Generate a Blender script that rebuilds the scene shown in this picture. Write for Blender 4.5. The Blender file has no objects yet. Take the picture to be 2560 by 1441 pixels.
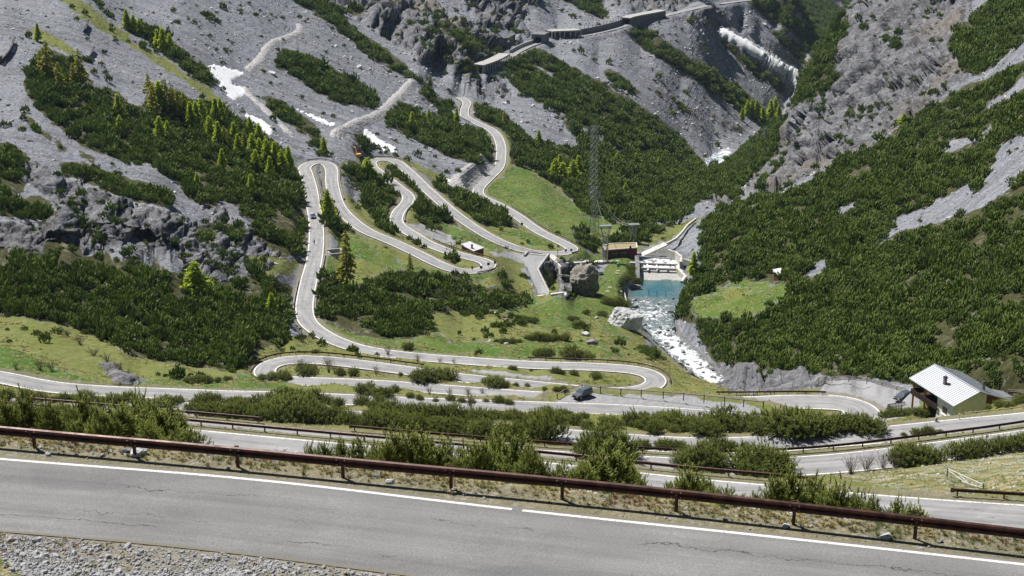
import bpy, bmesh, math, random, time
import numpy as np
from mathutils import Vector, Matrix, Quaternion
T0 = time.time()
SC = bpy.context.scene
COL = SC.collection
R = math.radians
random.seed(7)
RNG = np.random.default_rng(11)

# ------------------------------------------------------------------ camera, sky, sun, exposure
FPX, CX, CY, PITCH = 3700.0, 1280.0, 720.5, R(19.0)       # focal length in photo pixels, pitch below the horizon
cd = bpy.data.cameras.new('camera')
cd.sensor_width = 36.0
cd.lens = FPX / 2560.0 * 36.0
cd.clip_start, cd.clip_end = 0.5, 12000.0
cam = bpy.data.objects.new('camera', cd); COL.objects.link(cam)
cam.location = (0, 0, 0)
cam.rotation_euler = (math.pi / 2 - PITCH, 0, 0)
SC.camera = cam
SUN_EL, SUN_AZ = R(55.0), R(-46.0)                         # azimuth measured from the view direction (+Y) towards +X
wd = bpy.data.worlds.new('World'); SC.world = wd; wd.use_nodes = True
nt = wd.node_tree
sky = nt.nodes.new('ShaderNodeTexSky'); sky.sky_type = 'NISHITA'; sky.sun_disc = False
sky.sun_elevation = SUN_EL; sky.sun_rotation = SUN_AZ; sky.altitude = 2000
bgn = nt.nodes['Background']; bgn.inputs['Strength'].default_value = 0.042
nt.links.new(sky.outputs['Color'], bgn.inputs['Color'])
sl = bpy.data.lights.new('sun', 'SUN'); sl.energy = 5.0; sl.angle = R(0.5); sl.color = (1.0, 0.96, 0.9)
sun = bpy.data.objects.new('sun', sl); COL.objects.link(sun)
SUN_DIR = Vector((math.sin(SUN_AZ) * math.cos(SUN_EL), math.cos(SUN_AZ) * math.cos(SUN_EL), math.sin(SUN_EL)))
sun.rotation_euler = SUN_DIR.to_track_quat('Z', 'Y').to_euler()
sun.location = (0, 0, 200)
SC.view_settings.view_transform = 'Standard'; SC.view_settings.look = 'None'
SC.view_settings.gamma = 1.0; SC.view_settings.exposure = 0.66
SC.cycles.max_bounces = 4; SC.cycles.diffuse_bounces = 2; SC.cycles.glossy_bounces = 2
SC.cycles.transparent_max_bounces = 4; SC.cycles.transmission_bounces = 2
SC.cycles.caustics_reflective = False; SC.cycles.caustics_refractive = False

# ------------------------------------------------------------------ helpers: pixel rays, noise, tags
cP, sP = math.cos(PITCH), math.sin(PITCH)
def ray(px, py):
    x = (np.asarray(px, float) - CX) / FPX; y = (CY - np.asarray(py, float)) / FPX
    return np.stack([x, cP + y * sP, -sP + y * cP], -1)     # forward component 1 along the camera axis
def at_z(px, py, z):
    d = ray(px, py); return d * (z / d[..., 2])[..., None]
def at_depth(px, py, s):
    return ray(px, py) * np.asarray(s, float)[..., None]
def project(P):
    X, Y, Z = P[..., 0], P[..., 1], P[..., 2]
    f = Y * cP - Z * sP; u = Y * sP + Z * cP
    return CX + FPX * X / f, CY - FPX * u / f
def smooth(x): x = np.clip(x, 0, 1); return x * x * (3 - 2 * x)
def _hash(i, j, k, s):
    h = (i.astype(np.int64) * 374761393 + j.astype(np.int64) * 668265263 + k.astype(np.int64) * 1440670441 + s * 974634777) & 0xFFFFFFFF
    h = ((h ^ (h >> 13)) * 1274126177) & 0xFFFFFFFF
    h = ((h ^ (h >> 16)) * 2246822519) & 0xFFFFFFFF
    return ((h ^ (h >> 15)) & 0xFFFFFF).astype(np.float32) / 8388607.5 - 1.0
def vnoise(x, y, z, seed=0):
    x, y, z = (np.asarray(v, np.float64) for v in np.broadcast_arrays(x, y, z))
    i, j, k = np.floor(x), np.floor(y), np.floor(z)
    fx, fy, fz = (x - i).astype(np.float32), (y - j).astype(np.float32), (z - k).astype(np.float32)
    fx, fy, fz = (f * f * (3 - 2 * f) for f in (fx, fy, fz))
    out = 0
    for a in (0, 1):
        wx = fx if a else 1 - fx
        for b in (0, 1):
            wy = fy if b else 1 - fy
            for c in (0, 1):
                out = out + wx * wy * (fz if c else 1 - fz) * _hash(i + a, j + b, k + c, seed)
    return out
def fbm(x, y, z, octv=4, seed=0, ridged=False):
    s, a, tot = 0, 1.0, 0.0
    for o in range(octv):
        n = vnoise(x, y, z, seed + o * 17)
        if ridged: n = 1 - 2 * np.abs(n)
        s = s + a * n; tot += a; a *= 0.5
        x, y, z = x * 2.03 + 11.3, y * 2.03 + 5.7, z * 2.03 + 3.1
    return s / tot
def facets(x, y, z, seed=0):
    """angular blocks: each cell of a jittered lattice carries its own tilted plane; returns height and distance to the joint"""
    i, j, k = np.floor(x), np.floor(y), np.floor(z); best = np.full(x.shape, 9.0, np.float32); second = best.copy(); val = np.zeros(x.shape, np.float32)
    for a in (-1, 0, 1):
        for b in (-1, 0, 1):
            for c in (-1, 0, 1):
                ii, jj, kk = i + a, j + b, k + c; h1, h2, h3, h4, h5 = (_hash(ii, jj, kk, seed + q) for q in range(5))
                dx, dy, dz = x - (ii + .5 + .45 * h1), y - (jj + .5 + .45 * h2), z - (kk + .5 + .45 * h3); d = np.sqrt(dx * dx + dy * dy + dz * dz).astype(np.float32)
                v = h4 * .5 + dx * h5 * .9 + dy * h1 * .6 + dz * (h2 * .5 - .9); m = d < best
                second = np.where(m, best, np.minimum(second, d)); val = np.where(m, v, val); best = np.where(m, d, best)
    return val, second - best
def tag(o, label=None, cat=None, group=None, kind=None):
    if label: o['label'] = label
    if cat: o['category'] = cat
    if group: o['group'] = group
    if kind: o['kind'] = kind
    return o
def empty(name, loc=(0, 0, 0), rz=0.0, label=None, cat=None, group=None):
    o = bpy.data.objects.new(name, None); COL.objects.link(o)
    o.location = loc; o.rotation_euler = (0, 0, rz); o.empty_display_size = 0.3
    return tag(o, label, cat, group)
def np_mesh(name, V, F, mats, parent=None, fmat=None, smooth_=False, attrs=None):
    """one mesh object from numpy verts and a face array (n,3) or (n,4)"""
    V = np.asarray(V, np.float32); F = np.asarray(F, np.int32); k = F.shape[1]
    me = bpy.data.meshes.new(name)
    me.vertices.add(len(V)); me.vertices.foreach_set('co', V.ravel())
    me.loops.add(F.size); me.loops.foreach_set('vertex_index', F.ravel())
    me.polygons.add(len(F)); me.polygons.foreach_set('loop_start', np.arange(0, F.size, k, dtype=np.int32))
    me.polygons.foreach_set('loop_total', np.full(len(F), k, np.int32))
    if fmat is not None: me.polygons.foreach_set('material_index', np.asarray(fmat, np.int32))
    me.update(calc_edges=True)
    me.polygons.foreach_set('use_smooth', np.full(len(F), bool(smooth_)))
    for (an, typ, dat) in (attrs or []):
        at = me.attributes.new(an, typ, 'POINT')
        at.data.foreach_set({'FLOAT': 'value', 'FLOAT_COLOR': 'color', 'INT': 'value', 'FLOAT_VECTOR': 'vector'}[typ], np.asarray(dat).astype(np.int32 if typ == 'INT' else np.float32).ravel())
    for m in (mats if isinstance(mats, (list, tuple)) else [mats]): me.materials.append(m)
    o = bpy.data.objects.new(name, me); COL.objects.link(o)
    if parent: o.parent = parent
    return o

class MB:
    """collects boxes, bars, tubes and polygons into one mesh"""
    def __init__(s): s.v = []; s.f = []; s.m = []
    def add(s, vs, fs, mi=0):
        b = len(s.v); s.v += [tuple(map(float, v)) for v in vs]
        for f in fs: s.f.append([b + i for i in f]); s.m.append(mi)
    def box(s, c, d, rz=0.0, mi=0, M=None):
        x, y, z = d[0] / 2, d[1] / 2, d[2] / 2; co, si = math.cos(rz), math.sin(rz)
        vs = []
        for (a, b, e) in ((-x, -y, -z), (x, -y, -z), (x, y, -z), (-x, y, -z), (-x, -y, z), (x, -y, z), (x, y, z), (-x, y, z)):
            p = (c[0] + a * co - b * si, c[1] + a * si + b * co, c[2] + e)
            vs.append(p if M is None else tuple(M @ Vector(p)))
        s.add(vs, ((0, 3, 2, 1), (4, 5, 6, 7), (0, 1, 5, 4), (1, 2, 6, 5), (2, 3, 7, 6), (3, 0, 4, 7)), mi)
    def bar(s, a, b, w, h=None, mi=0, up=(0, 0, 1)):
        a, b = Vector(a), Vector(b); h = w if h is None else h
        t = (b - a).normalized(); u = Vector(up)
        if abs(t.dot(u)) > 0.95: u = Vector((1, 0, 0))
        n = t.cross(u).normalized(); u = n.cross(t).normalized()
        vs = [p + n * (i * w / 2) + u * (j * h / 2) for p in (a, b) for (i, j) in ((-1, -1), (1, -1), (1, 1), (-1, 1))]
        s.add(vs, ((0, 1, 2, 3), (7, 6, 5, 4), (0, 4, 5, 1), (1, 5, 6, 2), (2, 6, 7, 3), (3, 7, 4, 0)), mi)
    def tube(s, pts, rad, n=6, mi=0, cap=True):
        pts = [Vector(p) for p in pts]; rad = rad if isinstance(rad, (list, tuple)) else [rad] * len(pts)
        rings = []; b = len(s.v)
        for i, p in enumerate(pts):
            t = (pts[min(i + 1, len(pts) - 1)] - pts[max(i - 1, 0)]).normalized()
            u = Vector((0, 0, 1)) if abs(t.z) < 0.9 else Vector((1, 0, 0))
            x = t.cross(u).normalized(); y = x.cross(t).normalized()
            s.v += [tuple(p + (x * math.cos(2 * math.pi * k / n) + y * math.sin(2 * math.pi * k / n)) * rad[i]) for k in range(n)]
        for i in range(len(pts) - 1):
            for k in range(n):
                s.f.append([b + i * n + k, b + i * n + (k + 1) % n, b + (i + 1) * n + (k + 1) % n, b + (i + 1) * n + k]); s.m.append(mi)
        if cap:
            s.f.append([b + k for k in range(n)][::-1]); s.m.append(mi)
            s.f.append([b + (len(pts) - 1) * n + k for k in range(n)]); s.m.append(mi)
    def prism(s, poly, z0, z1, mi=0):
        n = len(poly)
        s.add([(p[0], p[1], z0) for p in poly] + [(p[0], p[1], z1) for p in poly],
              [list(range(n))[::-1], list(range(n, 2 * n))] + [[i, (i + 1) % n, n + (i + 1) % n, n + i] for i in range(n)], mi)
    def sweep(s, path, profile, mi=0, close=True):
        """sweep a 2D profile (lateral offset to the right, height) along a path; path points are Vectors"""
        path = [Vector(p) for p in path]; n = len(profile); b = len(s.v)
        for i, p in enumerate(path):
            t = (path[min(i + 1, len(path) - 1)] - path[max(i - 1, 0)]); t.z = 0; t.normalize()
            r = Vector((t.y, -t.x, 0))
            s.v += [tuple(p + r * a + Vector((0, 0, c))) for (a, c) in profile]
        for i in range(len(path) - 1):
            for k in range(n if close else n - 1):
                s.f.append([b + i * n + k, b + i * n + (k + 1) % n, b + (i + 1) * n + (k + 1) % n, b + (i + 1) * n + k]); s.m.append(mi)
        if close:
            s.f.append([b + k for k in range(n)]); s.m.append(mi)
            s.f.append([b + (len(path) - 1) * n + k for k in range(n)][::-1]); s.m.append(mi)
    def build(s, name, mats, parent=None, smooth_=False, bevel=0.0):
        me = bpy.data.meshes.new(name)
        me.from_pydata(s.v, [], s.f)
        for m in (mats if isinstance(mats, (list, tuple)) else [mats]): me.materials.append(m)
        me.polygons.foreach_set('material_index', np.asarray(s.m, np.int32))
        bm = bmesh.new(); bm.from_mesh(me); bmesh.ops.recalc_face_normals(bm, faces=bm.faces)
        if bevel > 0: bmesh.ops.bevel(bm, geom=bm.edges[:], offset=bevel, segments=2, affect='EDGES', profile=0.6)
        bm.to_mesh(me); bm.free()
        me.polygons.foreach_set('use_smooth', np.full(len(me.polygons), bool(smooth_)))
        o = bpy.data.objects.new(name, me); COL.objects.link(o)
        if parent: o.parent = parent
        return o

# ------------------------------------------------------------------ materials
class NB:
    """tiny node builder"""
    def __init__(s, name):
        s.m = bpy.data.materials.new(name); s.m.use_nodes = True; s.t = s.m.node_tree; s.b = s.t.nodes['Principled BSDF']
        s.b.inputs['Roughness'].default_value = 0.85
        s.b.inputs['Specular IOR Level'].default_value = 0.25
    def n(s, typ, **kw):
        x = s.t.nodes.new('ShaderNode' + typ)
        for k, v in kw.items(): setattr(x, k, v)
        return x
    def put(s, sock, v):
        if hasattr(v, 'node'): s.t.links.new(v, sock)
        elif isinstance(v, (tuple, list)): sock.default_value = tuple(v) + ((1.0,) if len(v) == 3 and sock.type == 'RGBA' else ())
        else: sock.default_value = v
    def math(s, op, a, b=0.0, clamp=False):
        x = s.n('Math', operation=op, use_clamp=clamp); s.put(x.inputs[0], a); s.put(x.inputs[1], b); return x.outputs[0]
    def mix(s, f, a, b, blend='MIX'):
        x = s.n('MixRGB', blend_type=blend); s.put(x.inputs[0], f); s.put(x.inputs[1], a); s.put(x.inputs[2], b); return x.outputs[0]
    def attr(s, name, out='Fac'): return s.n('Attribute', attribute_name=name).outputs[out]
    def pos(s): return s.n('NewGeometry').outputs['Position']
    def obj(s): return s.n('TexCoord').outputs['Object']
    def scaled(s, vec, sc):
        x = s.n('Mapping'); s.put(x.inputs['Vector'], vec); x.inputs['Scale'].default_value = sc if isinstance(sc, tuple) else (sc,) * 3; return x.outputs[0]
    def noise(s, vec, scale, detail=3.0, rough=0.55, out='Fac', dist=0.0):
        x = s.n('TexNoise'); s.put(x.inputs['Vector'], vec); x.inputs['Scale'].default_value = scale; x.inputs['Detail'].default_value = detail
        x.inputs['Roughness'].default_value = rough; x.inputs['Distortion'].default_value = dist; return x.outputs[out]
    def voro(s, vec, scale, out='Distance', feature='F1'):
        x = s.n('TexVoronoi', feature=feature); s.put(x.inputs['Vector'], vec); x.inputs['Scale'].default_value = scale; return x.outputs[out]
    def ramp(s, f, stops, interp='LINEAR'):
        x = s.n('ValToRGB'); s.put(x.inputs[0], f); cr = x.color_ramp; cr.interpolation = interp
        while len(cr.elements) < len(stops): cr.elements.new(0.5)
        for e, (p, c) in zip(cr.elements, stops): e.position = p; e.color = tuple(c) + (1.0,) if len(c) == 3 else c
        return x.outputs[0]
    def rng(s, f, a, b, c=0.0, d=1.0):
        x = s.n('MapRange'); s.put(x.inputs[0], f); x.inputs[1].default_value = a; x.inputs[2].default_value = b; x.inputs[3].default_value = c; x.inputs[4].default_value = d; return x.outputs[0]
    def bump(s, h, strength=0.5, dist=0.1, normal=None):
        x = s.n('Bump'); x.inputs['Strength'].default_value = strength; x.inputs['Distance'].default_value = dist; s.put(x.inputs['Height'], h)
        if normal is not None: s.put(x.inputs['Normal'], normal)
        return x.outputs[0]
    def col(s, c): s.put(s.b.inputs['Base Color'], c); return s
    def nor(s, n): s.put(s.b.inputs['Normal'], n); return s
    def set(s, **kw):
        for k, v in kw.items(): s.put(s.b.inputs[k.replace('_', ' ')], v)
        return s
def plain(name, c, rough=0.7, metal=0.0, var=0.25, scale=3.0, spec=0.25):
    """a paint-like material with mottled wear"""
    k = NB(name); n = k.noise(k.obj(), scale, 4.0)
    lo = tuple(x * (1 - var) for x in c); hi = tuple(min(1, x * (1 + var)) for x in c)
    k.col(k.ramp(n, [(0.3, lo), (0.7, hi)])); k.set(Roughness=rough, Metallic=metal); k.b.inputs['Specular IOR Level'].default_value = spec
    return k.m
# ------------------------------------------------------------------ the pass road: pixel of the line on the photograph + height below the viewpoint
def catmull(P, step):
    P = np.asarray(P, float); Q = np.vstack([2 * P[0] - P[1], P, 2 * P[-1] - P[-2]]); out = []
    for i in range(1, len(Q) - 2):
        p0, p1, p2, p3 = Q[i - 1], Q[i], Q[i + 1], Q[i + 2]
        L = np.linalg.norm((p2 - p1)[:2]); n = max(2, int(L / step))
        # centripetal
        t01 = max(np.linalg.norm((p1 - p0)[:3]), 1e-3) ** .5; t12 = max(np.linalg.norm((p2 - p1)[:3]), 1e-3) ** .5; t23 = max(np.linalg.norm((p3 - p2)[:3]), 1e-3) ** .5
        m1 = (p2 - p1) + t12 * ((p1 - p0) / t01 - (p2 - p0) / (t01 + t12)); m2 = (p2 - p1) + t12 * ((p3 - p2) / t23 - (p3 - p1) / (t12 + t23))
        for t in np.arange(n) / n:
            out.append((2 * t**3 - 3 * t**2 + 1) * p1 + (t**3 - 2 * t**2 + t) * m1 + (-2 * t**3 + 3 * t**2) * p2 + (t**3 - t**2) * m2)
    out.append(Q[-2]); return np.array(out)
def resample(P, step):
    d = np.r_[0, np.cumsum(np.linalg.norm(np.diff(P[:, :2], axis=0), axis=1))]
    s = np.linspace(0, d[-1], max(2, int(d[-1] / step)) + 1)
    return np.stack([np.interp(s, d, P[:, k]) for k in range(P.shape[1])], 1)
def offset_path(P, off):
    """shift a path sideways (positive = to its right)"""
    t = np.gradient(P[:, :2], axis=0); t /= np.linalg.norm(t, axis=1)[:, None] + 1e-9
    Q = P.copy(); Q[:, 0] += t[:, 1] * off; Q[:, 1] -= t[:, 0] * off; return Q
def line(pts, step=1.0):
    """[(px,py,z)...] -> dense world path"""
    a = np.array(pts, float); return resample(catmull(at_z(a[:, 0], a[:, 1], a[:, 2]), step), step)
def road_from(pts, hw, edge=0.0, step=1.0):
    P = line(pts, step)
    if edge: P = offset_path(P, edge)
    # smooth the profile and plan a little
    k = np.ones(7) / 7
    for c in range(3):
        q = np.r_[[P[0, c]] * 3, P[:, c], [P[-1, c]] * 3]; s = np.convolve(q, k, 'valid'); s[:3] = P[:3, c]; s[-3:] = P[-3:, c]; P[:, c] = s
    return np.c_[P, np.full(len(P), hw)]
ROADS = {}
def lin(pts, z0, z1):
    """give pixel points heights that fall evenly along the path"""
    a = np.array(pts, float); d = np.r_[0, np.cumsum(np.hypot(*np.diff(at_z(a[:, 0], a[:, 1], (z0 + z1) / 2)[:, :2], axis=0).T))]
    z = z0 + (z1 - z0) * d / d[-1]; return [(p[0], p[1], zz) for p, zz in zip(pts, z)]
ROADS['foreground'] = road_from(lin([(-700, 1082), (0, 1147), (640, 1197), (1280, 1273), (1900, 1337), (2560, 1410), (3200, 1482)], -19.9, -20.4), 2.3, 2.12)
ROADS['second'] = road_from(lin([(-500, 985), (-100, 1018), (467, 1073), (778, 1102), (1350, 1155), (1739, 1197), (1945, 1215), (2198, 1238), (2560, 1263), (3000, 1285)], -70, -62), 2.7, 2.5)
ROADS['third'] = road_from(lin([(-500, 968), (0, 1010), (240, 1030), (525, 1055), (860, 1085), (1317, 1123), (1465, 1133), (1650, 1143), (1793, 1149), (1953, 1145), (2113, 1133), (2233, 1119), (2424, 1094), (2560, 1075), (2950, 1005)], -75.5, -79.5), 2.7, 2.5)
ROADS['fourth'] = road_from(lin([(-400, 985), (0, 992), (400, 1004), (889, 1028), (975, 1038), (1130, 1049), (1274, 1065), (1333, 1069), (1393, 1071), (1465, 1078), (1547, 1084), (1710, 1094), (1817, 1094), (1933, 1090), (2050, 1080), (2167, 1071), (2284, 1059), (2400, 1047), (2560, 1032), (2950, 985)], -98, -84), 2.8, 2.6)
low = [(-400, 905, -109.5), (-150, 922, -111), (0, 943, -112), (117, 966, -112.7), (222, 976, -113.2), (413, 984, -114), (576, 990, -114.6), (712, 992, -115.2), (885, 1000, -116), (1060, 1008, -116.8), (1364, 1018, -118), (1560, 1025, -118.8), (1784, 1040, -119.8),
       (1950, 1058, -120.5), (2060, 1062, -121), (2135, 1052, -121.4), (2158, 1030, -121.8), (2115, 1009, -122.2), (2010, 1004, -122.7), (1900, 1005, -123.2), (1800, 1005, -123.8), (1700, 1003, -124.3), (1550, 1001, -125), (1391, 994, -126),
       (1180, 979, -127.2), (978, 964, -128.4), (850, 957, -129.2), (742, 953, -130.2), (690, 948, -130.8), (660, 934, -131.2), (672, 913, -131.6), (712, 901, -132), (775, 899, -132.4), (860, 906, -133), (1037, 929, -134), (1118, 941, -134.5), (1300, 960, -135.7), (1434, 973, -136.6),
       (1520, 980, -137.2), (1590, 977, -137.7), (1630, 966, -138), (1641, 949, -138.4), (1615, 931, -138.8), (1560, 922, -139.1), (1500, 918, -139.5), (1300, 911, -140.8), (1152, 901, -141.6), (1008, 889, -142.4), (917, 876, -143), (860, 860, -143.5), (806, 835, -144.2), (770, 806, -144.8), (761, 778, -145.3),
       (769, 715, -146.3), (786, 648, -147.4), (791, 598, -148.3), (789, 547, -149.1), (783, 514, -149.6), (776, 470, -150.2), (766, 435, -150.7), (762, 418, -151), (778, 408, -151.4), (800, 405, -151.8), (820, 411, -152.2), (829, 428, -152.5), (829, 450, -152.8), (834, 480, -153.2),
       (848, 518, -153.8), (880, 552, -154.4), (917, 578, -155), (984, 606, -156.1), (1040, 632, -157), (1092, 658, -157.8), (1140, 676, -158.5), (1180, 679, -159), (1220, 669, -159.5), (1214, 655, -160), (1180, 645, -160.6), (1130, 632, -161.3), (1068, 608, -162.3), (1030, 585, -163), (994, 560, -163.7), (996, 530, -164.2),
       (1017, 507, -164.6), (1020, 490, -165), (990, 465, -165.6), (955, 437, -166.3), (930, 417, -166.8), (930, 403, -167.2), (955, 398, -167.6), (985, 402, -168), (1010, 420, -168.6), (1072, 478, -170), (1129, 528, -171.5), (1169, 558, -172.5), (1220, 590, -174), (1270, 613, -175.2), (1320, 628, -176.2), (1371, 634, -177), (1415, 632, -177.5),
       (1430, 622, -178), (1404, 606, -178.5), (1354, 582, -179.3), (1320, 560, -180), (1293, 540, -180.5), (1245, 512, -181.2), (1200, 490, -181.8), (1196, 474, -182.2), (1220, 447, -183), (1246, 420, -183.8), (1253, 386, -184.8), (1251, 360, -185.6), (1240, 336, -186.4), (1223, 322, -187), (1189, 306, -187.8), (1163, 292, -188.4), (1162, 272, -189), (1167, 256, -189.6), (1150, 243, -190.2)]
ROADS['lower'] = road_from(low, 2.75)
lp = ROADS['lower']; hc = at_z(2090, 1014, -122); lp[:, 3] += np.where(np.arange(len(lp)) < 900, 1.35 * np.exp(-(np.hypot(lp[:, 0] - hc[0], lp[:, 1] - hc[1]) / 15.0) ** 2), 0)
gl_ = np.array([(1796, 68, 1425, 8), (1850, 97, 1432, 11), (1910, 131, 1440, 13), (1960, 163, 1450, 14), (1992, 194, 1462, 12), (2000, 225, 1470, 8)], float); GULLY = np.c_[at_depth(gl_[:, 0], gl_[:, 1], gl_[:, 2]), gl_[:, 3]]; GULLY = resample(catmull(GULLY, 3.0), 3.0)
ROADS['gallery'] = road_from([(1196, 182, -191.5), (1230, 170, -191.8), (1262, 153, -192.2), (1287, 134, -192.8), (1318, 118, -193.3), (1345, 108, -193.6), (1370, 95, -194), (1440, 91, -194.6), (1490, 83, -195.2), (1556, 66, -196.2), (1572, 58, -196.6), (1650, 42, -197.6), (1712, 27, -198.6), (1770, 14, -199.8)], 2.9)
ROADS['far'] = road_from([(1800, 10, -213), (1850, 3, -214), (1900, -2, -215), (1990, -10, -217)], 2.8)
WET = [(1655, 640, -184.2, 8), (1652, 668, -185, 8.2), (1654, 700, -186, 8.5), (1649, 720, -186, 8.6), (1638, 742, -186, 8.8), (1634, 765, -185.2, 8.4), (1634, 790, -183.6, 7), (1646, 815, -181.8, 5.4), (1662, 840, -179.8, 4.6), (1690, 868, -176.9, 4.2), (1724, 898, -173.6, 4.2), (1755, 925, -170.8, 3.8), (1792, 952, -168, 3.6), (1850, 985, -166, 3)]
wa = np.array(WET); RIVER = np.c_[at_z(wa[:, 0], wa[:, 1], wa[:, 2]), wa[:, 3]]; RIVER = resample(catmull(RIVER, 1.0), 1.0)

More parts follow.
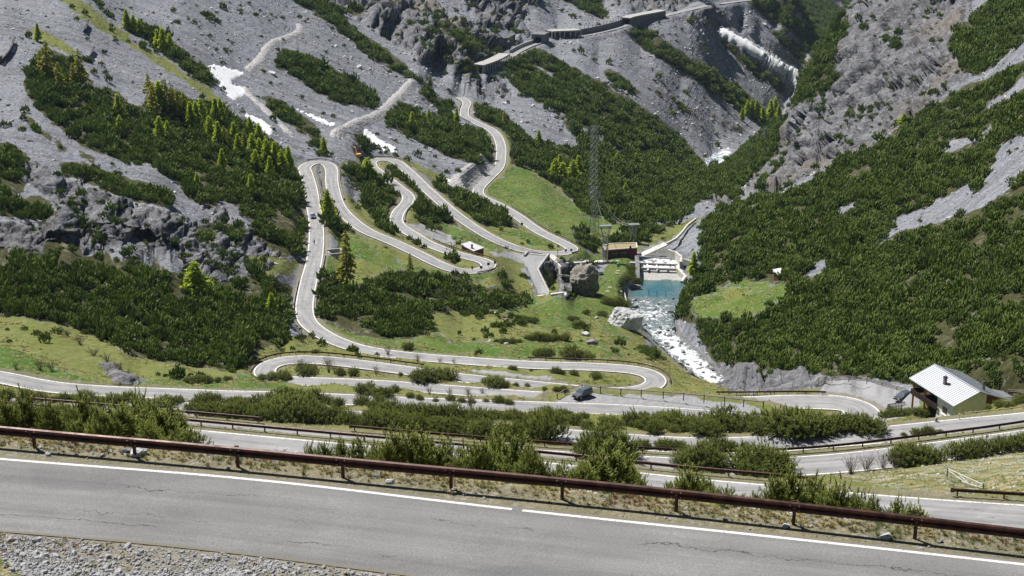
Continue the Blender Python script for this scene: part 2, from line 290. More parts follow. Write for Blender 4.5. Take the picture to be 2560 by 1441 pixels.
# ------------------------------------------------------------------ the land: heights through known points (pixel, distance or height)
CPD = [  # px, py, distance along the view axis
 # left mountain
 (0, 640, 400), (0, 560, 408), (0, 500, 420), (0, 400, 470), (0, 300, 520), (0, 200, 570), (0, 100, 620), (0, 0, 680), (-400, 0, 600), (-400, 300, 470), (-400, 500, 400), (-400, 640, 380), (-700, 100, 520), (-700, 500, 370), (-700, 800, 330),
 (150, 640, 404), (150, 570, 407), (150, 520, 420), (150, 400, 485), (150, 250, 560), (150, 100, 640), (150, 0, 700),
 (260, 655, 408), (260, 575, 411), (260, 540, 424), (400, 670, 412), (400, 600, 415), (400, 570, 420), (330, 520, 440), (480, 690, 420), (480, 640, 424), (480, 590, 440),
 (300, 400, 510), (300, 250, 590), (300, 100, 680), (300, 0, 760), (450, 450, 512), (450, 300, 590), (450, 150, 690), (450, 0, 810),
 (600, 690, 430), (600, 620, 450), (600, 500, 505), (600, 400, 570), (600, 300, 640), (600, 200, 720), (600, 100, 800), (600, 0, 890),
 (700, 680, 450), (720, 560, 505), (700, 480, 545), (700, 400, 600), (700, 300, 675), (700, 200, 755), (700, 100, 850), (700, 0, 950), (740, 640, 470), (755, 480, 555),
 (800, 350, 665), (800, 250, 750), (800, 150, 840), (800, 50, 950), (870, 370, 665), (900, 300, 735), (900, 200, 840), (900, 100, 960), (900, 0, 1080), (950, 350, 715), (1000, 330, 750), (1000, 250, 840), (1000, 200, 890), (1000, 140, 950), (1000, 70, 1040), (1000, 0, 1120),
 (1100, 380, 735), (1100, 300, 830), (1100, 260, 900), (1130, 245, 935), (1130, 200, 938), (1130, 150, 942), (1060, 160, 945), (1080, 220, 930), (1100, 100, 1030), (1100, 50, 1080), (1100, 0, 1150), (1190, 225, 965), (1190, 190, 969), (1180, 140, 1000), (1200, 90, 1090), (1200, 0, 1200),
 (1120, 440, 690), (1180, 430, 705), (1150, 350, 780), (1210, 400, 722), (1300, 60, 1200), (1300, 0, 1250), (1400, 60, 1260), (1400, 0, 1320), (1500, 45, 1340), (1500, 0, 1380), (1650, 10, 1440), (1750, -40, 1560), (1600, -60, 1450), (1300, -100, 1320), (1000, -100, 1220), (600, -100, 980), (200, -100, 790),
 # the flank below the galleries down to the stream
 (1240, 250, 975), (1300, 200, 1035), (1300, 300, 900), (1300, 380, 800), (1400, 150, 1120), (1400, 250, 990), (1400, 350, 880), (1400, 440, 770), (1500, 150, 1150), (1500, 250, 1030), (1500, 350, 930), (1500, 450, 810), (1600, 100, 1270), (1600, 200, 1130), (1600, 300, 1040), (1600, 400, 950), (1600, 480, 825), (1700, 80, 1360), (1700, 200, 1200), (1700, 300, 1115), (1700, 400, 1040), (1700, 470, 850), (1800, 100, 1420), (1800, 200, 1290), (1800, 300, 1180), (1790, 390, 1120), (1860, 340, 1200), (1900, 150, 1460), (1900, 230, 1360), (1930, 300, 1330), (1960, 270, 1400), (1850, 60, 1500), (1940, 80, 1560), (1990, 160, 1500), (2000, 60, 1950), (2080, 40, 2300), (2130, 60, 2350), (2130, 0, 2600), (1950, 0, 1900), (2050, -50, 2500), (2050, 110, 2050), (1985, 200, 1480), (1900, -60, 1800), (2300, -200, 2900), (1700, -200, 1900),
 (1830, 440, 880), (1750, 500, 800), (1830, 490, 790), (1900, 420, 900), (1940, 360, 1150),
 # meadows and dam flat
 (1250, 470, 700), (1300, 430, 735), (1350, 480, 692), (1400, 540, 655), (1450, 580, 628), (1480, 630, 604), (1520, 650, 597), (1600, 640, 603), (1550, 560, 655), (1640, 570, 650), (1650, 600, 628), (1700, 560, 668), (1740, 540, 690), (1460, 500, 705), (1560, 520, 700), (1700, 520, 740),
 (1480, 700, 560), (1540, 690, 567), (1560, 740, 535), (1540, 790, 500), (1560, 830, 470), (1620, 880, 445), (1700, 935, 418), (1680, 960, 385), (1750, 965, 370),
 (1300, 640, 577), (1340, 680, 550), (1360, 735, 521), (1300, 760, 500), (1430, 740, 522), (1420, 700, 520), (1400, 680, 535), (1420, 660, 575), (1380, 650, 580), (1450, 720, 535),
 (1300, 880, 394), (1300, 840, 425), (1300, 800, 458), (1500, 880, 402), (1450, 820, 455), (1430, 780, 486), (1150, 880, 398), (1150, 840, 428), (1150, 800, 452), (1000, 860, 405), (1000, 800, 432), (1000, 740, 458), (880, 820, 420), (850, 740, 445), (900, 680, 475), (1000, 690, 485), (1100, 740, 470), (1200, 760, 480), (1280, 750, 498), (1250, 700, 503),
 (850, 640, 495), (900, 600, 520), (960, 620, 516), (1050, 670, 503), (850, 580, 540), (880, 500, 585), (920, 460, 625), (960, 520, 600), (1070, 550, 605), (1060, 450, 660), (1000, 640, 512), (1200, 620, 572), (1120, 590, 590), (1180, 520, 642), (1100, 440, 690),
 # lower left bowl
 (0, 800, 345), (0, 720, 375), (0, 880, 315), (200, 850, 338), (200, 760, 365), (200, 700, 390), (400, 920, 322), (400, 850, 350), (400, 760, 378), (350, 960, 306), (500, 930, 325), (560, 850, 365), (560, 760, 395), (620, 900, 345), (690, 860, 372), (690, 760, 408), (720, 800, 400), (600, 960, 312), (560, 720, 412), (700, 710, 430),
 # right flank
 (2300, 965, 303), (2200, 945, 318), (2100, 935, 330), (2000, 945, 352), (1900, 935, 385), (1850, 950, 400), (1830, 910, 420), (1960, 985, 325), (2060, 950, 318), (1870, 975, 370), (2450, 960, 300), (2560, 960, 290), (2560, 1000, 268), (2700, 980, 262),
 (1760, 860, 455), (1720, 800, 490), (1740, 740, 520), (1730, 680, 555), (1740, 620, 595), (1850, 760, 490), (1950, 730, 485), (1850, 820, 455), (1850, 640, 545), (1850, 560, 605), (2000, 850, 410), (2000, 700, 480), (2000, 600, 550), (2000, 500, 640), (1900, 500, 690), (2150, 800, 405), (2150, 640, 475), (2150, 500, 570), (2150, 420, 655), (2300, 850, 352), (2300, 700, 420), (2300, 550, 495), (2300, 420, 585), (2300, 320, 670), (2450, 850, 325), (2450, 700, 385), (2450, 550, 440), (2450, 400, 520), (2450, 260, 615), (2560, 850, 310), (2560, 700, 360), (2560, 550, 410), (2560, 400, 465), (2560, 250, 540), (2560, 120, 610), (2900, 900, 250), (2900, 600, 330), (2900, 300, 420), (2900, 50, 520), (3200, 400, 330), (3200, 0, 430),
 # crag
 (1890, 480, 765), (1960, 470, 760), (1960, 440, 800), (1985, 380, 815), (1995, 300, 835), (2005, 240, 850), (2060, 420, 735), (2060, 330, 790), (2060, 200, 835), (2090, 120, 860), (2130, 60, 885), (2160, 0, 905), (2200, 350, 690), (2200, 250, 745), (2200, 120, 800), (2200, 0, 870), (2320, 270, 660), (2320, 180, 720), (2320, 80, 770), (2320, 0, 820), (2400, 200, 655), (2400, 100, 715), (2450, 30, 760), (2480, 150, 650), (2560, 40, 680), (2250, -120, 960), (2560, -100, 780), (2900, -100, 620),
]
CPZ = [  # px, py, height
 # slope under the viewpoint and the near banks
 (-700, 1300, -19.0), (0, 1441, -19.3), (0, 1370, -19.75), (300, 1400, -19.8), (600, 1441, -19.7), (640, 1410, -19.95), (1000, 1500, -19.4), (1280, 1480, -20.0), (1280, 1560, -19.4), (2000, 1580, -19.9), (2560, 1620, -20), (0, 1600, -17.6), (1280, 1750, -17.8), (2560, 1800, -18),
 (0, 1118, -20.2), (640, 1165, -20.3), (1280, 1238, -20.4), (1900, 1302, -20.5), (2560, 1375, -20.6), (0, 1066, -20.9), (320, 1092, -21.0), (640, 1120, -21.2), (960, 1165, -21.2), (1280, 1200, -21.2), (1600, 1232, -21.2), (1900, 1262, -21.2), (2230, 1300, -21.2), (2560, 1335, -21.2),
 (0, 1060, -36), (300, 1086, -36), (640, 1114, -36), (1000, 1160, -36), (1400, 1206, -36), (1700, 1238, -36), (2100, 1278, -36), (2400, 1310, -36), (2560, 1326, -36), (0, 1056, -54), (300, 1082, -54), (700, 1112, -54), (1000, 1150, -54), (1300, 1185, -53), (1600, 1215, -52), (2000, 1255, -51), (2400, 1298, -51),
 (200, 1040, -71.8), (900, 1098, -70.5), (1500, 1150, -70), (2250, 1200, -70), (2350, 1170, -72.5), (2500, 1200, -68), (2500, 1130, -76), (2050, 1180, -73), (2700, 1180, -66), (2300, 1215, -66.5),
 (300, 1018, -86), (900, 1052, -85), (1500, 1105, -84), (2300, 1090, -81.5), (400, 994, -105), (1000, 1022, -104), (1600, 1060, -104), (2050, 1066, -100), (2300, 1040, -114), (2379, 1043, -113), (2450, 1028, -114), (2560, 1014, -112),
 (800, 978, -122), (1100, 995, -123), (300, 945, -114), (100, 915, -114), (1300, 990, -122.8), (2250, 1010, -121.2), (2200, 975, -122.6), (2120, 955, -123), (2100, 970, -122.6), (2350, 1030, -119), (2300, 1000, -120),
 (1440, 978, -118.4), (1480, 1000, -118.4), (1600, 996, -119.2), (1700, 1002, -119.8), (1800, 1012, -120.4), (1880, 1022, -121.2), (800, 925, -131.8), (900, 935, -132), (1300, 932, -137.4), (1560, 950, -138.2), (1000, 905, -137.5), (700, 880, -138),
]
pts = [at_depth(np.array([c[0]]), np.array([c[1]]), np.array([c[2]]))[0] for c in CPD] + [at_z(np.array([c[0]]), np.array([c[1]]), np.array([c[2]]))[0] for c in CPZ]
for Yn in (3.0, 8.0, 14.0):
    for an in (-0.6, -0.3, 0, 0.3, 0.6): pts.append(np.array([an * Yn, Yn, -1.7 - 0.62 * Yn]))
for an in (-0.6, -0.3, 0, 0.3, 0.6): pts.append(np.array([an * 4200, 4200, -420.0]))
for nm, Pth in ROADS.items():
    k = {'foreground': 5, 'second': 9, 'third': 9, 'fourth': 9}.get(nm, 14)
    for p in Pth[::k]: pts.append(p[:3])
for p in RIVER[::14]: pts.append(p[:3] - [0, 0, 0.4])
pts = np.array(pts)
UA, VL = 9.0, 1.0
def uv_of(X, Y): return X / Y * UA, np.log(Y) * VL
pu, pv = uv_of(pts[:, 0], pts[:, 1]); pt = -pts[:, 2] / pts[:, 1]
# thin out points that almost coincide
keep = []; seen = set()
for i in range(len(pts)):
    k = (round(pu[i] / 0.03), round(pv[i] / 0.012))
    if k not in seen: seen.add(k); keep.append(i)
pu, pv, pt = pu[keep], pv[keep], pt[keep]
def kern(du, dv): return np.sqrt(du * du + dv * dv + 1e-5)
Kk = kern(pu[:, None] - pu[None], pv[:, None] - pv[None])
N0 = len(pu); A = np.zeros((N0 + 3, N0 + 3)); A[:N0, :N0] = Kk - np.eye(N0) * 0.004
A[:N0, N0:] = np.c_[np.ones(N0), pu, pv]; A[N0:, :N0] = A[:N0, N0:].T
sol = np.linalg.solve(A, np.r_[pt, 0, 0, 0])
AMIN, AMAX, NA = -0.53, 0.53, 901
LMIN, LMAX, NL = math.log(3.0), math.log(4200.0), 1901
ga = np.linspace(AMIN, AMAX, NA); gl = np.linspace(LMIN, LMAX, NL)
ca = np.linspace(AMIN, AMAX, 226); cl = np.linspace(LMIN, LMAX, 381)
cu = ca * UA; cv = cl * VL
coarse = np.zeros((len(cl), len(ca)))
for i in range(len(cl)):
    kk = kern(cu[:, None] - pu[None], cv[i] - pv[None]); coarse[i] = kk @ sol[:N0] + sol[N0] + sol[N0 + 1] * cu + sol[N0 + 2] * cv[i]
def upsample(M):
    fi = (gl - LMIN) / (LMAX - LMIN) * (len(cl) - 1); fj = (ga - AMIN) / (AMAX - AMIN) * (len(ca) - 1)
    i0 = np.clip(fi.astype(int), 0, len(cl) - 2); j0 = np.clip(fj.astype(int), 0, len(ca) - 2); wi = (fi - i0)[:, None]; wj = (fj - j0)[None]
    return (M[i0][:, j0] * (1 - wi) * (1 - wj) + M[i0 + 1][:, j0] * wi * (1 - wj) + M[i0][:, j0 + 1] * (1 - wi) * wj + M[i0 + 1][:, j0 + 1] * wi * wj)
GY = np.exp(gl)[:, None] * np.ones(NA)[None]; GX = GY * ga[None]
GZ = -upsample(coarse) * GY
print('land fitted', N0, round(time.time() - T0, 1))

# ------------------------------------------------------------------ cut the road benches and the river bed into the land
dist = np.full(GZ.shape, 1e9, np.float32); zroad = np.zeros(GZ.shape, np.float32); isriv = np.zeros(GZ.shape, bool); bl = np.full(GZ.shape, 8.0, np.float32)
dA = (AMAX - AMIN) / (NA - 1); dL = (LMAX - LMIN) / (NL - 1)
def carve(P, reach, blend, river=False):
    for (x, y, z, hw) in P:
        rr = hw + reach
        if y - rr < 3.2: continue
        l0, l1 = math.log(y - rr), math.log(y + rr)
        i0, i1 = int((l0 - LMIN) / dL), int((l1 - LMIN) / dL) + 2
        am = [(x + s * rr) / (y + q * rr) for s in (-1, 1) for q in (-1, 1)]
        j0, j1 = int((min(am) - AMIN) / dA), int((max(am) - AMIN) / dA) + 2
        i0, j0 = max(i0, 0), max(j0, 0); i1, j1 = min(i1, NL), min(j1, NA)
        if i0 >= i1 or j0 >= j1: continue
        d = np.hypot(GX[i0:i1, j0:j1] - x, GY[i0:i1, j0:j1] - y) - hw
        D = dist[i0:i1, j0:j1]; m = d < D
        D[m] = d[m]; zroad[i0:i1, j0:j1][m] = z; isriv[i0:i1, j0:j1][m] = river; bl[i0:i1, j0:j1][m] = blend
carve(ROADS['foreground'][::1], 6, 2.5)
for nm in ('second', 'third', 'fourth'): carve(ROADS[nm], 9, 4.0)
carve(ROADS['lower'], 13, 5.0)
carve(ROADS['gallery'][::2], 16, 9.0); carve(ROADS['far'][::3], 16, 10.0)
lay_ = [(1415, 994), (1500, 994), (1600, 999), (1700, 1005), (1790, 1012), (1890, 1021)]; LAYBY = line([(a, b, -118.5 - .0035 * (a - 1415)) for a, b in lay_]); carve(np.c_[LAYBY, np.full(len(LAYBY), 4.4)], 8, 3.0)
carve(RIVER, 10, 5.0, True); carve(GULLY, 30, 26.0)
# the verge and bank of the foreground road: nearly level beside the tarmac, then steep
fg = ROADS['foreground']; tx = np.gradient(fg[:, 0]); ty = np.gradient(fg[:, 1]); tn = np.hypot(tx, ty)
fe = np.c_[fg[:, 0] - ty / tn * fg[:, 3], fg[:, 1] + tx / tn * fg[:, 3], fg[:, 2]]; ne = np.c_[fg[:, 0] + ty / tn * fg[:, 3], fg[:, 1] - tx / tn * fg[:, 3], fg[:, 2]]
fo = np.argsort(fe[:, 0]); no = np.argsort(ne[:, 0])
sf = (GY - np.interp(GX, fe[fo, 0], fe[fo, 1])) * .98; sn = (np.interp(GX, ne[no, 0], ne[no, 1]) - GY) * .98
zf = np.interp(GX, fe[fo, 0], fe[fo, 2])
lump = fbm(GX / 2.3, GY / 2.3, 0 * GX, 3, 7)
crest = 2.0 + .5 * vnoise(GX / 4.0, 0 * GX, 0 * GX, 5)
prof = zf - .05 - .05 * np.clip(sf, 0, 2) - .60 * np.maximum(sf - crest, 0) + .16 * lump * smooth((sf - .4) / 2)
wf = smooth((26 - sf) / 14) * (sf > 0)
GZ = np.where(sf > 0, GZ * (1 - wf) + prof * wf, GZ)
profn = zf - .03 + .07 * np.clip(sn, 0, 6) + .55 * np.maximum(sn - 6, 0) + .14 * lump * smooth((sn - .3) / 1.5)
wn = smooth((16 - sn) / 6) * (sn > 0)
GZ = np.where(sn > 0, GZ * (1 - wn) + profn * wn, GZ)
# the banks between the upper bends fall away steeply below each road, so that the next one down stays open to view
ga_ = GX / GY
def edge_t(P_, off):
    Q_ = offset_path(P_, off); a_ = Q_[:, 0] / Q_[:, 1]; o_ = np.argsort(a_); return np.interp(ga_, a_[o_], -Q_[o_, 2] / Q_[o_, 1]), np.interp(ga_, a_[o_], Q_[o_, 1])
r4 = ROADS['lower']; r4 = r4[:int(np.argmax(r4[:, 0] / r4[:, 1] > .235))]
chain = [ROADS['foreground'], ROADS['second'], ROADS['third'], ROADS['fourth'], r4]
for P0_, P1_, mg in zip(chain[:-1], chain[1:], (.006, .002, .002, .001)):
    _, y0_ = edge_t(P0_, -P0_[0, 3]); t1_, y1_ = edge_t(P1_, P1_[0, 3]); lim = -(t1_ + mg) * GY; m_ = (GY > y0_ + 2) & (GY < y1_ - .5) & (ga_ < (.33 if P1_ is not r4 else .225)) if P1_ is r4 else (GY > y0_ + 2) & (GY < y1_ - .5)
    GZ = np.where(m_, np.minimum(GZ, lim), GZ)
w = 1 - smooth((dist - 0.9) / bl); w = np.where((sf < 30) & (sf > -30), w * (dist < .05), w)
under = np.where(isriv, 0.9, 0.07 + 0.0006 * GY)            # the bench lies a little under the road sheet
inner = np.where(GY < 200, 1 - smooth((dist + .5) / 0.4), 1 - smooth((dist - 0.0) / 0.7))
GZ = GZ * (1 - w) + (zroad - 0.03 - under * inner) * w
# level plot of the house
hA, hB = at_z(2337, 912, -111.5), at_z(2450, 980, -111.5); hu = (hB - hA)[:2]; hl = np.hypot(*hu); hu /= hl; hx = (GX - hA[0]) * hu[0] + (GY - hA[1]) * hu[1]; hy = (GX - hA[0]) * hu[1] - (GY - hA[1]) * hu[0]
dh_ = np.maximum(np.maximum(-2.5 - hx, hx - hl - 2.5), np.maximum(-10.5 - hy, hy - 12)); pw = 1 - smooth(dh_ / 5.0); GZ = np.where(GY > 225, np.minimum(GZ, GZ * (1 - pw) + (-119.9) * pw), GZ)
def sample(M, X, Y):
    X = np.asarray(X, float); Y = np.asarray(Y, float)
    fj = np.clip((X / Y - AMIN) / dA, 0, NA - 1.001); fi = np.clip((np.log(np.maximum(Y, 3.01)) - LMIN) / dL, 0, NL - 1.001)
    i, j = fi.astype(int), fj.astype(int); wi, wj = fi - i, fj - j
    return M[i, j] * (1 - wi) * (1 - wj) + M[i + 1, j] * wi * (1 - wj) + M[i, j + 1] * (1 - wi) * wj + M[i + 1, j + 1] * wi * wj
def H(X, Y): return sample(GZ, X, Y)
def hit(px, py, ymin=3.5):
    """first point of the land seen at a pixel"""
    d = ray(px, py); s = np.exp(np.linspace(math.log(ymin), math.log(4100), 2600))
    X, Y, Z = d[0] * s, d[1] * s, d[2] * s
    g = Z - H(X, Y); k = np.argmax(g < 0)
    if k == 0: k = len(s) - 1
    t = s[k - 1] + (s[k] - s[k - 1]) * g[k - 1] / (g[k - 1] - g[k] + 1e-9)
    p = d * t; return Vector((p[0], p[1], float(H(p[0], p[1]))))
def hits(pp, ymin=3.5): return [hit(a, b, ymin) for (a, b) in pp]
def ground(x, y): return Vector((x, y, float(H(x, y))))
print('benches cut', round(time.time() - T0, 1))
# ------------------------------------------------------------------ what covers the land where (outlined on the photograph, then laid on the ground)
SCREE, ROCK, MUGO, MEADOW, DRY, SPARSE, GRAVEL, BANK, BARE = range(9)
CM = np.zeros((721, 1281), np.uint8)
def poly(c, P):
    P = np.array(P, float) / 2.0
    x0, y0 = np.floor(P.min(0)).astype(int); x1, y1 = np.ceil(P.max(0)).astype(int)
    x0, y0, x1, y1 = max(x0, 0), max(y0, 0), min(x1, 1280), min(y1, 720)
    if x0 > x1 or y0 > y1: return
    gx, gy = np.meshgrid(np.arange(x0, x1 + 1), np.arange(y0, y1 + 1)); ins = np.zeros(gx.shape, bool); n = len(P)
    for i in range(n):
        xa, ya = P[i]; xb, yb = P[(i + 1) % n]
        if ya == yb: continue
        c_ = ((ya > gy) != (yb > gy)) & (gx < (xb - xa) * (gy - ya) / (yb - ya) + xa); ins ^= c_
    CM[y0:y1 + 1, x0:x1 + 1][ins] = c
for c, P in [
 # lower ground: grass between the bends
 (DRY, [(0, 780), (700, 840), (900, 840), (1320, 740), (1500, 690), (1560, 760), (1620, 860), (1830, 960), (2060, 970), (2560, 1010), (2560, 1441), (0, 1441)]),
 # left mountain
 (DRY, [(150, 0), (200, 0), (300, 75), (420, 150), (540, 236), (550, 255), (500, 230), (400, 165), (290, 95), (200, 42)]),
 (DRY, [(70, 60), (110, 75), (180, 120), (190, 140), (150, 130), (90, 90)]), (DRY, [(520, 235), (640, 330), (600, 300), (500, 250)]),
 (SPARSE, [(225, 0), (250, 0), (275, 30), (305, 45), (300, 55), (262, 40)]), (SPARSE, [(300, 30), (400, 60), (440, 110), (520, 160), (545, 215), (520, 220), (470, 190), (430, 150), (330, 110), (315, 70)]),
 (MUGO, [(330, 60), (400, 75), (430, 115), (470, 150), (530, 195), (535, 212), (505, 205), (440, 160), (395, 120), (350, 95)]),
 (SPARSE, [(485, 15), (520, 22), (560, 50), (600, 80), (595, 90), (545, 65), (490, 30)]),
 (MUGO, [(64, 168), (107, 118), (150, 135), (188, 151), (235, 215), (289, 228), (323, 255), (366, 269), (370, 208), (450, 228), (497, 255), (551, 255), (571, 289), (622, 302), (672, 339), (716, 376), (739, 413), (757, 470), (762, 540), (762, 600), (750, 640), (706, 640), (669, 615), (640, 560), (590, 520), (560, 500), (520, 520), (470, 500), (440, 450), (353, 415), (300, 400), (208, 366), (168, 336), (111, 296), (60, 232)]),
 (MUGO, [(143, 405), (210, 405), (300, 440), (420, 470), (440, 500), (420, 520), (330, 500), (250, 470), (160, 440)]),
 (SCREE, [(350, 405), (385, 412), (430, 470), (425, 475), (390, 440), (355, 425)]), (ROCK, [(505, 510), (560, 525), (600, 560), (590, 575), (540, 540)]),
 (MUGO, [(-5, 355), (30, 358), (60, 375), (98, 420), (70, 440), (60, 480), (-5, 500)]), (MUGO, [(-5, 480), (75, 500), (130, 535), (150, 560), (110, 555), (40, 545), (-5, 545)]),
 (MUGO, [(45, 280), (70, 290), (130, 345), (125, 355), (90, 330)]), (MUGO, [(135, 350), (165, 370), (160, 380), (140, 375)]), (MUGO, [(195, 370), (240, 400), (235, 410), (200, 395)]),
 (MUGO, [(690, 165), (700, 120), (730, 125), (800, 145), (850, 185), (900, 200), (950, 250), (935, 275), (905, 270), (850, 260), (800, 235), (730, 190)]),
 (MUGO, [(655, 240), (690, 245), (740, 280), (790, 310), (800, 340), (830, 365), (790, 350), (720, 315), (670, 280)]), (SPARSE, [(700, 210), (760, 235), (800, 260), (780, 262), (720, 235)]),
 (SPARSE, [(760, 350), (800, 345), (850, 395), (820, 400), (770, 375)]), (MUGO, [(880, 335), (905, 330), (935, 372), (920, 385), (890, 365)]), (SPARSE, [(930, 350), (1000, 385), (985, 395), (930, 380)]),
 # upper cliffs
 (ROCK, [(780, -5), (1060, -5), (1180, 60), (1260, 105), (1300, 95), (1290, 120), (1230, 150), (1190, 175), (1205, 215), (1212, 252), (1170, 232), (1120, 205), (1070, 170), (1020, 130), (960, 90), (900, 50)]),
 (ROCK, [(1140, -5), (1360, -5), (1300, 60), (1330, 90), (1280, 92), (1200, 60)]), (ROCK, [(1500, -5), (1730, -5), (1700, 28), (1620, 22), (1560, 20)]), (ROCK, [(1720, 32), (1790, 20), (1870, 60), (1882, 100), (1830, 82), (1770, 62)]), (ROCK, [(1210, 190), (1260, 200), (1300, 240), (1260, 250), (1215, 225)]),
 (MUGO, [(725, -5), (790, -5), (850, 30), (900, 80), (960, 120), (1010, 160), (1060, 200), (1090, 240), (1135, 250), (1150, 280), (1100, 265), (1050, 215), (990, 180), (900, 125), (830, 65), (770, 28)]),
 (MUGO, [(840, 20), (900, 20), (945, 40), (900, 45)]), (MUGO, [(1060, 40), (1120, 50), (1180, 95), (1240, 140), (1180, 128), (1100, 80)]), (MUGO, [(1395, -5), (1500, -5), (1525, 50), (1480, 40)]), (SPARSE, [(1230, 60), (1300, 90), (1280, 100), (1230, 80)]), (MUGO, [(1110, 150), (1150, 150), (1200, 170), (1180, 178)]), (SPARSE, [(1320, 20), (1360, 60), (1380, 80), (1340, 60)]),
 (MUGO, [(1040, 225), (1100, 250), (1140, 290), (1135, 310), (1080, 270)]),
 (MUGO, [(961, 285), (1000, 252), (1031, 262), (1052, 282), (1100, 290), (1150, 310), (1213, 322), (1228, 346), (1232, 403), (1200, 416), (1119, 393), (1052, 356), (1001, 332), (965, 315)]),
 # rough pasture under everything between the bends
 (DRY, [(850, 405), (925, 395), (1010, 395), (1300, 530), (1450, 640), (1240, 690), (1100, 690), (900, 600), (850, 560)]), (DRY, [(1255, 402), (1290, 398), (1420, 465), (1480, 525), (1640, 528), (1640, 610), (1500, 660), (1380, 655), (1190, 490), (1200, 465)]),
 (MEADOW, [(800, 560), (1130, 680), (1340, 740), (1330, 780), (1000, 870), (800, 830), (785, 700)]),
 # strips of dwarf pine between the bends
 (SPARSE, [(860, 405), (925, 425), (985, 490), (985, 520), (980, 560), (985, 590), (900, 545), (862, 500), (855, 440)]), (MUGO, [(905, 430), (945, 440), (1005, 490), (1003, 515), (985, 530), (975, 560), (985, 580), (950, 575), (925, 540), (900, 490)]),
 (MUGO, [(870, 400), (925, 420), (930, 440), (900, 470), (868, 440)]), (MUGO, [(805, 480), (830, 500), (855, 545), (900, 590), (940, 605), (880, 590), (815, 572)]), (SPARSE, [(935, 590), (985, 615), (1050, 650), (1100, 668), (1060, 662), (960, 615)]),
 (DRY, [(985, 580), (1030, 610), (1080, 640), (1110, 660), (1150, 660), (1190, 668), (1180, 655), (1100, 635), (1040, 600), (1000, 565)]), (MUGO, [(990, 565), (1060, 612), (1055, 622), (1000, 590)]), (MUGO, [(1120, 645), (1145, 648), (1150, 658), (1130, 657)]),
 (MUGO, [(960, 410), (1005, 430), (1050, 475), (1100, 520), (1150, 560), (1145, 575), (1110, 570), (1090, 588), (1050, 560), (1035, 500), (1000, 460), (955, 425)]),
 (MUGO, [(1030, 415), (1065, 445), (1120, 462), (1200, 487), (1275, 530), (1300, 575), (1270, 582), (1225, 572), (1180, 545), (1130, 500), (1080, 465)]),
 (SPARSE, [(1000, 405), (1100, 455), (1090, 470), (1030, 440)]),
 # meadow bowls
 (MEADOW, [(1275, 415), (1330, 430), (1400, 480), (1450, 520), (1475, 560), (1445, 600), (1480, 640), (1440, 610), (1360, 565), (1290, 525), (1215, 490), (1205, 475), (1260, 440)]),
 (MEADOW, [(1100, 555), (1200, 590), (1290, 625), (1210, 622), (1110, 588)]), (DRY, [(1180, 555), (1280, 570), (1390, 618), (1330, 608), (1240, 580)]), (MEADOW, [(1250, 580), (1300, 575), (1400, 610), (1330, 612)]),
 (MEADOW, [(1440, 510), (1540, 535), (1625, 545), (1610, 572), (1560, 577), (1500, 575), (1450, 595)]), (MEADOW, [(1420, 590), (1460, 620), (1510, 640), (1500, 655), (1380, 650), (1440, 640)]),
 (MUGO, [(1420, 572), (1465, 585), (1500, 605), (1590, 568), (1690, 555), (1650, 600), (1600, 615), (1500, 612), (1490, 640), (1450, 612)]), (MUGO, [(1525, 545), (1600, 552), (1605, 566), (1530, 566)]),
 # flank below the galleries
 (MUGO, [(1290, 140), (1345, 118), (1400, 150), (1500, 205), (1600, 265), (1700, 325), (1765, 405), (1830, 470), (1850, 500), (1790, 495), (1745, 505), (1715, 545), (1620, 555), (1550, 538), (1475, 545), (1440, 508), (1400, 470), (1330, 425), (1275, 412), (1268, 350), (1232, 318), (1180, 290), (1185, 255), (1250, 275), (1330, 345), (1440, 372), (1350, 270), (1240, 175)]),
 (SPARSE, [(1205, 185), (1262, 165), (1290, 190), (1240, 205)]), (DRY, [(1240, 320), (1275, 345), (1275, 410), (1262, 400), (1262, 350)]),
 (SCREE, [(1200, 200), (1240, 182), (1300, 230), (1400, 300), (1458, 370), (1400, 348), (1310, 298), (1230, 255), (1200, 225)]), (ROCK, [(1205, 195), (1250, 200), (1285, 235), (1250, 235)]),
 (SCREE, [(1350, 255), (1440, 305), (1570, 388), (1565, 392), (1450, 320), (1350, 265)]), (SCREE, [(1325, 150), (1395, 195), (1370, 190)]),
 (SCREE, [(1370, 112), (1520, 95), (1590, 75), (1640, 150), (1720, 200), (1800, 260), (1880, 310), (1920, 330), (1850, 370), (1820, 385), (1790, 415), (1755, 400), (1710, 345), (1640, 290), (1560, 240), (1480, 180), (1420, 140)]),
 (MUGO, [(1570, 72), (1620, 68), (1700, 128), (1760, 165), (1850, 215), (1880, 245), (1930, 285), (1962, 305), (1940, 340), (1880, 292), (1800, 248), (1720, 185), (1640, 145), (1580, 100)]),
 (MUGO, [(1505, 165), (1560, 190), (1610, 240), (1570, 235), (1520, 200)]), (SPARSE, [(1640, 215), (1700, 250), (1760, 300), (1700, 280), (1650, 240)]), (SPARSE, [(1780, 285), (1860, 320), (1850, 335), (1790, 310)]), (SPARSE, [(1700, 40), (1740, 45), (1760, 65), (1720, 60)]),
 (SCREE, [(1700, 60), (1780, 70), (1960, 240), (1950, 285), (1900, 250), (1800, 165), (1720, 110)]),
 (MUGO, [(1800, 85), (1850, 130), (1920, 180), (1970, 220), (1962, 240), (1900, 200), (1820, 130)]),
 (SCREE, [(1800, 60), (1840, 0), (1900, 20), (2010, 160), (2010, 200), (1930, 140), (1860, 90)]), (MUGO, [(1905, 60), (1950, 80), (2015, 120), (2012, 165), (1960, 120)]),
 (MUGO, [(1850, -5), (2140, -5), (2140, 70), (2080, 110), (2030, 130), (1990, 90), (1900, 35)]), (SCREE, [(2085, -5), (2140, 35), (2140, 45), (2080, 5)]), (SCREE, [(1985, 30), (2050, 68), (2045, 72), (1985, 40)]),
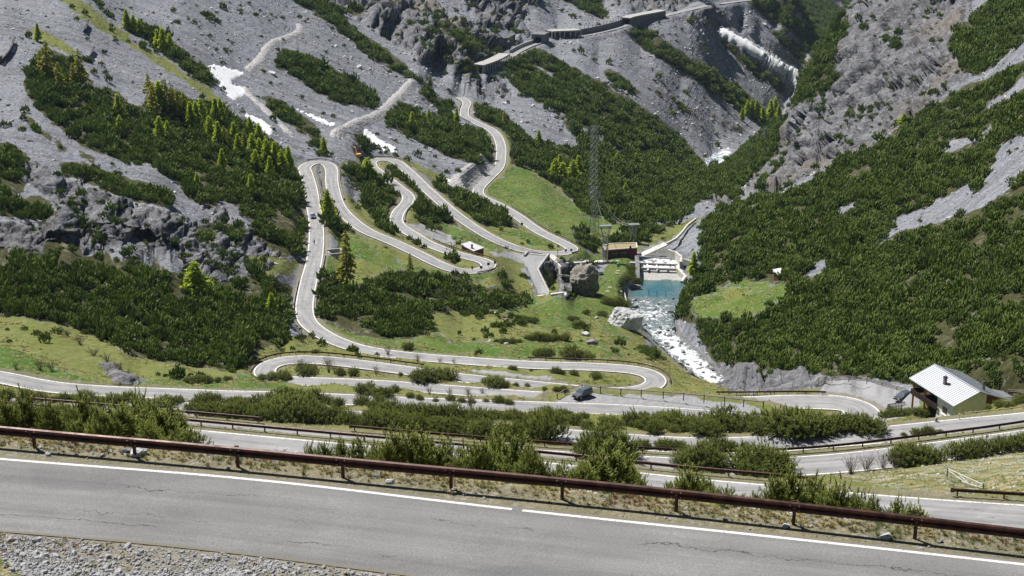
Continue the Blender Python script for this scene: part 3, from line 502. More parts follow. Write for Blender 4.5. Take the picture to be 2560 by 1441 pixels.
 (MUGO, [(1870, 350), (1910, 320), (1960, 310), (1985, 280), (1960, 380), (1930, 420), (1880, 450), (1830, 480), (1750, 480), (1765, 420), (1820, 400)]),
 (BARE, [(1745, 345), (1790, 375), (1830, 365), (1825, 400), (1790, 410), (1760, 425), (1765, 395), (1740, 370)]), (ROCK, [(1765, 485), (1820, 490), (1830, 515), (1790, 520)]),
 # crag
 (ROCK, [(2130, -5), (2440, -5), (2400, 60), (2380, 130), (2420, 190), (2380, 220), (2330, 270), (2260, 290), (2200, 340), (2120, 380), (2060, 420), (1960, 470), (1900, 490), (1860, 480), (1890, 440), (1945, 385), (1970, 300), (1985, 250), (2000, 200), (2080, 100)]),
 (MUGO, [(2000, 190), (2030, 130), (2070, 80), (2130, 45), (2112, 110), (2090, 140), (2080, 180), (2120, 190), (2110, 210), (2060, 230), (2040, 250), (1988, 262), (1995, 220)]), (SPARSE, [(2040, 240), (2090, 215), (2085, 250), (2050, 290)]), (SPARSE, [(2180, 70), (2250, 60), (2240, 110), (2210, 130)]), (SPARSE, [(2160, 240), (2190, 250), (2185, 290), (2160, 280)]), (SPARSE, [(1880, 440), (1960, 390), (1970, 420), (1900, 470)]),
 (SPARSE, [(2230, 120), (2260, 90), (2250, 140), (2225, 150)]), (SPARSE, [(2120, 290), (2160, 260), (2150, 320)]), (SPARSE, [(2170, 320), (2220, 275), (2215, 300), (2190, 330)]),
 (MUGO, [(2390, 85), (2440, 22), (2480, -5), (2565, -5), (2565, 105), (2500, 155), (2440, 195), (2400, 170), (2375, 120)]),
 # right flank
 (MUGO, [(2565, 150), (2480, 190), (2400, 225), (2300, 285), (2200, 355), (2100, 405), (2060, 432), (1960, 482), (1880, 492), (1840, 505), (1750, 545), (1715, 575), (1750, 600), (1755, 650), (1735, 690), (1690, 750), (1690, 800), (1740, 810), (1760, 865), (1790, 905), (1870, 925), (2000, 930), (2070, 940), (2200, 950), (2280, 965), (2565, 992)]),
 (SPARSE, [(2040, 425), (2260, 290), (2290, 290), (2100, 410)]),
 (SCREE, [(2565, 185), (2520, 225), (2470, 255), (2455, 275), (2480, 265), (2530, 240), (2565, 212)]), (SCREE, [(2565, 108), (2520, 138), (2510, 155), (2565, 128)]), (SCREE, [(2490, 305), (2440, 340), (2370, 352), (2345, 390), (2400, 375), (2470, 345)]),
 (SCREE, [(2565, 330), (2500, 360), (2480, 425), (2440, 445), (2330, 510), (2240, 548), (2200, 605), (2150, 632), (2190, 620), (2260, 575), (2350, 555), (2420, 538), (2450, 522), (2510, 482), (2550, 440), (2565, 405)]), (MUGO, [(2415, 445), (2460, 440), (2475, 460), (2440, 485)]),
 (SCREE, [(2065, 648), (2030, 665), (2008, 682), (2040, 692), (2062, 668)]), (SCREE, [(2148, 498), (2092, 528), (2105, 536), (2142, 508)]), (SCREE, [(2325, 395), (2310, 420), (2318, 418)]), (SCREE, [(1805, 590), (1815, 600), (1802, 620)]), (SCREE, [(1875, 515), (1895, 515), (1890, 525)]),
 (BARE, [(1725, 575), (1760, 572), (1755, 600), (1720, 620), (1715, 600)]),
 (MEADOW, [(1720, 762), (1760, 732), (1850, 702), (1900, 708), (1972, 715), (1960, 752), (1890, 790), (1870, 802), (1850, 790), (1790, 802), (1735, 792)]), (DRY, [(1770, 740), (1840, 715), (1900, 730), (1840, 750)]),
 (DRY, [(1600, 608), (1650, 580), (1750, 540), (1765, 550), (1720, 600), (1660, 610)]), (BARE, [(1675, 600), (1720, 570), (1755, 545), (1765, 550), (1725, 600)]),
 (ROCK, [(1778, 905), (1870, 925), (2000, 930), (2068, 942), (2060, 962), (1900, 985), (1830, 985), (1790, 960)]), (MUGO, [(2270, 940), (2565, 980), (2565, 1015), (2440, 1010), (2300, 985)]),
 # knoll and dam meadow
 (MEADOW, [(815, 572), (880, 582), (960, 600), (1060, 650), (1115, 682), (1020, 690), (950, 660), (880, 640), (850, 640), (820, 620)]), (DRY, [(880, 585), (1000, 622), (1115, 682), (1000, 655)]), (DRY, [(830, 630), (900, 645), (1000, 690), (960, 725), (840, 700)]),
 (DRY, [(1180, 692), (1250, 660), (1310, 680), (1335, 720), (1325, 755), (1260, 725)]), (MEADOW, [(1120, 685), (1240, 672), (1250, 690), (1180, 700)]),
 (MUGO, [(795, 692), (840, 690), (870, 720), (900, 710), (1000, 672), (1060, 682), (1150, 690), (1250, 720), (1315, 740), (1322, 765), (1240, 772), (1200, 775), (1160, 795), (1100, 815), (1030, 852), (900, 842), (820, 812), (785, 770)]),
 (MEADOW, [(840, 838), (1000, 868), (1050, 850), (1200, 782), (1330, 765), (1430, 740), (1510, 680), (1530, 640), (1595, 650), (1592, 680), (1560, 700), (1560, 770), (1540, 830), (1610, 860), (1640, 880), (1530, 900), (1300, 895), (1000, 880), (880, 855)]),
 (DRY, [(1100, 820), (1250, 800), (1400, 830), (1500, 800), (1530, 850), (1450, 860), (1300, 850), (1120, 860)]), (SPARSE, [(1060, 790), (1200, 772), (1300, 790), (1330, 810), (1250, 822), (1080, 832)]), (DRY, [(1480, 870), (1600, 850), (1700, 930), (1660, 920)]), (SPARSE, [(1590, 862), (1640, 872), (1700, 925), (1660, 905), (1600, 890)]), (DRY, [(1150, 690), (1200, 705), (1240, 720), (1180, 715)]),
 (GRAVEL, [(1213, 631), (1314, 633), (1367, 643), (1344, 675), (1374, 735), (1344, 740), (1317, 668), (1270, 645)]), (GRAVEL, [(1022, 560), (1055, 562), (1125, 592), (1140, 612), (1119, 612), (1060, 592), (1015, 568)]),
 (ROCK, [(1350, 660), (1390, 650), (1470, 655), (1500, 690), (1480, 735), (1420, 745), (1390, 740), (1365, 700)]), (DRY, [(1355, 690), (1390, 690), (1400, 740), (1380, 740)]),
 # lower left
 (ROCK, [(-5, 556), (100, 560), (150, 520), (60, 450), (60, 400), (130, 430), (240, 480), (330, 510), (430, 530), (480, 560), (560, 540), (640, 580), (680, 620), (720, 640), (690, 662), (640, 690), (560, 702), (500, 692), (450, 668), (380, 662), (250, 645), (160, 625), (100, 632), (-5, 622)]),
 (MUGO, [(480, 570), (530, 560), (550, 600), (520, 612)]), (MUGO, [(560, 556), (612, 570), (600, 602), (570, 592)]), (MUGO, [(640, 545), (680, 590), (720, 630), (690, 630), (640, 590)]), (MUGO, [(160, 565), (182, 562), (180, 580), (158, 580)]), (MUGO, [(188, 565), (210, 563), (208, 577), (190, 578)]), (MUGO, [(60, 500), (110, 500), (150, 545), (100, 540)]), (SPARSE, [(620, 640), (700, 640), (690, 652), (640, 660)]),
 (DRY, [(660, 640), (720, 648), (760, 655), (720, 690), (640, 690), (690, 665)]),
 (MUGO, [(-5, 615), (100, 632), (150, 628), (260, 652), (400, 670), (480, 690), (560, 705), (640, 692), (690, 702), (730, 720), (730, 790), (715, 850), (650, 880), (615, 900), (590, 930), (540, 922), (420, 902), (330, 892), (250, 842), (130, 802), (60, 792), (-5, 790)]),
 (DRY, [(-5, 802), (60, 802), (140, 832), (230, 882), (270, 912), (330, 962), (280, 967), (120, 952), (-5, 932)]), (MEADOW, [(-5, 860), (60, 880), (140, 925), (230, 955), (300, 968), (120, 962), (-5, 935)]), (ROCK, [(245, 912), (290, 912), (375, 952), (340, 962), (280, 957)]),
 (MEADOW, [(330, 955), (600, 935), (720, 952), (720, 980), (400, 975)]), (SPARSE, [(330, 915), (480, 930), (600, 935), (590, 950), (400, 950)]),
 # lay-bys and car park
 (GRAVEL, [(1170, 926), (1260, 930), (1370, 945), (1440, 962), (1420, 966), (1330, 950), (1200, 936)]), (GRAVEL, [(1385, 1008), (1440, 976), (1500, 985), (1600, 988), (1700, 990), (1800, 1005), (1905, 1020), (1900, 1036), (1780, 1030), (1600, 1018)]),
 (GRAVEL, [(2040, 985), (2070, 950), (2140, 950), (2230, 966), (2300, 990), (2290, 1030), (2200, 1056), (2150, 1056), (2150, 1020), (2090, 1000)]),
 (GRAVEL, [(812, 590), (830, 590), (842, 615), (820, 640), (810, 640)]),
 # near banks
 (BANK, [(-5, 1050), (400, 1090), (1000, 1150), (1500, 1200), (2100, 1260), (2565, 1320), (2565, 1441), (-5, 1441)]),
 (BANK, [(2020, 1155), (2300, 1150), (2400, 1120), (2565, 1100), (2565, 1240), (2350, 1240), (2100, 1200)]),
]: poly(c, P)
def cover(X, Y, Z, jit=0.0):
    px, py = project(np.stack([X, Y, Z], -1))
    if jit:
        s = 10.0 / np.maximum(Y, 30)
        n1 = vnoise(X * .22, Y * .22, Z * .22, 3) + .6 * vnoise(X * .7, Y * .7, Z * .7, 4); n2 = vnoise(X * .22, Y * .22, Z * .22, 8) + .6 * vnoise(X * .7, Y * .7, Z * .7, 9)
        px = px + n1 * jit; py = py + n2 * jit * 0.7
    return CM[np.clip((py / 2 + .5).astype(int), 0, 720), np.clip((px / 2 + .5).astype(int), 0, 1280)]

# the little gorge beside the service lane
def inpoly0(P_, x, y):
    r = np.zeros(x.shape, bool)
    for i in range(len(P_)):
        xa, ya = P_[i]; xb, yb = P_[(i + 1) % len(P_)]
        if ya != yb: r ^= ((ya > y) != (yb > y)) & (x < (xb - xa) * (y - ya) / (yb - ya) + xa)
    return r
GZ0 = GZ.copy(); gqx, gqy = project(np.stack([GX, GY, GZ], -1)); gm = inpoly0([(1382, 652), (1480, 664), (1476, 690), (1425, 700), (1418, 728), (1386, 733), (1356, 676)], gqx, gqy).astype(np.float32)
for _ in range(3): gm = (np.roll(gm, 1, 0) + np.roll(gm, -1, 0) + np.roll(gm, 1, 1) + np.roll(gm, -1, 1) + 2 * gm) / 6
GZ = GZ - 7.0 * gm * (dist > 2)
# ------------------------------------------------------------------ final land mesh: rows spread by how large they show
dens_t = np.abs(np.gradient(GZ / GY, axis=0)) * 3700 * 1.0 + np.gradient(gl)[:, None] * 120.0
for _ in range(3):                                         # even the row spacing out between neighbouring columns
    dens_t = (np.roll(dens_t, 1, 1) + dens_t * 2 + np.roll(dens_t, -1, 1)) / 4
cum = np.cumsum(dens_t, 0); cum -= cum[0]; cum /= cum[-1]
NR = 1400
rows = np.linspace(0, 1, NR)
LL = np.stack([np.interp(rows, cum[:, j], gl) for j in range(NA)], 1)
for _ in range(6): LL[:, 1:-1] = (LL[:, :-2] + 2 * LL[:, 1:-1] + LL[:, 2:]) / 4
MY = np.exp(LL); MX = MY * ga[None]
MZ = sample(GZ, MX, MY); MD = sample(dist, MX, MY); MRV = sample(isriv.astype(np.float32), MX, MY)
print('rows spread', round(time.time() - T0, 1))
cls = cover(MX, MY, MZ, 7.0)
onroad = MD < 0.6
off = smooth((MD - 0.8) / 6.0)
def gridnormal(X, Y, Z):
    P = np.stack([X, Y, Z], -1); a = np.gradient(P, axis=1); b = np.gradient(P, axis=0); n = np.cross(a, b); n /= np.linalg.norm(n, axis=-1, keepdims=True) + 1e-9; return n
def soften(m, it=3):
    m = m.astype(np.float32)
    for _ in range(it): m = (np.roll(m, 1, 0) + np.roll(m, -1, 0) + np.roll(m, 1, 1) + np.roll(m, -1, 1) + 2 * m) / 6
    return m
rock = soften(cls == ROCK, 4); scree = soften((cls == SCREE) | (cls == BARE), 4); grass = soften((cls == MEADOW) | (cls == DRY) | (cls == SPARSE), 3); mug = soften(cls == MUGO, 3)
Nn = gridnormal(MX, MY, MZ)
# rock: slabs, ledges and clefts; scree: ribs and runnels down the fall line; turf: humps
th = (MX * 0.6 + MY * 0.25 + MZ * 1.0)
big = fbm(MX / 26, MY / 26, MZ / 16, 4, 21, True); led = fbm(MX / 9, MY / 9, MZ / 4.5, 3, 31, True); fine = fbm(MX / 2.6, MY / 2.6, MZ / 1.8, 2, 41)
cleft = np.clip(vnoise(MX / 7 + big * 1.5, MY / 16, MZ / 18, 51), 0.2, 1) - 0.2
sc = np.clip(MY / 700.0, 0.45, 1.5)
crk = np.clip(.16 - np.abs(vnoise(MX / 11 + led * .5, MY / 11, MZ / 22, 53)), 0, 1) / .16; crk2 = np.clip(.13 - np.abs(vnoise(MX / 5 + MZ / 14, MY / 9, MZ / 6 - MX / 12, 57)), 0, 1) / .13
rm = rock > .02; d_rock = np.zeros(MX.shape, np.float32); rx, ry_, rz_ = MX[rm], MY[rm], MZ[rm]; rs_ = 1 / np.clip(ry_ / 700.0, .55, 1.5)
wob1 = fine[rm] * .8 + big[rm] * 1.5; q1 = rx * .8 + rz_ * .6; q2 = -rx * .6 + rz_ * .8       # beds dip to the right
big1 = np.where((rx > 110) & (ry_ > 560), .8, 1.0); f1, j1 = facets((q1 + wob1) / 17 * rs_ * big1, ry_ / 13 * rs_ * big1, (q2 + wob1) / 10 * rs_ * big1, 801); f2, j2 = facets((q1 + wob1) / 6.5 * rs_, ry_ / 5.5 * rs_, (q2 + wob1) / 3.6 * rs_, 811); f3, j3 = facets(q1 / 2.4 * rs_, ry_ / 2.4 * rs_, q2 / 1.6 * rs_, 821)
d_rock[rm] = (f1 * 4.6 / big1 + f2 * 2.3 + f3 * .8 - 1.9 * smooth((.1 - j1) / .1) - .9 * smooth((.1 - j2) / .1) + big[rm] * 1.6 - cleft[rm] * 2.4 - crk[rm] * 1.6) / rs_ * np.clip((ry_ - 250) / 300, .25, 1.0) * np.where(rx > 110, .72, 1.0)
lb_ = [(1794, 60), (1830, 78), (1888, 108), (1940, 140), (2010, 178), (2005, 228), (1965, 196), (1915, 160), (1864, 124), (1805, 90)]; lb2 = [(520, 158), (620, 178), (580, 205), (620, 225), (590, 255), (545, 220)]; pj = project(np.stack([MX, MY, MZ], -1)); calm = 1 - soften(inpoly0(lb_, *pj) | inpoly0(lb2, *pj), 3)
fall = vnoise(MX / 30, MY / 30, 0 * MX, 61)
d_scree = (fbm(MX / 14, MY / 14, MZ / 14, 3, 71) * 0.55 + fbm(MX / 2.2, MY / 2.2, MZ / 2.2, 2, 81) * 0.32 + np.clip(vnoise(MX / 3.1, MY / 3.1, MZ / 3.1, 85) - .45, 0, 1) * 1.2) * np.clip(MY / 600, .12, 1.4)
d_grass = (fbm(MX / 11, MY / 11, 0 * MX, 3, 91) * 0.5 + fbm(MX / 1.7, MY / 1.7, 0 * MX, 2, 95) * 0.12) * np.clip(MY / 300, 0.16, 1.2)
disp = (soften(rock, 1) * d_rock + scree * d_scree + grass * d_grass + mug * d_grass * 1.6) * off * calm
cavem = np.zeros(MX.shape, np.float32); cpx, cpy = project(np.stack([MX, MY, MZ], -1))
def inpoly(P_, x, y):
    r = np.zeros(x.shape, bool)
    for i in range(len(P_)):
        xa, ya = P_[i]; xb, yb = P_[(i + 1) % len(P_)]
        if ya != yb: r ^= ((ya > y) != (yb > y)) & (x < (xb - xa) * (y - ya) / (yb - ya) + xa)
    return r
wx_, wy_ = cpx + 9 * led + 5 * fine, cpy + 7 * big + 4 * fine
for P_, dp in (([(116, 598), (150, 584), (206, 598), (206, 650), (116, 645)], 7), ([(210, 578), (240, 568), (300, 574), (400, 592), (440, 622), (455, 676), (380, 668), (250, 652), (222, 622)], 9), ([(500, 640), (560, 630), (620, 650), (640, 690), (560, 700), (510, 690)], 4),
    ([(1085, 150), (1130, 138), (1172, 160), (1198, 190), (1208, 245), (1170, 238), (1120, 212), (1090, 185)], 30), ([(880, 20), (940, 8), (1050, 58), (1062, 92), (990, 92), (930, 62)], 16), ([(1000, 98), (1040, 94), (1130, 130), (1090, 145), (1030, 125)], 14), ([(1160, 8), (1190, -5), (1290, -5), (1290, 50), (1180, 42)], 18), ([(1310, 0), (1350, -5), (1335, 50), (1300, 80), (1290, 60)], 14), ([(1500, -5), (1700, -5), (1690, 20), (1560, 18)], 16), ([(1740, 30), (1800, 25), (1872, 65), (1880, 98), (1830, 80)], 18), ([(1230, 110), (1290, 100), (1285, 125), (1240, 140)], 10), ([(1215, 195), (1255, 200), (1285, 235), (1250, 238)], 7),
    ([(1828, 926), (1880, 922), (1908, 966), (1850, 978)], 9), ([(1925, 930), (1950, 928), (1955, 960), (1930, 962)], 5), ([(2000, 925), (2020, 925), (2025, 950), (2005, 950)], 4),
    ([(1990, 262), (2040, 256), (2058, 300), (2030, 322), (1992, 300)], 12), ([(2110, 85), (2135, 75), (2150, 110), (2120, 120)], 9), ([(2185, 150), (2215, 140), (2225, 200), (2195, 205)], 9), ([(2300, 150), (2340, 120), (2350, 190), (2310, 200)], 9), ([(2230, 250), (2265, 235), (2260, 275), (2235, 280)], 8), ([(2120, 190), (2150, 180), (2140, 230)], 8), ([(2060, 330), (2090, 310), (2085, 370), (2060, 380)], 7), ([(2370, 60), (2400, 30), (2395, 90)], 8), ([(1920, 390), (1950, 380), (1945, 430), (1915, 440)], 6), ([(100, 560), (150, 520), (60, 450), (75, 500)], 3), ([(280, 500), (340, 520), (300, 540)], 3)):
    y0_, y1_ = min(p[1] for p in P_), max(p[1] for p in P_); gr = np.clip((cpy - y0_) / (y1_ - y0_), 0, 1.1); cavem = np.maximum(cavem, dp * (.35 + 1.5 * gr) * soften(inpoly(P_, wx_, wy_), 2) * np.where(MX > 120, .45, 1))
disp = np.where(MD < 0.4, 0, disp) - soften(MRV > .5, 1) * (0.25 * np.abs(fine)) * (MD < 0.5)
# the crag stays a wall: push it mostly sideways and towards the light, little upwards
cavem = cavem * (MD > 3)
PX = MX + Nn[..., 0] * disp + ga[None] * cavem; PY = MY + Nn[..., 1] * disp + cavem; PZ = MZ + Nn[..., 2] * disp
print('relief', round(time.time() - T0, 1))
def onehot(c): return soften(np.isin(cls, c), 1)
bankm = onehot([BANK]); wet = soften((MRV > .5) & (MD < 1.6), 1)
verge = ((MD > -0.5) & (MD < 1.6) & (MRV < .5)).astype(np.float32); verge = soften(verge, 1)
snv = sample(sn, MX, MY); cls = np.where((snv > .02) & (snv < 1.9 + 1.1 * vnoise(MX / 3, 0 * MX, 0 * MX, 227)) & (MY < 70), GRAVEL, cls)
maskA = np.stack([onehot([MEADOW]), soften((cls == DRY) | ((cls == SPARSE) & (MY < 560)), 1), soften((cls == ROCK) | ((cls == SPARSE) & (MX > 80) & (MY > 560)), 1), onehot([MUGO])], -1)
maskB = np.stack([onehot([GRAVEL]), bankm, verge, wet], -1)
cells = np.arange(NR * NA).reshape(NR, NA)
Q = np.stack([cells[:-1, :-1], cells[:-1, 1:], cells[1:, 1:], cells[1:, :-1]], -1).reshape(-1, 4)
def ground_material():
    k = NB('mountain ground'); p = k.pos()
    ra = k.n('Attribute', attribute_name='coverA'); rb = k.n('Attribute', attribute_name='coverB')
    sa = k.n('SeparateColor'); k.put(sa.inputs[0], ra.outputs['Color']); sb = k.n('SeparateColor'); k.put(sb.inputs[0], rb.outputs['Color'])
    mead, dry, rock, mug = sa.outputs[0], sa.outputs[1], sa.outputs[2], ra.outputs['Alpha']
    grav, bank, verge, wet = sb.outputs[0], sb.outputs[1], sb.outputs[2], rb.outputs['Alpha']
    n1 = k.noise(p, 0.075, 6, .62); n2 = k.noise(p, 0.6, 5, 0.65); n3 = k.noise(p, 3.5, 4, 0.7); nbig = k.noise(p, 0.012, 3)
    st = k.noise(k.scaled(p, (.014, .17, .014)), 1.0, 6, 0.7, dist=.35); st2 = k.noise(k.scaled(p, (.03, .5, .03)), 1.0, 4, .6, dist=.3)              # streaks that run down the slope
    vor = k.voro(p, 0.55); vs = k.voro(p, 1.7, 'Color')
    vsg = k.n('RGBToBW'); k.put(vsg.inputs[0], vs); stone = vsg.outputs[0]
    # scree: blue-grey stones with darker damp streaks and rusty patches
    c_sc = k.mix(k.rng(n2, .3, .7), (.15, .158, .178), (.275, .288, .318))
    c_sc = k.mix(k.rng(stone, .25, .8), k.mix(1.0, c_sc, (.72, .72, .74), 'MULTIPLY'), c_sc)
    c_sc = k.mix(k.math('MULTIPLY', k.rng(st, .5, .62), .6), c_sc, (.1, .1, .11)); c_sc = k.mix(k.math('MULTIPLY', k.rng(st2, .55, .68), .45), c_sc, (.1, .1, .107)); c_sc = k.mix(k.math('MULTIPLY', k.rng(st, .46, .36), .5), c_sc, (.29, .295, .31)); c_sc = k.mix(k.math('MULTIPLY', k.math('LESS_THAN', stone, .26), .55), c_sc, (.07, .07, .075))
    c_sc = k.mix(k.math('MULTIPLY', k.rng(n1, .6, .75), .3), c_sc, (.2, .165, .12))
    # rock: grey dolomite, ochre and black water stains, paler edges
    rs = k.noise(k.scaled(p, (.2, .2, .15)), 1.0, 8, .7, dist=.4); rb_ = k.noise(k.scaled(p, (.06, .06, .3)), 1.0, 4, .6, dist=1.2)
    c_rk = k.ramp(rs, [(.28, (.06, .06, .067)), (.5, (.15, .152, .165)), (.72, (.285, .286, .295))])
    c_rk = k.mix(k.math('MULTIPLY', k.rng(rb_, .52, .62), .5), c_rk, (.115, .112, .115))
    for vs_, th_, am_ in ((.085, .045, .8), (.24, .05, .6)):   # joints and bedding cracks
        ve = k.n('TexVoronoi', feature='DISTANCE_TO_EDGE'); rot = k.n('Mapping'); k.put(rot.inputs['Vector'], k.mix(.045, p, k.noise(p, .12, 4, .6, 'Color'), 'ADD') if False else p); rot.inputs['Rotation'].default_value = (.2, .65, .3); rot.inputs['Scale'].default_value = (.55, 1, 1.5)
        dsp = k.n('VectorMath', operation='ADD'); k.put(dsp.inputs[0], rot.outputs[0]); nc = k.n('VectorMath', operation='SCALE'); k.put(nc.inputs[0], k.noise(p, .1, 5, .65, 'Color')); nc.inputs['Scale'].default_value = 9.0; k.put(dsp.inputs[1], nc.outputs[0]); k.put(ve.inputs['Vector'], dsp.outputs[0]); ve.inputs['Scale'].default_value = vs_
        c_rk = k.mix(k.math('MULTIPLY', k.rng(ve.outputs['Distance'], th_, .0), am_), c_rk, (.03, .03, .034))
    c_rk = k.mix(k.math('MULTIPLY', k.rng(nbig, .55, .7), .4), c_rk, (.2, .155, .105))
    # turf: fresh green hollows, straw-coloured rises, brown heath, specks of stone
    c_gr = k.mix(k.rng(n1, .32, .66), (.05, .112, .013), (.115, .15, .032))
    c_gr = k.mix(k.rng(n3, .35, .7), c_gr, k.mix(1.0, c_gr, (.62, .68, .5), 'MULTIPLY')); c_gr = k.mix(k.math('MULTIPLY', k.rng(n2, .56, .7), .55), c_gr, (.16, .14, .05))
    nm_ = k.noise(p, .33, 5, .7); c_gr = k.mix(k.math('MULTIPLY', k.rng(nm_, .54, .66), .6), c_gr, (.15, .125, .055)); c_gr = k.mix(k.math('MULTIPLY', k.math('GREATER_THAN', stone, .8), .4), c_gr, (.3, .3, .28))
    c_dr = k.mix(k.rng(n2, .3, .68), (.088, .125, .028), (.185, .178, .066))
    c_dr = k.mix(k.rng(n1, .5, .68), c_dr, (.12, .135, .03)); c_dr = k.mix(k.math('MULTIPLY', k.rng(n3, .55, .75), .7), c_dr, (.1, .07, .04))
    c_mu = k.mix(k.rng(n2, .3, .7), (.028, .034, .012), (.09, .085, .035)); c_mu = k.mix(k.rng(n3, .4, .7), c_mu, k.mix(1.0, c_mu, (.5, .52, .5), 'MULTIPLY')); c_mu = k.mix(k.math('MULTIPLY', k.rng(k.noise(p, .28, 4, .7), .55, .66), .8), c_mu, (.17, .165, .15))
    # near bank: straw grass, moss and limestone chips
    vc = k.voro(p, 9.0, 'Color'); vcg = k.n('RGBToBW'); k.put(vcg.inputs[0], vc); chips = k.math('MULTIPLY', k.rng(vcg.outputs[0], .62, .7), k.rng(k.noise(p, .55, 3), .4, .62))
    c_bk = k.mix(k.noise(p, 14, 3, .7), (.1, .09, .03), (.3, .25, .105)); c_bk = k.mix(k.rng(k.noise(p, .5, 5, .65), .44, .56), c_bk, (.085, .105, .026))
    c_bk = k.mix(k.math('MULTIPLY', k.rng(k.noise(p, 1.7, 3), .62, .7), .6), c_bk, (.2, .09, .04)); c_bk = k.mix(chips, c_bk, (.42, .42, .43))
    c_gv = k.mix(k.noise(p, 1.2, 4, .7), (.2, .2, .205), (.33, .33, .34)); c_vg = k.mix(k.noise(p, 6, 3, .7), (.11, .1, .075), (.24, .215, .15))
    c_wt = k.mix(k.rng(n2, .3, .7), (.07, .072, .07), (.2, .2, .195))
    c = c_sc
    edge = k.math('MULTIPLY', k.math('SUBTRACT', n2, .5), .9)
    def over(c, m, cc): return k.mix(k.rng(k.math('ADD', m, edge), .35, .65), c, cc)
    rag = k.math('MULTIPLY', k.math('ADD', k.math('MULTIPLY', k.math('SUBTRACT', k.noise(p, .13, 6, .7), .5), 2.4), k.math('SUBTRACT', n3, .5)), 1.0)
    def blend(c, m, cc): return k.mix(k.rng(k.math('ADD', m, k.math('MULTIPLY', rag, k.math('MULTIPLY', k.math('MULTIPLY', m, k.math('SUBTRACT', 1.15, m)), 3.4))), .3, .7), c, cc)
    c = over(c, rock, c_rk); c = over(c, mug, c_mu); c = blend(c, dry, c_dr); c = blend(c, mead, c_gr); c = over(c, bank, c_bk); c = over(c, grav, c_gv); c = over(c, wet, c_wt)
    c = k.mix(k.math('MULTIPLY', k.rng(k.math('ADD', verge, edge), .3, .8), .75), c, c_vg)
    k.col(c)
    h = k.math('ADD', k.math('MULTIPLY', n2, 1.0), k.math('MULTIPLY', n3, .35))
    h = k.math('ADD', h, k.math('MULTIPLY', k.math('SUBTRACT', 1.0, vor), k.math('MULTIPLY', k.math('SUBTRACT', 1.0, mead), .5)))
    hr = k.math('MULTIPLY', rock, k.math('ADD', k.math('MULTIPLY', rs, 4.0), k.math('MULTIPLY', rb_, 3.0)))
    nearf = k.rng(k.n('CameraData').outputs['View Z Depth'], 40, 350, .06, .8) if False else 0.6
    k.nor(k.bump(k.math('ADD', h, hr), 0.75, nearf))
    k.set(Roughness=.95); k.b.inputs['Specular IOR Level'].default_value = .12
    return k.m
M_GROUND = ground_material()
PZs = PZ
land = np_mesh('ground', np.stack([PX, PY, PZ], -1).reshape(-1, 3), Q, M_GROUND, smooth_=True,
               attrs=[('coverA', 'FLOAT_COLOR', maskA.reshape(-1, 4)), ('coverB', 'FLOAT_COLOR', maskB.reshape(-1, 4))])
tag(land, 'mountain valley ground with scree, rock faces and turf', kind='structure')

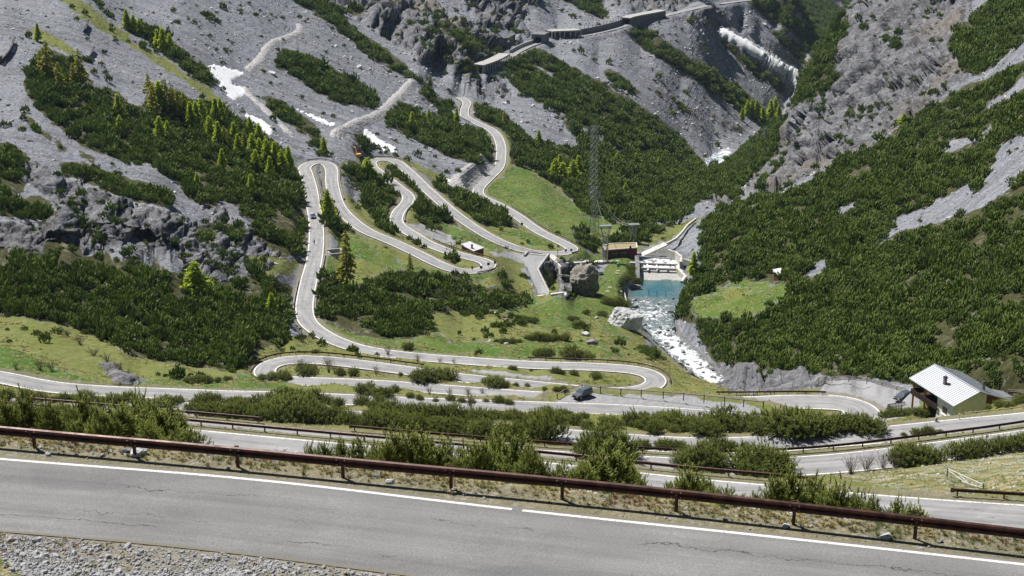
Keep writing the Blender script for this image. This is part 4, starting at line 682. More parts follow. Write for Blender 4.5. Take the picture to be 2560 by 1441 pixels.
# ------------------------------------------------------------------ roads
def asphalt(name, lw, near=False):
    k = NB(name); u = k.attr('across'); v = k.attr('along'); hw = k.attr('halfw'); p = k.pos()
    n = k.noise(p, 0.35, 5, .6); f = k.noise(p, 17.0 if near else 4.0, 4, .85); wv = k.n('CombineXYZ'); k.put(wv.inputs[0], u); k.put(wv.inputs[1], k.math('MULTIPLY', v, .06)); wear = k.noise(wv.outputs[0], 1.1, 4, .6)
    c = k.mix(k.rng(n, .3, .7), (.165, .165, .166) if near else (.25, .25, .253), (.215, .214, .212) if near else (.32, .318, .316)); c = k.mix(k.rng(wear, .35, .7), c, k.mix(1.0, c, (.68, .68, .69), 'MULTIPLY')); lane = k.math('LESS_THAN', k.math('ABSOLUTE', k.math('SUBTRACT', k.math('ABSOLUTE', k.math('SUBTRACT', u, k.math('MULTIPLY', wear, .5))), 1.0)), .32); c = k.mix(k.math('MULTIPLY', lane, .3), c, k.mix(1.0, c, (.72, .72, .74), 'MULTIPLY')); pt = k.noise(k.scaled(p, (.12, .3, .2)), 1.0, 2, .4); c = k.mix(k.math('MULTIPLY', k.rng(pt, .6, .62), .35), c, k.mix(1.0, c, (.7, .7, .72), 'MULTIPLY'))
    c = k.mix(k.rng(f, .25, .75), k.mix(1.0, c, (.6, .6, .61) if near else (.9, .9, .9), 'MULTIPLY'), k.mix(1.0, c, (1.4, 1.4, 1.38) if near else (1.08, 1.08, 1.08), 'MULTIPLY'))
    wob = k.noise(k.scaled(p, (.5, .5, .5)), 1.0, 5, .7)
    for (u0, amp, f0) in ((-.9, 1.6, .45), (.75, 2.2, .5), (1.35, 1.2, .47)):
        dd = k.math('ABSOLUTE', k.math('ADD', k.math('SUBTRACT', u, u0), k.math('MULTIPLY', k.math('SUBTRACT', wob, .5), amp)))
        on = k.math('MULTIPLY', k.math('LESS_THAN', dd, (.02 if near else .03)), k.rng(k.noise(p, .17 + f0 * .1, 2), f0 + .03, f0 + .08)); c = k.mix(k.math('MULTIPLY', on, .9), c, (.05, .05, .05))
    # painted edge lines, chipped
    e = k.math('SUBTRACT', hw, k.math('ABSOLUTE', u))
    inside = k.math('MULTIPLY', k.math('GREATER_THAN', e, .16), k.math('LESS_THAN', e, .16 + lw))
    if near: inside = k.math('MULTIPLY', inside, k.math('LESS_THAN', u, 0.0)); gap = k.math('GREATER_THAN', k.math('ABSOLUTE', k.math('SUBTRACT', v, GAPV)), .16); inside = k.math('MULTIPLY', inside, gap)
    chip = k.rng(k.noise(p, 22.0 if near else 2.5, 4, .75), .36, .5); c = k.mix(k.math('MULTIPLY', inside, k.math('MULTIPLY', chip, .93)), c, (.68, .67, .63))
    # crumbled edge strip
    ed = k.math('LESS_THAN', e, k.math('MULTIPLY', k.noise(p, 1.5, 3), .22)); c = k.mix(k.math('MULTIPLY', ed, .8), c, (.15, .135, .1))
    k.col(c); k.nor(k.bump(f, .35, .012 if near else .05)); k.set(Roughness=.88); return k.m
def road_mesh(name, P, mat, cols=7, mat2=None, label=None, thick=.35):
    t = np.gradient(P[:, :2], axis=0); t /= np.linalg.norm(t, axis=1)[:, None] + 1e-9
    u = np.linspace(-1, 1, cols); hw = P[:, 3]
    X = P[:, 0][:, None] + t[:, 1][:, None] * u[None] * hw[:, None]; Y = P[:, 1][:, None] - t[:, 0][:, None] * u[None] * hw[:, None]
    Z = P[:, 2][:, None] + .04 * (1 - u[None] ** 2) + 0 * X
    al = np.r_[0, np.cumsum(np.linalg.norm(np.diff(P[:, :2], axis=0), axis=1))]
    V = np.stack([X, Y, Z], -1); sk = V[:, [0, -1]].copy(); sk[..., 2] -= thick
    V = np.concatenate([sk[:, :1], V, sk[:, 1:]], 1); n, m = V.shape[:2]
    ac = np.concatenate([-hw[:, None] - .01, u[None] * hw[:, None], hw[:, None] + .01], 1)
    c = np.arange(n * m).reshape(n, m); F = np.stack([c[:-1, :-1], c[:-1, 1:], c[1:, 1:], c[1:, :-1]], -1).reshape(-1, 4)
    o = np_mesh(name, V.reshape(-1, 3), F[:, ::-1], mat, smooth_=False, attrs=[('across', 'FLOAT', ac), ('along', 'FLOAT', np.repeat(al, m)), ('halfw', 'FLOAT', np.repeat(hw, m))])
    return tag(o, label, kind='structure')
fgP = ROADS['foreground']; gp = at_z(1345, 1278, -20.15); GAPV = float(np.argmin(np.hypot(fgP[:, 0] - gp[0], fgP[:, 1] - gp[1])))
M_ASN = asphalt('near asphalt', .13, True); M_ASM = asphalt('asphalt of the upper bends', .2); M_ASF = asphalt('asphalt of the lower bends', .3)
road_mesh('foreground_road', fgP, M_ASN, 9, label='pale cracked asphalt road across the foreground')
for nm, lb in (('second', 'asphalt road just below the foreground bank'), ('third', 'asphalt road behind the second guardrail'), ('fourth', 'asphalt road passing in front of the house')): road_mesh(nm + '_road', ROADS[nm], M_ASM, label=lb)
road_mesh('hairpin_road', ROADS['lower'], M_ASF, label='asphalt road looping down the valley in hairpins'); road_mesh('gallery_road', ROADS['gallery'], M_ASF, label='narrow road through the rockfall galleries'); road_mesh('far_road', ROADS['far'], M_ASF, label='far road on the slope at the top edge')
# ------------------------------------------------------------------ plants
def foliage(name, lo, hi, tip, rough=.75, trans=.28):
    k = NB(name); rnd = k.n('ObjectInfo').outputs['Random']; tp = k.attr('tip'); p = k.pos()
    n = k.noise(p, .035, 3); f = k.noise(p, 1.1, 2)
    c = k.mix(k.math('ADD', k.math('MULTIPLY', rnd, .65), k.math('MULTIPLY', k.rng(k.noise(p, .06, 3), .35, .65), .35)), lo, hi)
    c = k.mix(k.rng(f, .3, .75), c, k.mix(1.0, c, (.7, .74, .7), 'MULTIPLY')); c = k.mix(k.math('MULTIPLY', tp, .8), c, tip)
    k.col(c); k.set(Roughness=rough); k.b.inputs['Specular IOR Level'].default_value = .2
    tl = k.n('BsdfTranslucent'); k.put(tl.inputs['Color'], k.mix(1.0, c, (1.25, 1.2, .7), 'MULTIPLY')); mx = k.n('MixShader'); mx.inputs[0].default_value = trans
    out = k.t.nodes['Material Output']; k.t.links.new(k.b.outputs[0], mx.inputs[1]); k.t.links.new(tl.outputs[0], mx.inputs[2]); k.t.links.new(mx.outputs[0], out.inputs['Surface'])
    return k.m
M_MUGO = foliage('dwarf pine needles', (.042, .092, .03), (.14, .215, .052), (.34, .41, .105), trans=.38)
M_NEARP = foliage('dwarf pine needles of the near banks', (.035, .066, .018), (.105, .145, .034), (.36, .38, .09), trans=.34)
M_LARCH = foliage('fresh larch needles', (.3, .42, .05), (.42, .52, .07), (.52, .6, .1), trans=.55)
M_PALE = foliage('thin pale larch needles', (.22, .25, .06), (.3, .31, .08), (.36, .36, .1), trans=.5)
M_SPRUCE = foliage('dark spruce needles', (.018, .03, .012), (.03, .045, .016), (.05, .07, .022))
M_LEAF = foliage('young willow leaves', (.11, .12, .03), (.16, .16, .045), (.2, .2, .07))
M_TWIG = plain('bare brown twigs', (.16, .115, .08), .9, var=.35, scale=2)
M_BARK = plain('grey brown bark', (.1, .08, .065), .95, var=.35, scale=6)
def pine_geo(seed, nstem, per, needles, flat=.75, slim=1.0):
    """dwarf pine about 1 m in radius: bowed stems that end in upright bottle-brush shoots"""
    g = np.random.default_rng(seed); V, F, T = [], [], []; W = MB()
    lobes = [(g.uniform(0, 6.28), g.uniform(.3, .75), g.uniform(.7, 1.15)) for _ in range(5)]
    for i in range(nstem):
        az = i * 2.4 + g.uniform(-.4, .4); ro = math.sqrt((i + .5) / nstem)
        lift = 1.0
        for (la, lr, lh) in lobes: lift = max(lift * 1.0, 0) + .28 * (lh - .9) * math.cos(az - la) * (1 if ro > lr * .5 else .3)
        top = (1.15 - .62 * ro ** 2.2) * flat * lift * g.uniform(.82, 1.18)
        e = np.array([math.cos(az) * ro * slim, math.sin(az) * ro * slim, max(.22, top)])
        if needles and i % 2 == 0: W.tube([(0, 0, -.15), (e[0] * .5, e[1] * .5, e[2] * .3), (e[0] * .9, e[1] * .9, e[2] * .75)], [.035, .026, .012], 4, cap=False)
        for q in range(per):
            b = e * (g.uniform(.45, 1.0) ** .7) + g.normal(0, .07, 3); b[2] = max(b[2] - .12, .05)
            d = np.array([math.cos(az) * ro * .45 + g.normal(0, .22), math.sin(az) * ro * .45 + g.normal(0, .22), 1.0]); d /= np.linalg.norm(d)
            L = g.uniform(.15, .27) if needles else g.uniform(.24, .42); x = np.cross(d, [.3, .9, .1]); x /= np.linalg.norm(x); y = np.cross(d, x)
            if needles:
                for m in range(needles):
                    a = m * 2.4 + g.uniform(-.3, .3); h = (m + .5) / needles; o = b + d * L * h; s = (.098 - .042 * h) * g.uniform(.8, 1.2)
                    r = x * math.cos(a) + y * math.sin(a); t = -x * math.sin(a) + y * math.cos(a)
                    n0 = len(V); V += [o - t * .017, o + t * .017, o + r * s + d * s * (.4 + .7 * h)]; F.append([n0, n0 + 1, n0 + 2]); T += [h * .5, h * .5, h]
                n0 = len(V); s = .02; V += [b + x * s, b + y * s, b - x * s, b - y * s, b + d * L * 1.15]; F += [[n0, n0 + 1, n0 + 4], [n0 + 1, n0 + 2, n0 + 4], [n0 + 2, n0 + 3, n0 + 4], [n0 + 3, n0, n0 + 4]]; T += [.3, .3, .3, .3, 1]
            else:
                n0 = len(V); s = g.uniform(.085, .15); k = 4
                ph = g.uniform(0, 6.28)
                V += [b + (x * math.cos(ph + 6.283 * m / k) + y * math.sin(ph + 6.283 * m / k)) * s * g.uniform(.7, 1.3) + d * L * .3 * g.uniform(.5, 1.3) for m in range(k)] + [b + d * L * 1.25, b - d * L * .25]
                F += [[n0 + m, n0 + (m + 1) % k, n0 + k] for m in range(k)] + [[n0 + (m + 1) % k, n0 + m, n0 + k + 1] for m in range(k)]; T += [.25] * k + [1, 0]
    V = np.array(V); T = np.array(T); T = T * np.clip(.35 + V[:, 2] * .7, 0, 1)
    return V, np.array(F), T, W
def larch_geo(seed, dense=1.0, droop=.25, wide=.2):
    """conifer of height 1: whorls of slightly drooping branches hung with short tufts"""
    g = np.random.default_rng(seed); V, F, T = [], [], []; W = MB()
    W.tube([(0, 0, -.06), (.004, 0, .3), (-.003, .003, .65), (0, 0, .985)], [.021, .015, .008, .002], 6)
    n = int(64 * dense)
    for i in range(n):
        h = .1 + .88 * (i / n) ** .9; az = i * 2.399 + g.uniform(-.3, .3); L = wide * (1 - h) ** .8 * g.uniform(.65, 1.2) + .012
        e = np.array([math.cos(az), math.sin(az), 0])
        pts_ = [np.array([0, 0, h]) + e * L * s + np.array([0, 0, -droop * L * s * s + .22 * L * s]) for s in (0, .35, .7, 1.0)]
        if i % 2 == 0 and L > .05: W.tube(pts_[:3], [.0045, .003, .0015], 3, cap=False)
        m = max(5, int(30 * L / wide * dense) + 3)
        for q in range(m):
            s = g.uniform(.12, 1.02) ** .8; p = np.array([0, 0, h]) + e * L * s + np.array([0, 0, -droop * L * s * s + .22 * L * s])
            w = .035 + .06 * L / wide * g.uniform(.5, 1.1); d = e * g.uniform(.2, 1) + g.normal(0, .55, 3); d[2] -= .12; d /= np.linalg.norm(d)
            t = np.cross(d, g.normal(0, 1, 3)); t /= np.linalg.norm(t) + 1e-9
            n0 = len(V); V += [p - t * w * .42, p + t * w * .42, p + d * w * 1.25]; F.append([n0, n0 + 1, n0 + 2]); T += [.15, .15, s]
    return np.array(V), np.array(F), np.array(T), W
def twig_geo(seed, leafy):
    g = np.random.default_rng(seed); V, F, T = [], [], []; W = MB()
    for i in range(26):
        az = g.uniform(0, 6.28); sp = g.uniform(.1, .75); h = g.uniform(.6, 1.05); k = np.array([math.cos(az) * sp, math.sin(az) * sp, h])
        mid = k * .5 + np.array([0, 0, .06]); W.tube([(k[0] * .08, k[1] * .08, -.05), mid, k], [.014, .009, .003], 3, cap=False)
        for q in range(5):
            s = g.uniform(.4, .95); b = k * s + np.array([0, 0, .05]); e = b + np.array([g.normal(0, .14), g.normal(0, .14), g.uniform(.1, .26)]); W.tube([b, e], [.006, .002], 3, cap=False)
            for l in range(leafy):
                p = b + (e - b) * g.uniform(.3, 1.1) + g.normal(0, .02, 3); d = g.normal(0, 1, 3); d /= np.linalg.norm(d); t = np.cross(d, g.normal(0, 1, 3)); t /= np.linalg.norm(t); w = g.uniform(.03, .06)
                n0 = len(V); V += [p - t * w * .5, p + t * w * .5, p + d * w]; F.append([n0, n0 + 1, n0 + 2]); T += [0, 0, 1]
    return np.array(V).reshape(-1, 3), np.array(F), np.array(T), W
def mesh_of(name, V, F, T, mat):
    o = np_mesh(name, V, F, mat, attrs=[('tip', 'FLOAT', T)]); me = o.data; bpy.data.objects.remove(o); return me
def wood_of(name, W, mat):
    o = W.build(name, mat); me = o.data; bpy.data.objects.remove(o); return me
PINES = []
for i in range(5):
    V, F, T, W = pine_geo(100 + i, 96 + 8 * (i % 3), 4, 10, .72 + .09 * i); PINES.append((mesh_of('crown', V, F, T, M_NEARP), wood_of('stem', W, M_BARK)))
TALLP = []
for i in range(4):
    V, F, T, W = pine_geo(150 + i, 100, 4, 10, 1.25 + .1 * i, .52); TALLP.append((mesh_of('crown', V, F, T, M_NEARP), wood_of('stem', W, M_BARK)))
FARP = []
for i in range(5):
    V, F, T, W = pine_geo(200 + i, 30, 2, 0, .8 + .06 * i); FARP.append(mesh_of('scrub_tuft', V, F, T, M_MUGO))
LARCH = []
for i in range(5):
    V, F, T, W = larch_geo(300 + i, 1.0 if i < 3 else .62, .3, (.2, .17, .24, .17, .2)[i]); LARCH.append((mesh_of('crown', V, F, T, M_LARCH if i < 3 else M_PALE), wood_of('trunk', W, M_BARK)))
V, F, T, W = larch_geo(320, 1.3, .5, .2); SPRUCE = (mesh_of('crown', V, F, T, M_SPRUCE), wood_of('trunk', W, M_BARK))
TWIGS = []
for i in range(2):
    V, F, T, W = twig_geo(400 + i, 0); TWIGS.append((None, wood_of('twigs', W, M_TWIG)))
for i in range(2):
    V, F, T, W = twig_geo(410 + i, 3); TWIGS.append((mesh_of('leaves', V, F, T, M_LEAF), wood_of('twigs', W, M_TWIG)))
def child(me, nm, par, mi=None):
    o = bpy.data.objects.new(nm, me); COL.objects.link(o); o.parent = par; return o
ORD = ['first', 'second', 'third', 'fourth', 'fifth', 'sixth', 'seventh', 'eighth', 'ninth', 'tenth', 'eleventh', 'twelfth', 'thirteenth', 'fourteenth', 'fifteenth', 'sixteenth', 'seventeenth', 'eighteenth', 'nineteenth', 'twentieth']
def ordinal(i, n):
    if n == 1: return ''
    if i == 0: return 'leftmost'
    if i == n - 1: return 'rightmost'
    if i >= n / 2: j = n - 1 - i; return (ORD[j] + ' from the right') if j < 20 else ORD_BIG(j) + ' from the right'
    return (ORD[i] + ' from the left') if i < 20 else ORD_BIG(i) + ' from the left'
def ORD_BIG(i):
    tens = {2: 'twenty', 3: 'thirty', 4: 'forty', 5: 'fifty'}[(i + 1) // 10]; u = (i + 1) % 10
    return tens.replace('ty', 'tieth') if u == 0 else tens + '-' + ORD[u - 1]
def pxscale(p): return FPX / (p.y * cP - p.z * sP)
NPINE = [0]; PLACED = []
def pine_row(items, where, row, adj='dwarf pine', group='dwarf pines on the banks between the road bends', ymin=3.5, wk=1.0, away=None):
    """items: (pixel x, pixel y of the foot, height in pixels)"""
    items = sorted(items); n = len(items)
    if not away and n > 4 and ymin < 4: items = [(a_, b_, c_ * .88) for a_, b_, c_ in items]
    for i, (px, py, hp) in enumerate(items):
        if away:                                            # foot hidden behind the crest: its distance is known, its top shows
            d = ray(px, py - hp * .9) * (away * random.uniform(.92, 1.1)); p = ground(d[0], d[1]); h = max(.8, d[2] - p.z)
            h = min(h, 4.6); wk = 1.0
        else: p = hit(px, py, ymin); s = pxscale(p); h = hp / s / .95
        o = empty('dwarf_pine', (p.x, p.y, p.z - .05), random.uniform(0, 6.28), None, 'shrub', group)
        tall = away and h > 1.5; k = random.randrange(4 if tall else 5); flat = (1.25 + .1 * k) if tall else .72 + .09 * k; sc = h / (1.25 * flat + .2); PR = TALLP if tall else PINES; wx = sc * wk * random.uniform(.85, 1.2)
        o.scale = (wx, wx * random.uniform(.85, 1.15), sc)
        shape = 'tall upright' if hp > 100 else ('broad bushy' if wx > sc * 1.05 else ('small low' if hp < 30 else 'dense green'))
        od = ordinal(i, n)
        o['label'] = (shape + ' ' + adj + ' ' + where + (', ' + od if od else ''))
        child(PR[k][0], 'crown', o); child(PR[k][1], 'stem', o); NPINE[0] += 1; PLACED.append((p.x, p.y, wx))
def spread(x0, x1, y0, y1, h0, h1, n, dy=6):
    return [(x0 + (x1 - x0) * (i + .5 + random.uniform(-.35, .35)) / n, y0 + (y1 - y0) * (i + .5) / n + random.uniform(-dy, dy), random.uniform(h0, h1)) for i in range(n)]
pine_row([(5, 1056, 95), (60, 1060, 112), (120, 1064, 85), (160, 1066, 70), (205, 1070, 118), (250, 1074, 90), (300, 1079, 108), (345, 1083, 130), (395, 1088, 115), (430, 1091, 85)], 'behind the left end of the foreground guardrail', 'that clump', away=64)
pine_row([(455, 1094, 34), (280, 1085, 50), (370, 1090, 60), (90, 1066, 60), (185, 1074, 50)], 'low on the crest behind the foreground guardrail', 'the low front row', away=58)
pine_row([(770, 1128, 36), (808, 1134, 48), (850, 1142, 64), (893, 1148, 70), (938, 1152, 66), (985, 1158, 118), (1030, 1163, 128), (1068, 1166, 105), (1110, 1172, 95), (1152, 1177, 85), (1198, 1183, 120), (1240, 1188, 140), (1282, 1193, 150), (1322, 1197, 105), (1362, 1202, 70), (1402, 1207, 80)], 'behind the middle of the foreground guardrail', 'that long clump', away=62)
pine_row([(1455, 1213, 85), (1490, 1217, 125), (1532, 1222, 148), (1572, 1226, 105), (1602, 1230, 60)], 'over the guardrail right of the line gap', 'that clump', away=58)
pine_row([(1680, 1238, 50), (1722, 1242, 105), (1760, 1246, 80), (1792, 1250, 44)], 'rising over the foreground guardrail right of centre', 'that small clump', away=58)
pine_row([(1892, 1260, 48), (1940, 1265, 95), (1982, 1270, 135), (2030, 1275, 110), (2062, 1278, 95), (2100, 1282, 105), (2145, 1286, 90), (2185, 1290, 70)], 'before the gated slope, over the guardrail', 'that clump', away=56)
pine_row([(2250, 1297, 65), (2292, 1301, 58)], 'alone over the right part of the guardrail', 'that pair', away=56)
pine_row([(1342, 1102, 45), (1362, 1106, 98)], 'standing on the verge of the third road', 'that pair')
pine_row([(1470, 1142, 52), (1492, 1140, 78), (1520, 1143, 92), (1550, 1146, 72)], 'between second and third roads near centre', 'that clump')
pine_row([(1722, 1168, 55), (1750, 1166, 76), (1786, 1170, 46)], 'before the third road right of centre', 'that clump'); pine_row([(1862, 1180, 58), (1896, 1182, 84), (1934, 1180, 62)], 'beside the third road before the meadow slope', 'that clump')
pine_row([(2258, 1160, 58), (2286, 1163, 68), (2314, 1160, 56)], 'above the bare slope with the white gate', 'that round clump'); pine_row([(2388, 1142, 50), (2424, 1140, 56), (2462, 1133, 54), (2502, 1128, 52), (2542, 1120, 50), (2582, 1112, 46)], 'above the white gate near the right edge', 'that hedge-like row')
pine_row(spread(0, 460, 1040, 1062, 36, 56, 10), 'on the upper bank at the left edge', 'that back row'); pine_row(spread(470, 660, 1034, 1046, 34, 50, 8), 'beyond the short rusty rail at left', 'that row')
pine_row(spread(640, 880, 1036, 1062, 55, 84, 8), 'in the tall clump left of the middle', 'that clump'); pine_row(spread(660, 860, 1002, 1012, 30, 48, 7), 'along the lane behind the tall clump', 'that row'); pine_row(spread(880, 1300, 1062, 1096, 36, 58, 17), 'between the third and fourth roads', 'that row'); pine_row(spread(1100, 1310, 1078, 1098, 40, 58, 8), 'just behind the third guardrail', 'that row')
pine_row(spread(10, 470, 1002, 1014, 26, 44, 14), 'below the leftmost lane', 'that row'); pine_row(spread(480, 660, 1006, 1018, 26, 40, 7), 'below the lane left of the middle', 'that row')
pine_row(spread(890, 1300, 1022, 1058, 30, 48, 16), 'above the fourth road near the middle', 'that row'); pine_row(spread(1300, 1690, 1058, 1078, 24, 60, 12), 'below the lay-by with the black car', 'that row'); pine_row(spread(1340, 1780, 1040, 1060, 14, 40, 12), 'on the verge under the gravel lay-by', 'that row'); pine_row(spread(1690, 1800, 1072, 1084, 44, 66, 6), 'below the fence end', 'that tall row'); pine_row(spread(1800, 2185, 1082, 1074, 38, 84, 15), 'below the car park hairpin', 'that row')
pine_row(spread(1585, 1710, 1120, 1124, 26, 38, 5), 'between the fourth road and its rusty guardrail', 'that row'); pine_row([(1768, 1127, 30), (1796, 1127, 42), (1830, 1125, 30), (1864, 1123, 22)], 'on the strip before the long curved guardrail', 'that row')
pine_row(spread(2200, 2340, 1046, 1034, 22, 36, 7), 'on the verge below the house terrace', 'that row'); pine_row(spread(2420, 2570, 1030, 1014, 18, 30, 7), 'between the house and the post fence', 'that row'); pine_row([(2260, 1092, 14), (2290, 1088, 22), (2320, 1086, 26), (2350, 1084, 14)], 'poking over the curved guardrail at right', 'that row')
pine_row(spread(892, 1000, 984, 988, 28, 36, 6), 'on the strip below the left hairpin', 'that dark row'); pine_row(spread(1010, 1290, 1000, 1006, 14, 26, 9), 'on the strip between the two lanes', 'that low row')
pine_row([(1002, 941, 15), (1048, 951, 34), (1068, 952, 44), (1090, 952, 38), (1116, 950, 40)], 'between the long lanes of the left hairpin', 'that clump'); pine_row([(1218, 962, 26), (1238, 964, 34), (1262, 966, 18), (1290, 967, 15), (1318, 968, 14), (1362, 976, 13), (1390, 977, 15), (1408, 976, 16)], 'on the lane left of the black car', 'that row')
pine_row([(1282, 926, 18), (1328, 929, 10), (1390, 935, 25), (1404, 937, 18), (1434, 938, 18), (1490, 946, 22)], 'on the island inside the right hairpin', 'that row'); pine_row([(655, 950, 18), (680, 951, 26), (704, 951, 30), (722, 952, 20)], 'at the inner edge of the left hairpin', 'that clump'); pine_row([(770, 935, 30), (852, 937, 20), (884, 938, 22)], 'inside the left hairpin', 'that trio'); pine_row([(470, 955, 18), (495, 958, 28), (520, 958, 26), (545, 956, 20), (570, 952, 18)], 'on the grass left of the left hairpin', 'that clump')
pine_row([(1466, 786, 18), (1428, 802, 18), (1440, 801, 14), (1438, 816, 14), (1466, 816, 10), (1020, 873, 24), (1297, 858, 15), (1322, 852, 22), (1345, 853, 32), (1366, 853, 28), (1388, 852, 26), (1412, 853, 30), (1242, 858, 16), (1262, 860, 22), (1280, 860, 22), (1230, 786, 12), (1310, 802, 18), (1332, 808, 22)], 'dotted over the green meadow', 'the meadow')
pine_row([(1345, 892, 28), (1366, 893, 32), (1426, 899, 48), (1454, 898, 32), (1474, 900, 24)], 'beside the road before the right hairpin', 'that clump'); pine_row([(1520, 762, 28), (1545, 768, 36), (1560, 772, 30), (1505, 790, 18), (1578, 694, 24), (1588, 708, 26), (1568, 702, 20), (1590, 676, 22), (1574, 676, 18)], 'on the bank left of the turquoise stream', 'that clump')
print('pines', NPINE[0], round(time.time() - T0, 1))
def tree_group(items, meshes, name, adj, where, group, cat='tree', sink=.02):
    items = sorted(items); n = len(items)
    for i, it in enumerate(items):
        px, py, hp = it[:3]; wk = it[3] if len(it) > 3 else 1.0
        if name == 'larch_tree': hp *= 1.15; wk *= 1.15
        p = hit(px, py); h = hp / pxscale(p) / .96; o = empty(name, (p.x, p.y, p.z - .1), random.uniform(0, 6.28), None, cat, group)
        cr, tr = random.choice(meshes); o.scale = (h * wk, h * wk, h)
        od = ordinal(i, n); o['label'] = (adj + ' ' + where + (', ' + od if od else ''))
        if cr: child(cr, 'leaves' if name == 'willow_bush' else 'crown', o)
        child(tr, 'twigs' if cat == 'shrub' else 'trunk', o)
LG = 'larches on the mountain sides'
tree_group([(96, 104, 40)], LARCH[:3], 'larch_tree', 'young bright larch', 'alone on the scree near the upper left corner', LG)
tree_group([(105, 195, 60), (122, 203, 88), (150, 232, 66), (185, 215, 50), (202, 218, 82)], LARCH[3:], 'larch_tree', 'tall thin larch', 'at the upper tip of the pine slope', LG)
tree_group([(318, 75, 45), (335, 82, 40), (350, 90, 38), (395, 122, 42), (408, 130, 52), (426, 134, 44)], LARCH[:3], 'larch_tree', 'fresh green larch', 'in the pine strip near the upper left edge', LG)
tree_group([(372, 235, 45), (385, 297, 78), (400, 285, 72), (416, 292, 82), (433, 302, 76), (447, 303, 72), (462, 307, 66)], LARCH[3:] + LARCH[:1], 'larch_tree', 'slender pale larch', 'in the upper larch stand left of the snow', LG)
tree_group([(478, 322, 60), (492, 322, 60), (504, 303, 50), (540, 307, 55), (552, 302, 50), (486, 317, 44)], LARCH, 'larch_tree', 'yellow-green larch', 'at the right end of the upper larch stand', LG)
tree_group([(300, 327, 35), (297, 292, 50), (400, 347, 50), (420, 347, 40)], LARCH[:3], 'larch_tree', 'small bright larch', 'among dark pines below the larch stand', LG)
tree_group([(525, 348, 52), (546, 367, 56), (562, 372, 50), (586, 362, 50), (596, 387, 46), (612, 372, 44), (626, 342, 44), (648, 357, 44)], LARCH, 'larch_tree', 'light green larch', 'midway down the left larch belt', LG)
tree_group([(632, 397, 56), (650, 402, 50), (668, 417, 62), (688, 422, 60), (705, 432, 52), (723, 432, 58), (640, 425, 46), (676, 445, 48)], LARCH[:3], 'larch_tree', 'bright larch', 'at the foot of the belt above the upper hairpin', LG)
tree_group([(628, 487, 46), (494, 472, 36), (556, 422, 44)], LARCH[:3], 'larch_tree', 'lone larch', 'in the pine slope left of the upper hairpin', LG)
tree_group([(810, 387, 40)], LARCH[:1], 'larch_tree', 'larch', 'above the right corner of the upper left hairpin', LG); tree_group([(868, 716, 124, .85)], LARCH[3:4], 'larch_tree', 'tall sparse larch', 'on the knoll right of the straight road', LG); tree_group([(490, 742, 80, 1.5)], LARCH[2:3], 'larch_tree', 'broad spreading bright larch', 'in the lower left pine bowl', LG)
tree_group([(680, 785, 48, 1.2)], LARCH[:1], 'larch_tree', 'small larch', 'left of the straight road', LG); tree_group([(820, 548, 66)], LARCH[:1], 'larch_tree', 'narrow bright larch', 'between the two lanes of the upper left hairpin', LG); tree_group([(920, 450, 50, 1.7)], LARCH[2:3], 'larch_tree', 'wide bushy larch', 'left of the second upper hairpin', LG)
tree_group([(1031, 327, 42), (1072, 307, 30), (1142, 307, 32)], LARCH[:3], 'larch_tree', 'larch', 'on the pine slope below the debris dam', LG); tree_group([(1075, 217, 26), (1261, 317, 36), (1347, 364, 34)], LARCH, 'larch_tree', 'far small larch', 'along the upper road under the dark cliff', LG)
tree_group([(1388, 449, 46, 1.3), (1405, 457, 45, 1.3), (1431, 457, 50, 1.3), (1400, 424, 34, 1.4), (1446, 434, 40, 1.3)], LARCH[:3], 'larch_tree', 'full green larch', 'left of the tall lattice pylon', LG); tree_group([(1543, 412, 26, 1.6), (1590, 412, 26, 1.3), (1496, 387, 22, 1.6), (1647, 417, 22, 1.2), (1563, 492, 30, 1.2), (1605, 420, 18, 1.5)], LARCH[:3], 'larch_tree', 'small larch', 'scattered right of the tall lattice pylon', LG)
tree_group([(1510, 446, 27, 1.2)], [SPRUCE], 'spruce_tree', 'single dark spruce', 'among light shrubs right of the tall pylon', 'dark conifers')
tree_group([(1855, 302, 28), (1868, 292, 36), (1878, 297, 42), (1890, 302, 45), (1905, 307, 36), (1925, 302, 46), (1936, 297, 46), (1946, 302, 36)], LARCH[:2], 'larch_tree', 'distant larch', 'in the little wood at the valley bottom', LG)
tree_group([(1733, 692, 56)], LARCH[:1], 'larch_tree', 'bright green larch', 'right of the turquoise pool', LG); tree_group([(1025, 677, 40)], LARCH[3:4], 'larch_tree', 'thin young larch', 'on the knoll below the middle hairpin', LG); tree_group([(2258, 314, 26, 2.0)], LARCH[:1], 'larch_tree', 'bright larch bush', 'at the foot of the grey crag', LG)
WG = 'leafless bushes by the road'
tree_group([(2128, 1185, 48, .9), (2165, 1175, 44, .9), (2205, 1172, 42, .9), (2235, 1168, 40, .8)], TWIGS[:2], 'twig_bush', 'bare brown bush', 'at the road edge left of the gate slope', WG, 'shrub')
tree_group([(940, 935, 22, .9), (970, 890, 26, .7), (1045, 905, 22, .7), (1100, 908, 16, .8), (1135, 910, 16, .8)], TWIGS[:2], 'twig_bush', 'leafless grey bush', 'along the lane of the left hairpin', WG, 'shrub')
tree_group([(750, 932, 34, .7), (822, 930, 36, .7), (838, 934, 22, .9), (100, 925, 26, 1), (40, 922, 18, 1), (130, 928, 24, 1)], TWIGS[2:], 'willow_bush', 'pale green leafing bush', 'on the grass by the lower left bends', 'leafing bushes', 'shrub')
tree_group([(1178, 1030, 44, .6), (1170, 988, 18, 1), (2110, 745, 26, .9)], TWIGS[2:], 'willow_bush', 'yellow-green leafing bush', 'among dwarf pines', 'leafing bushes', 'shrub')
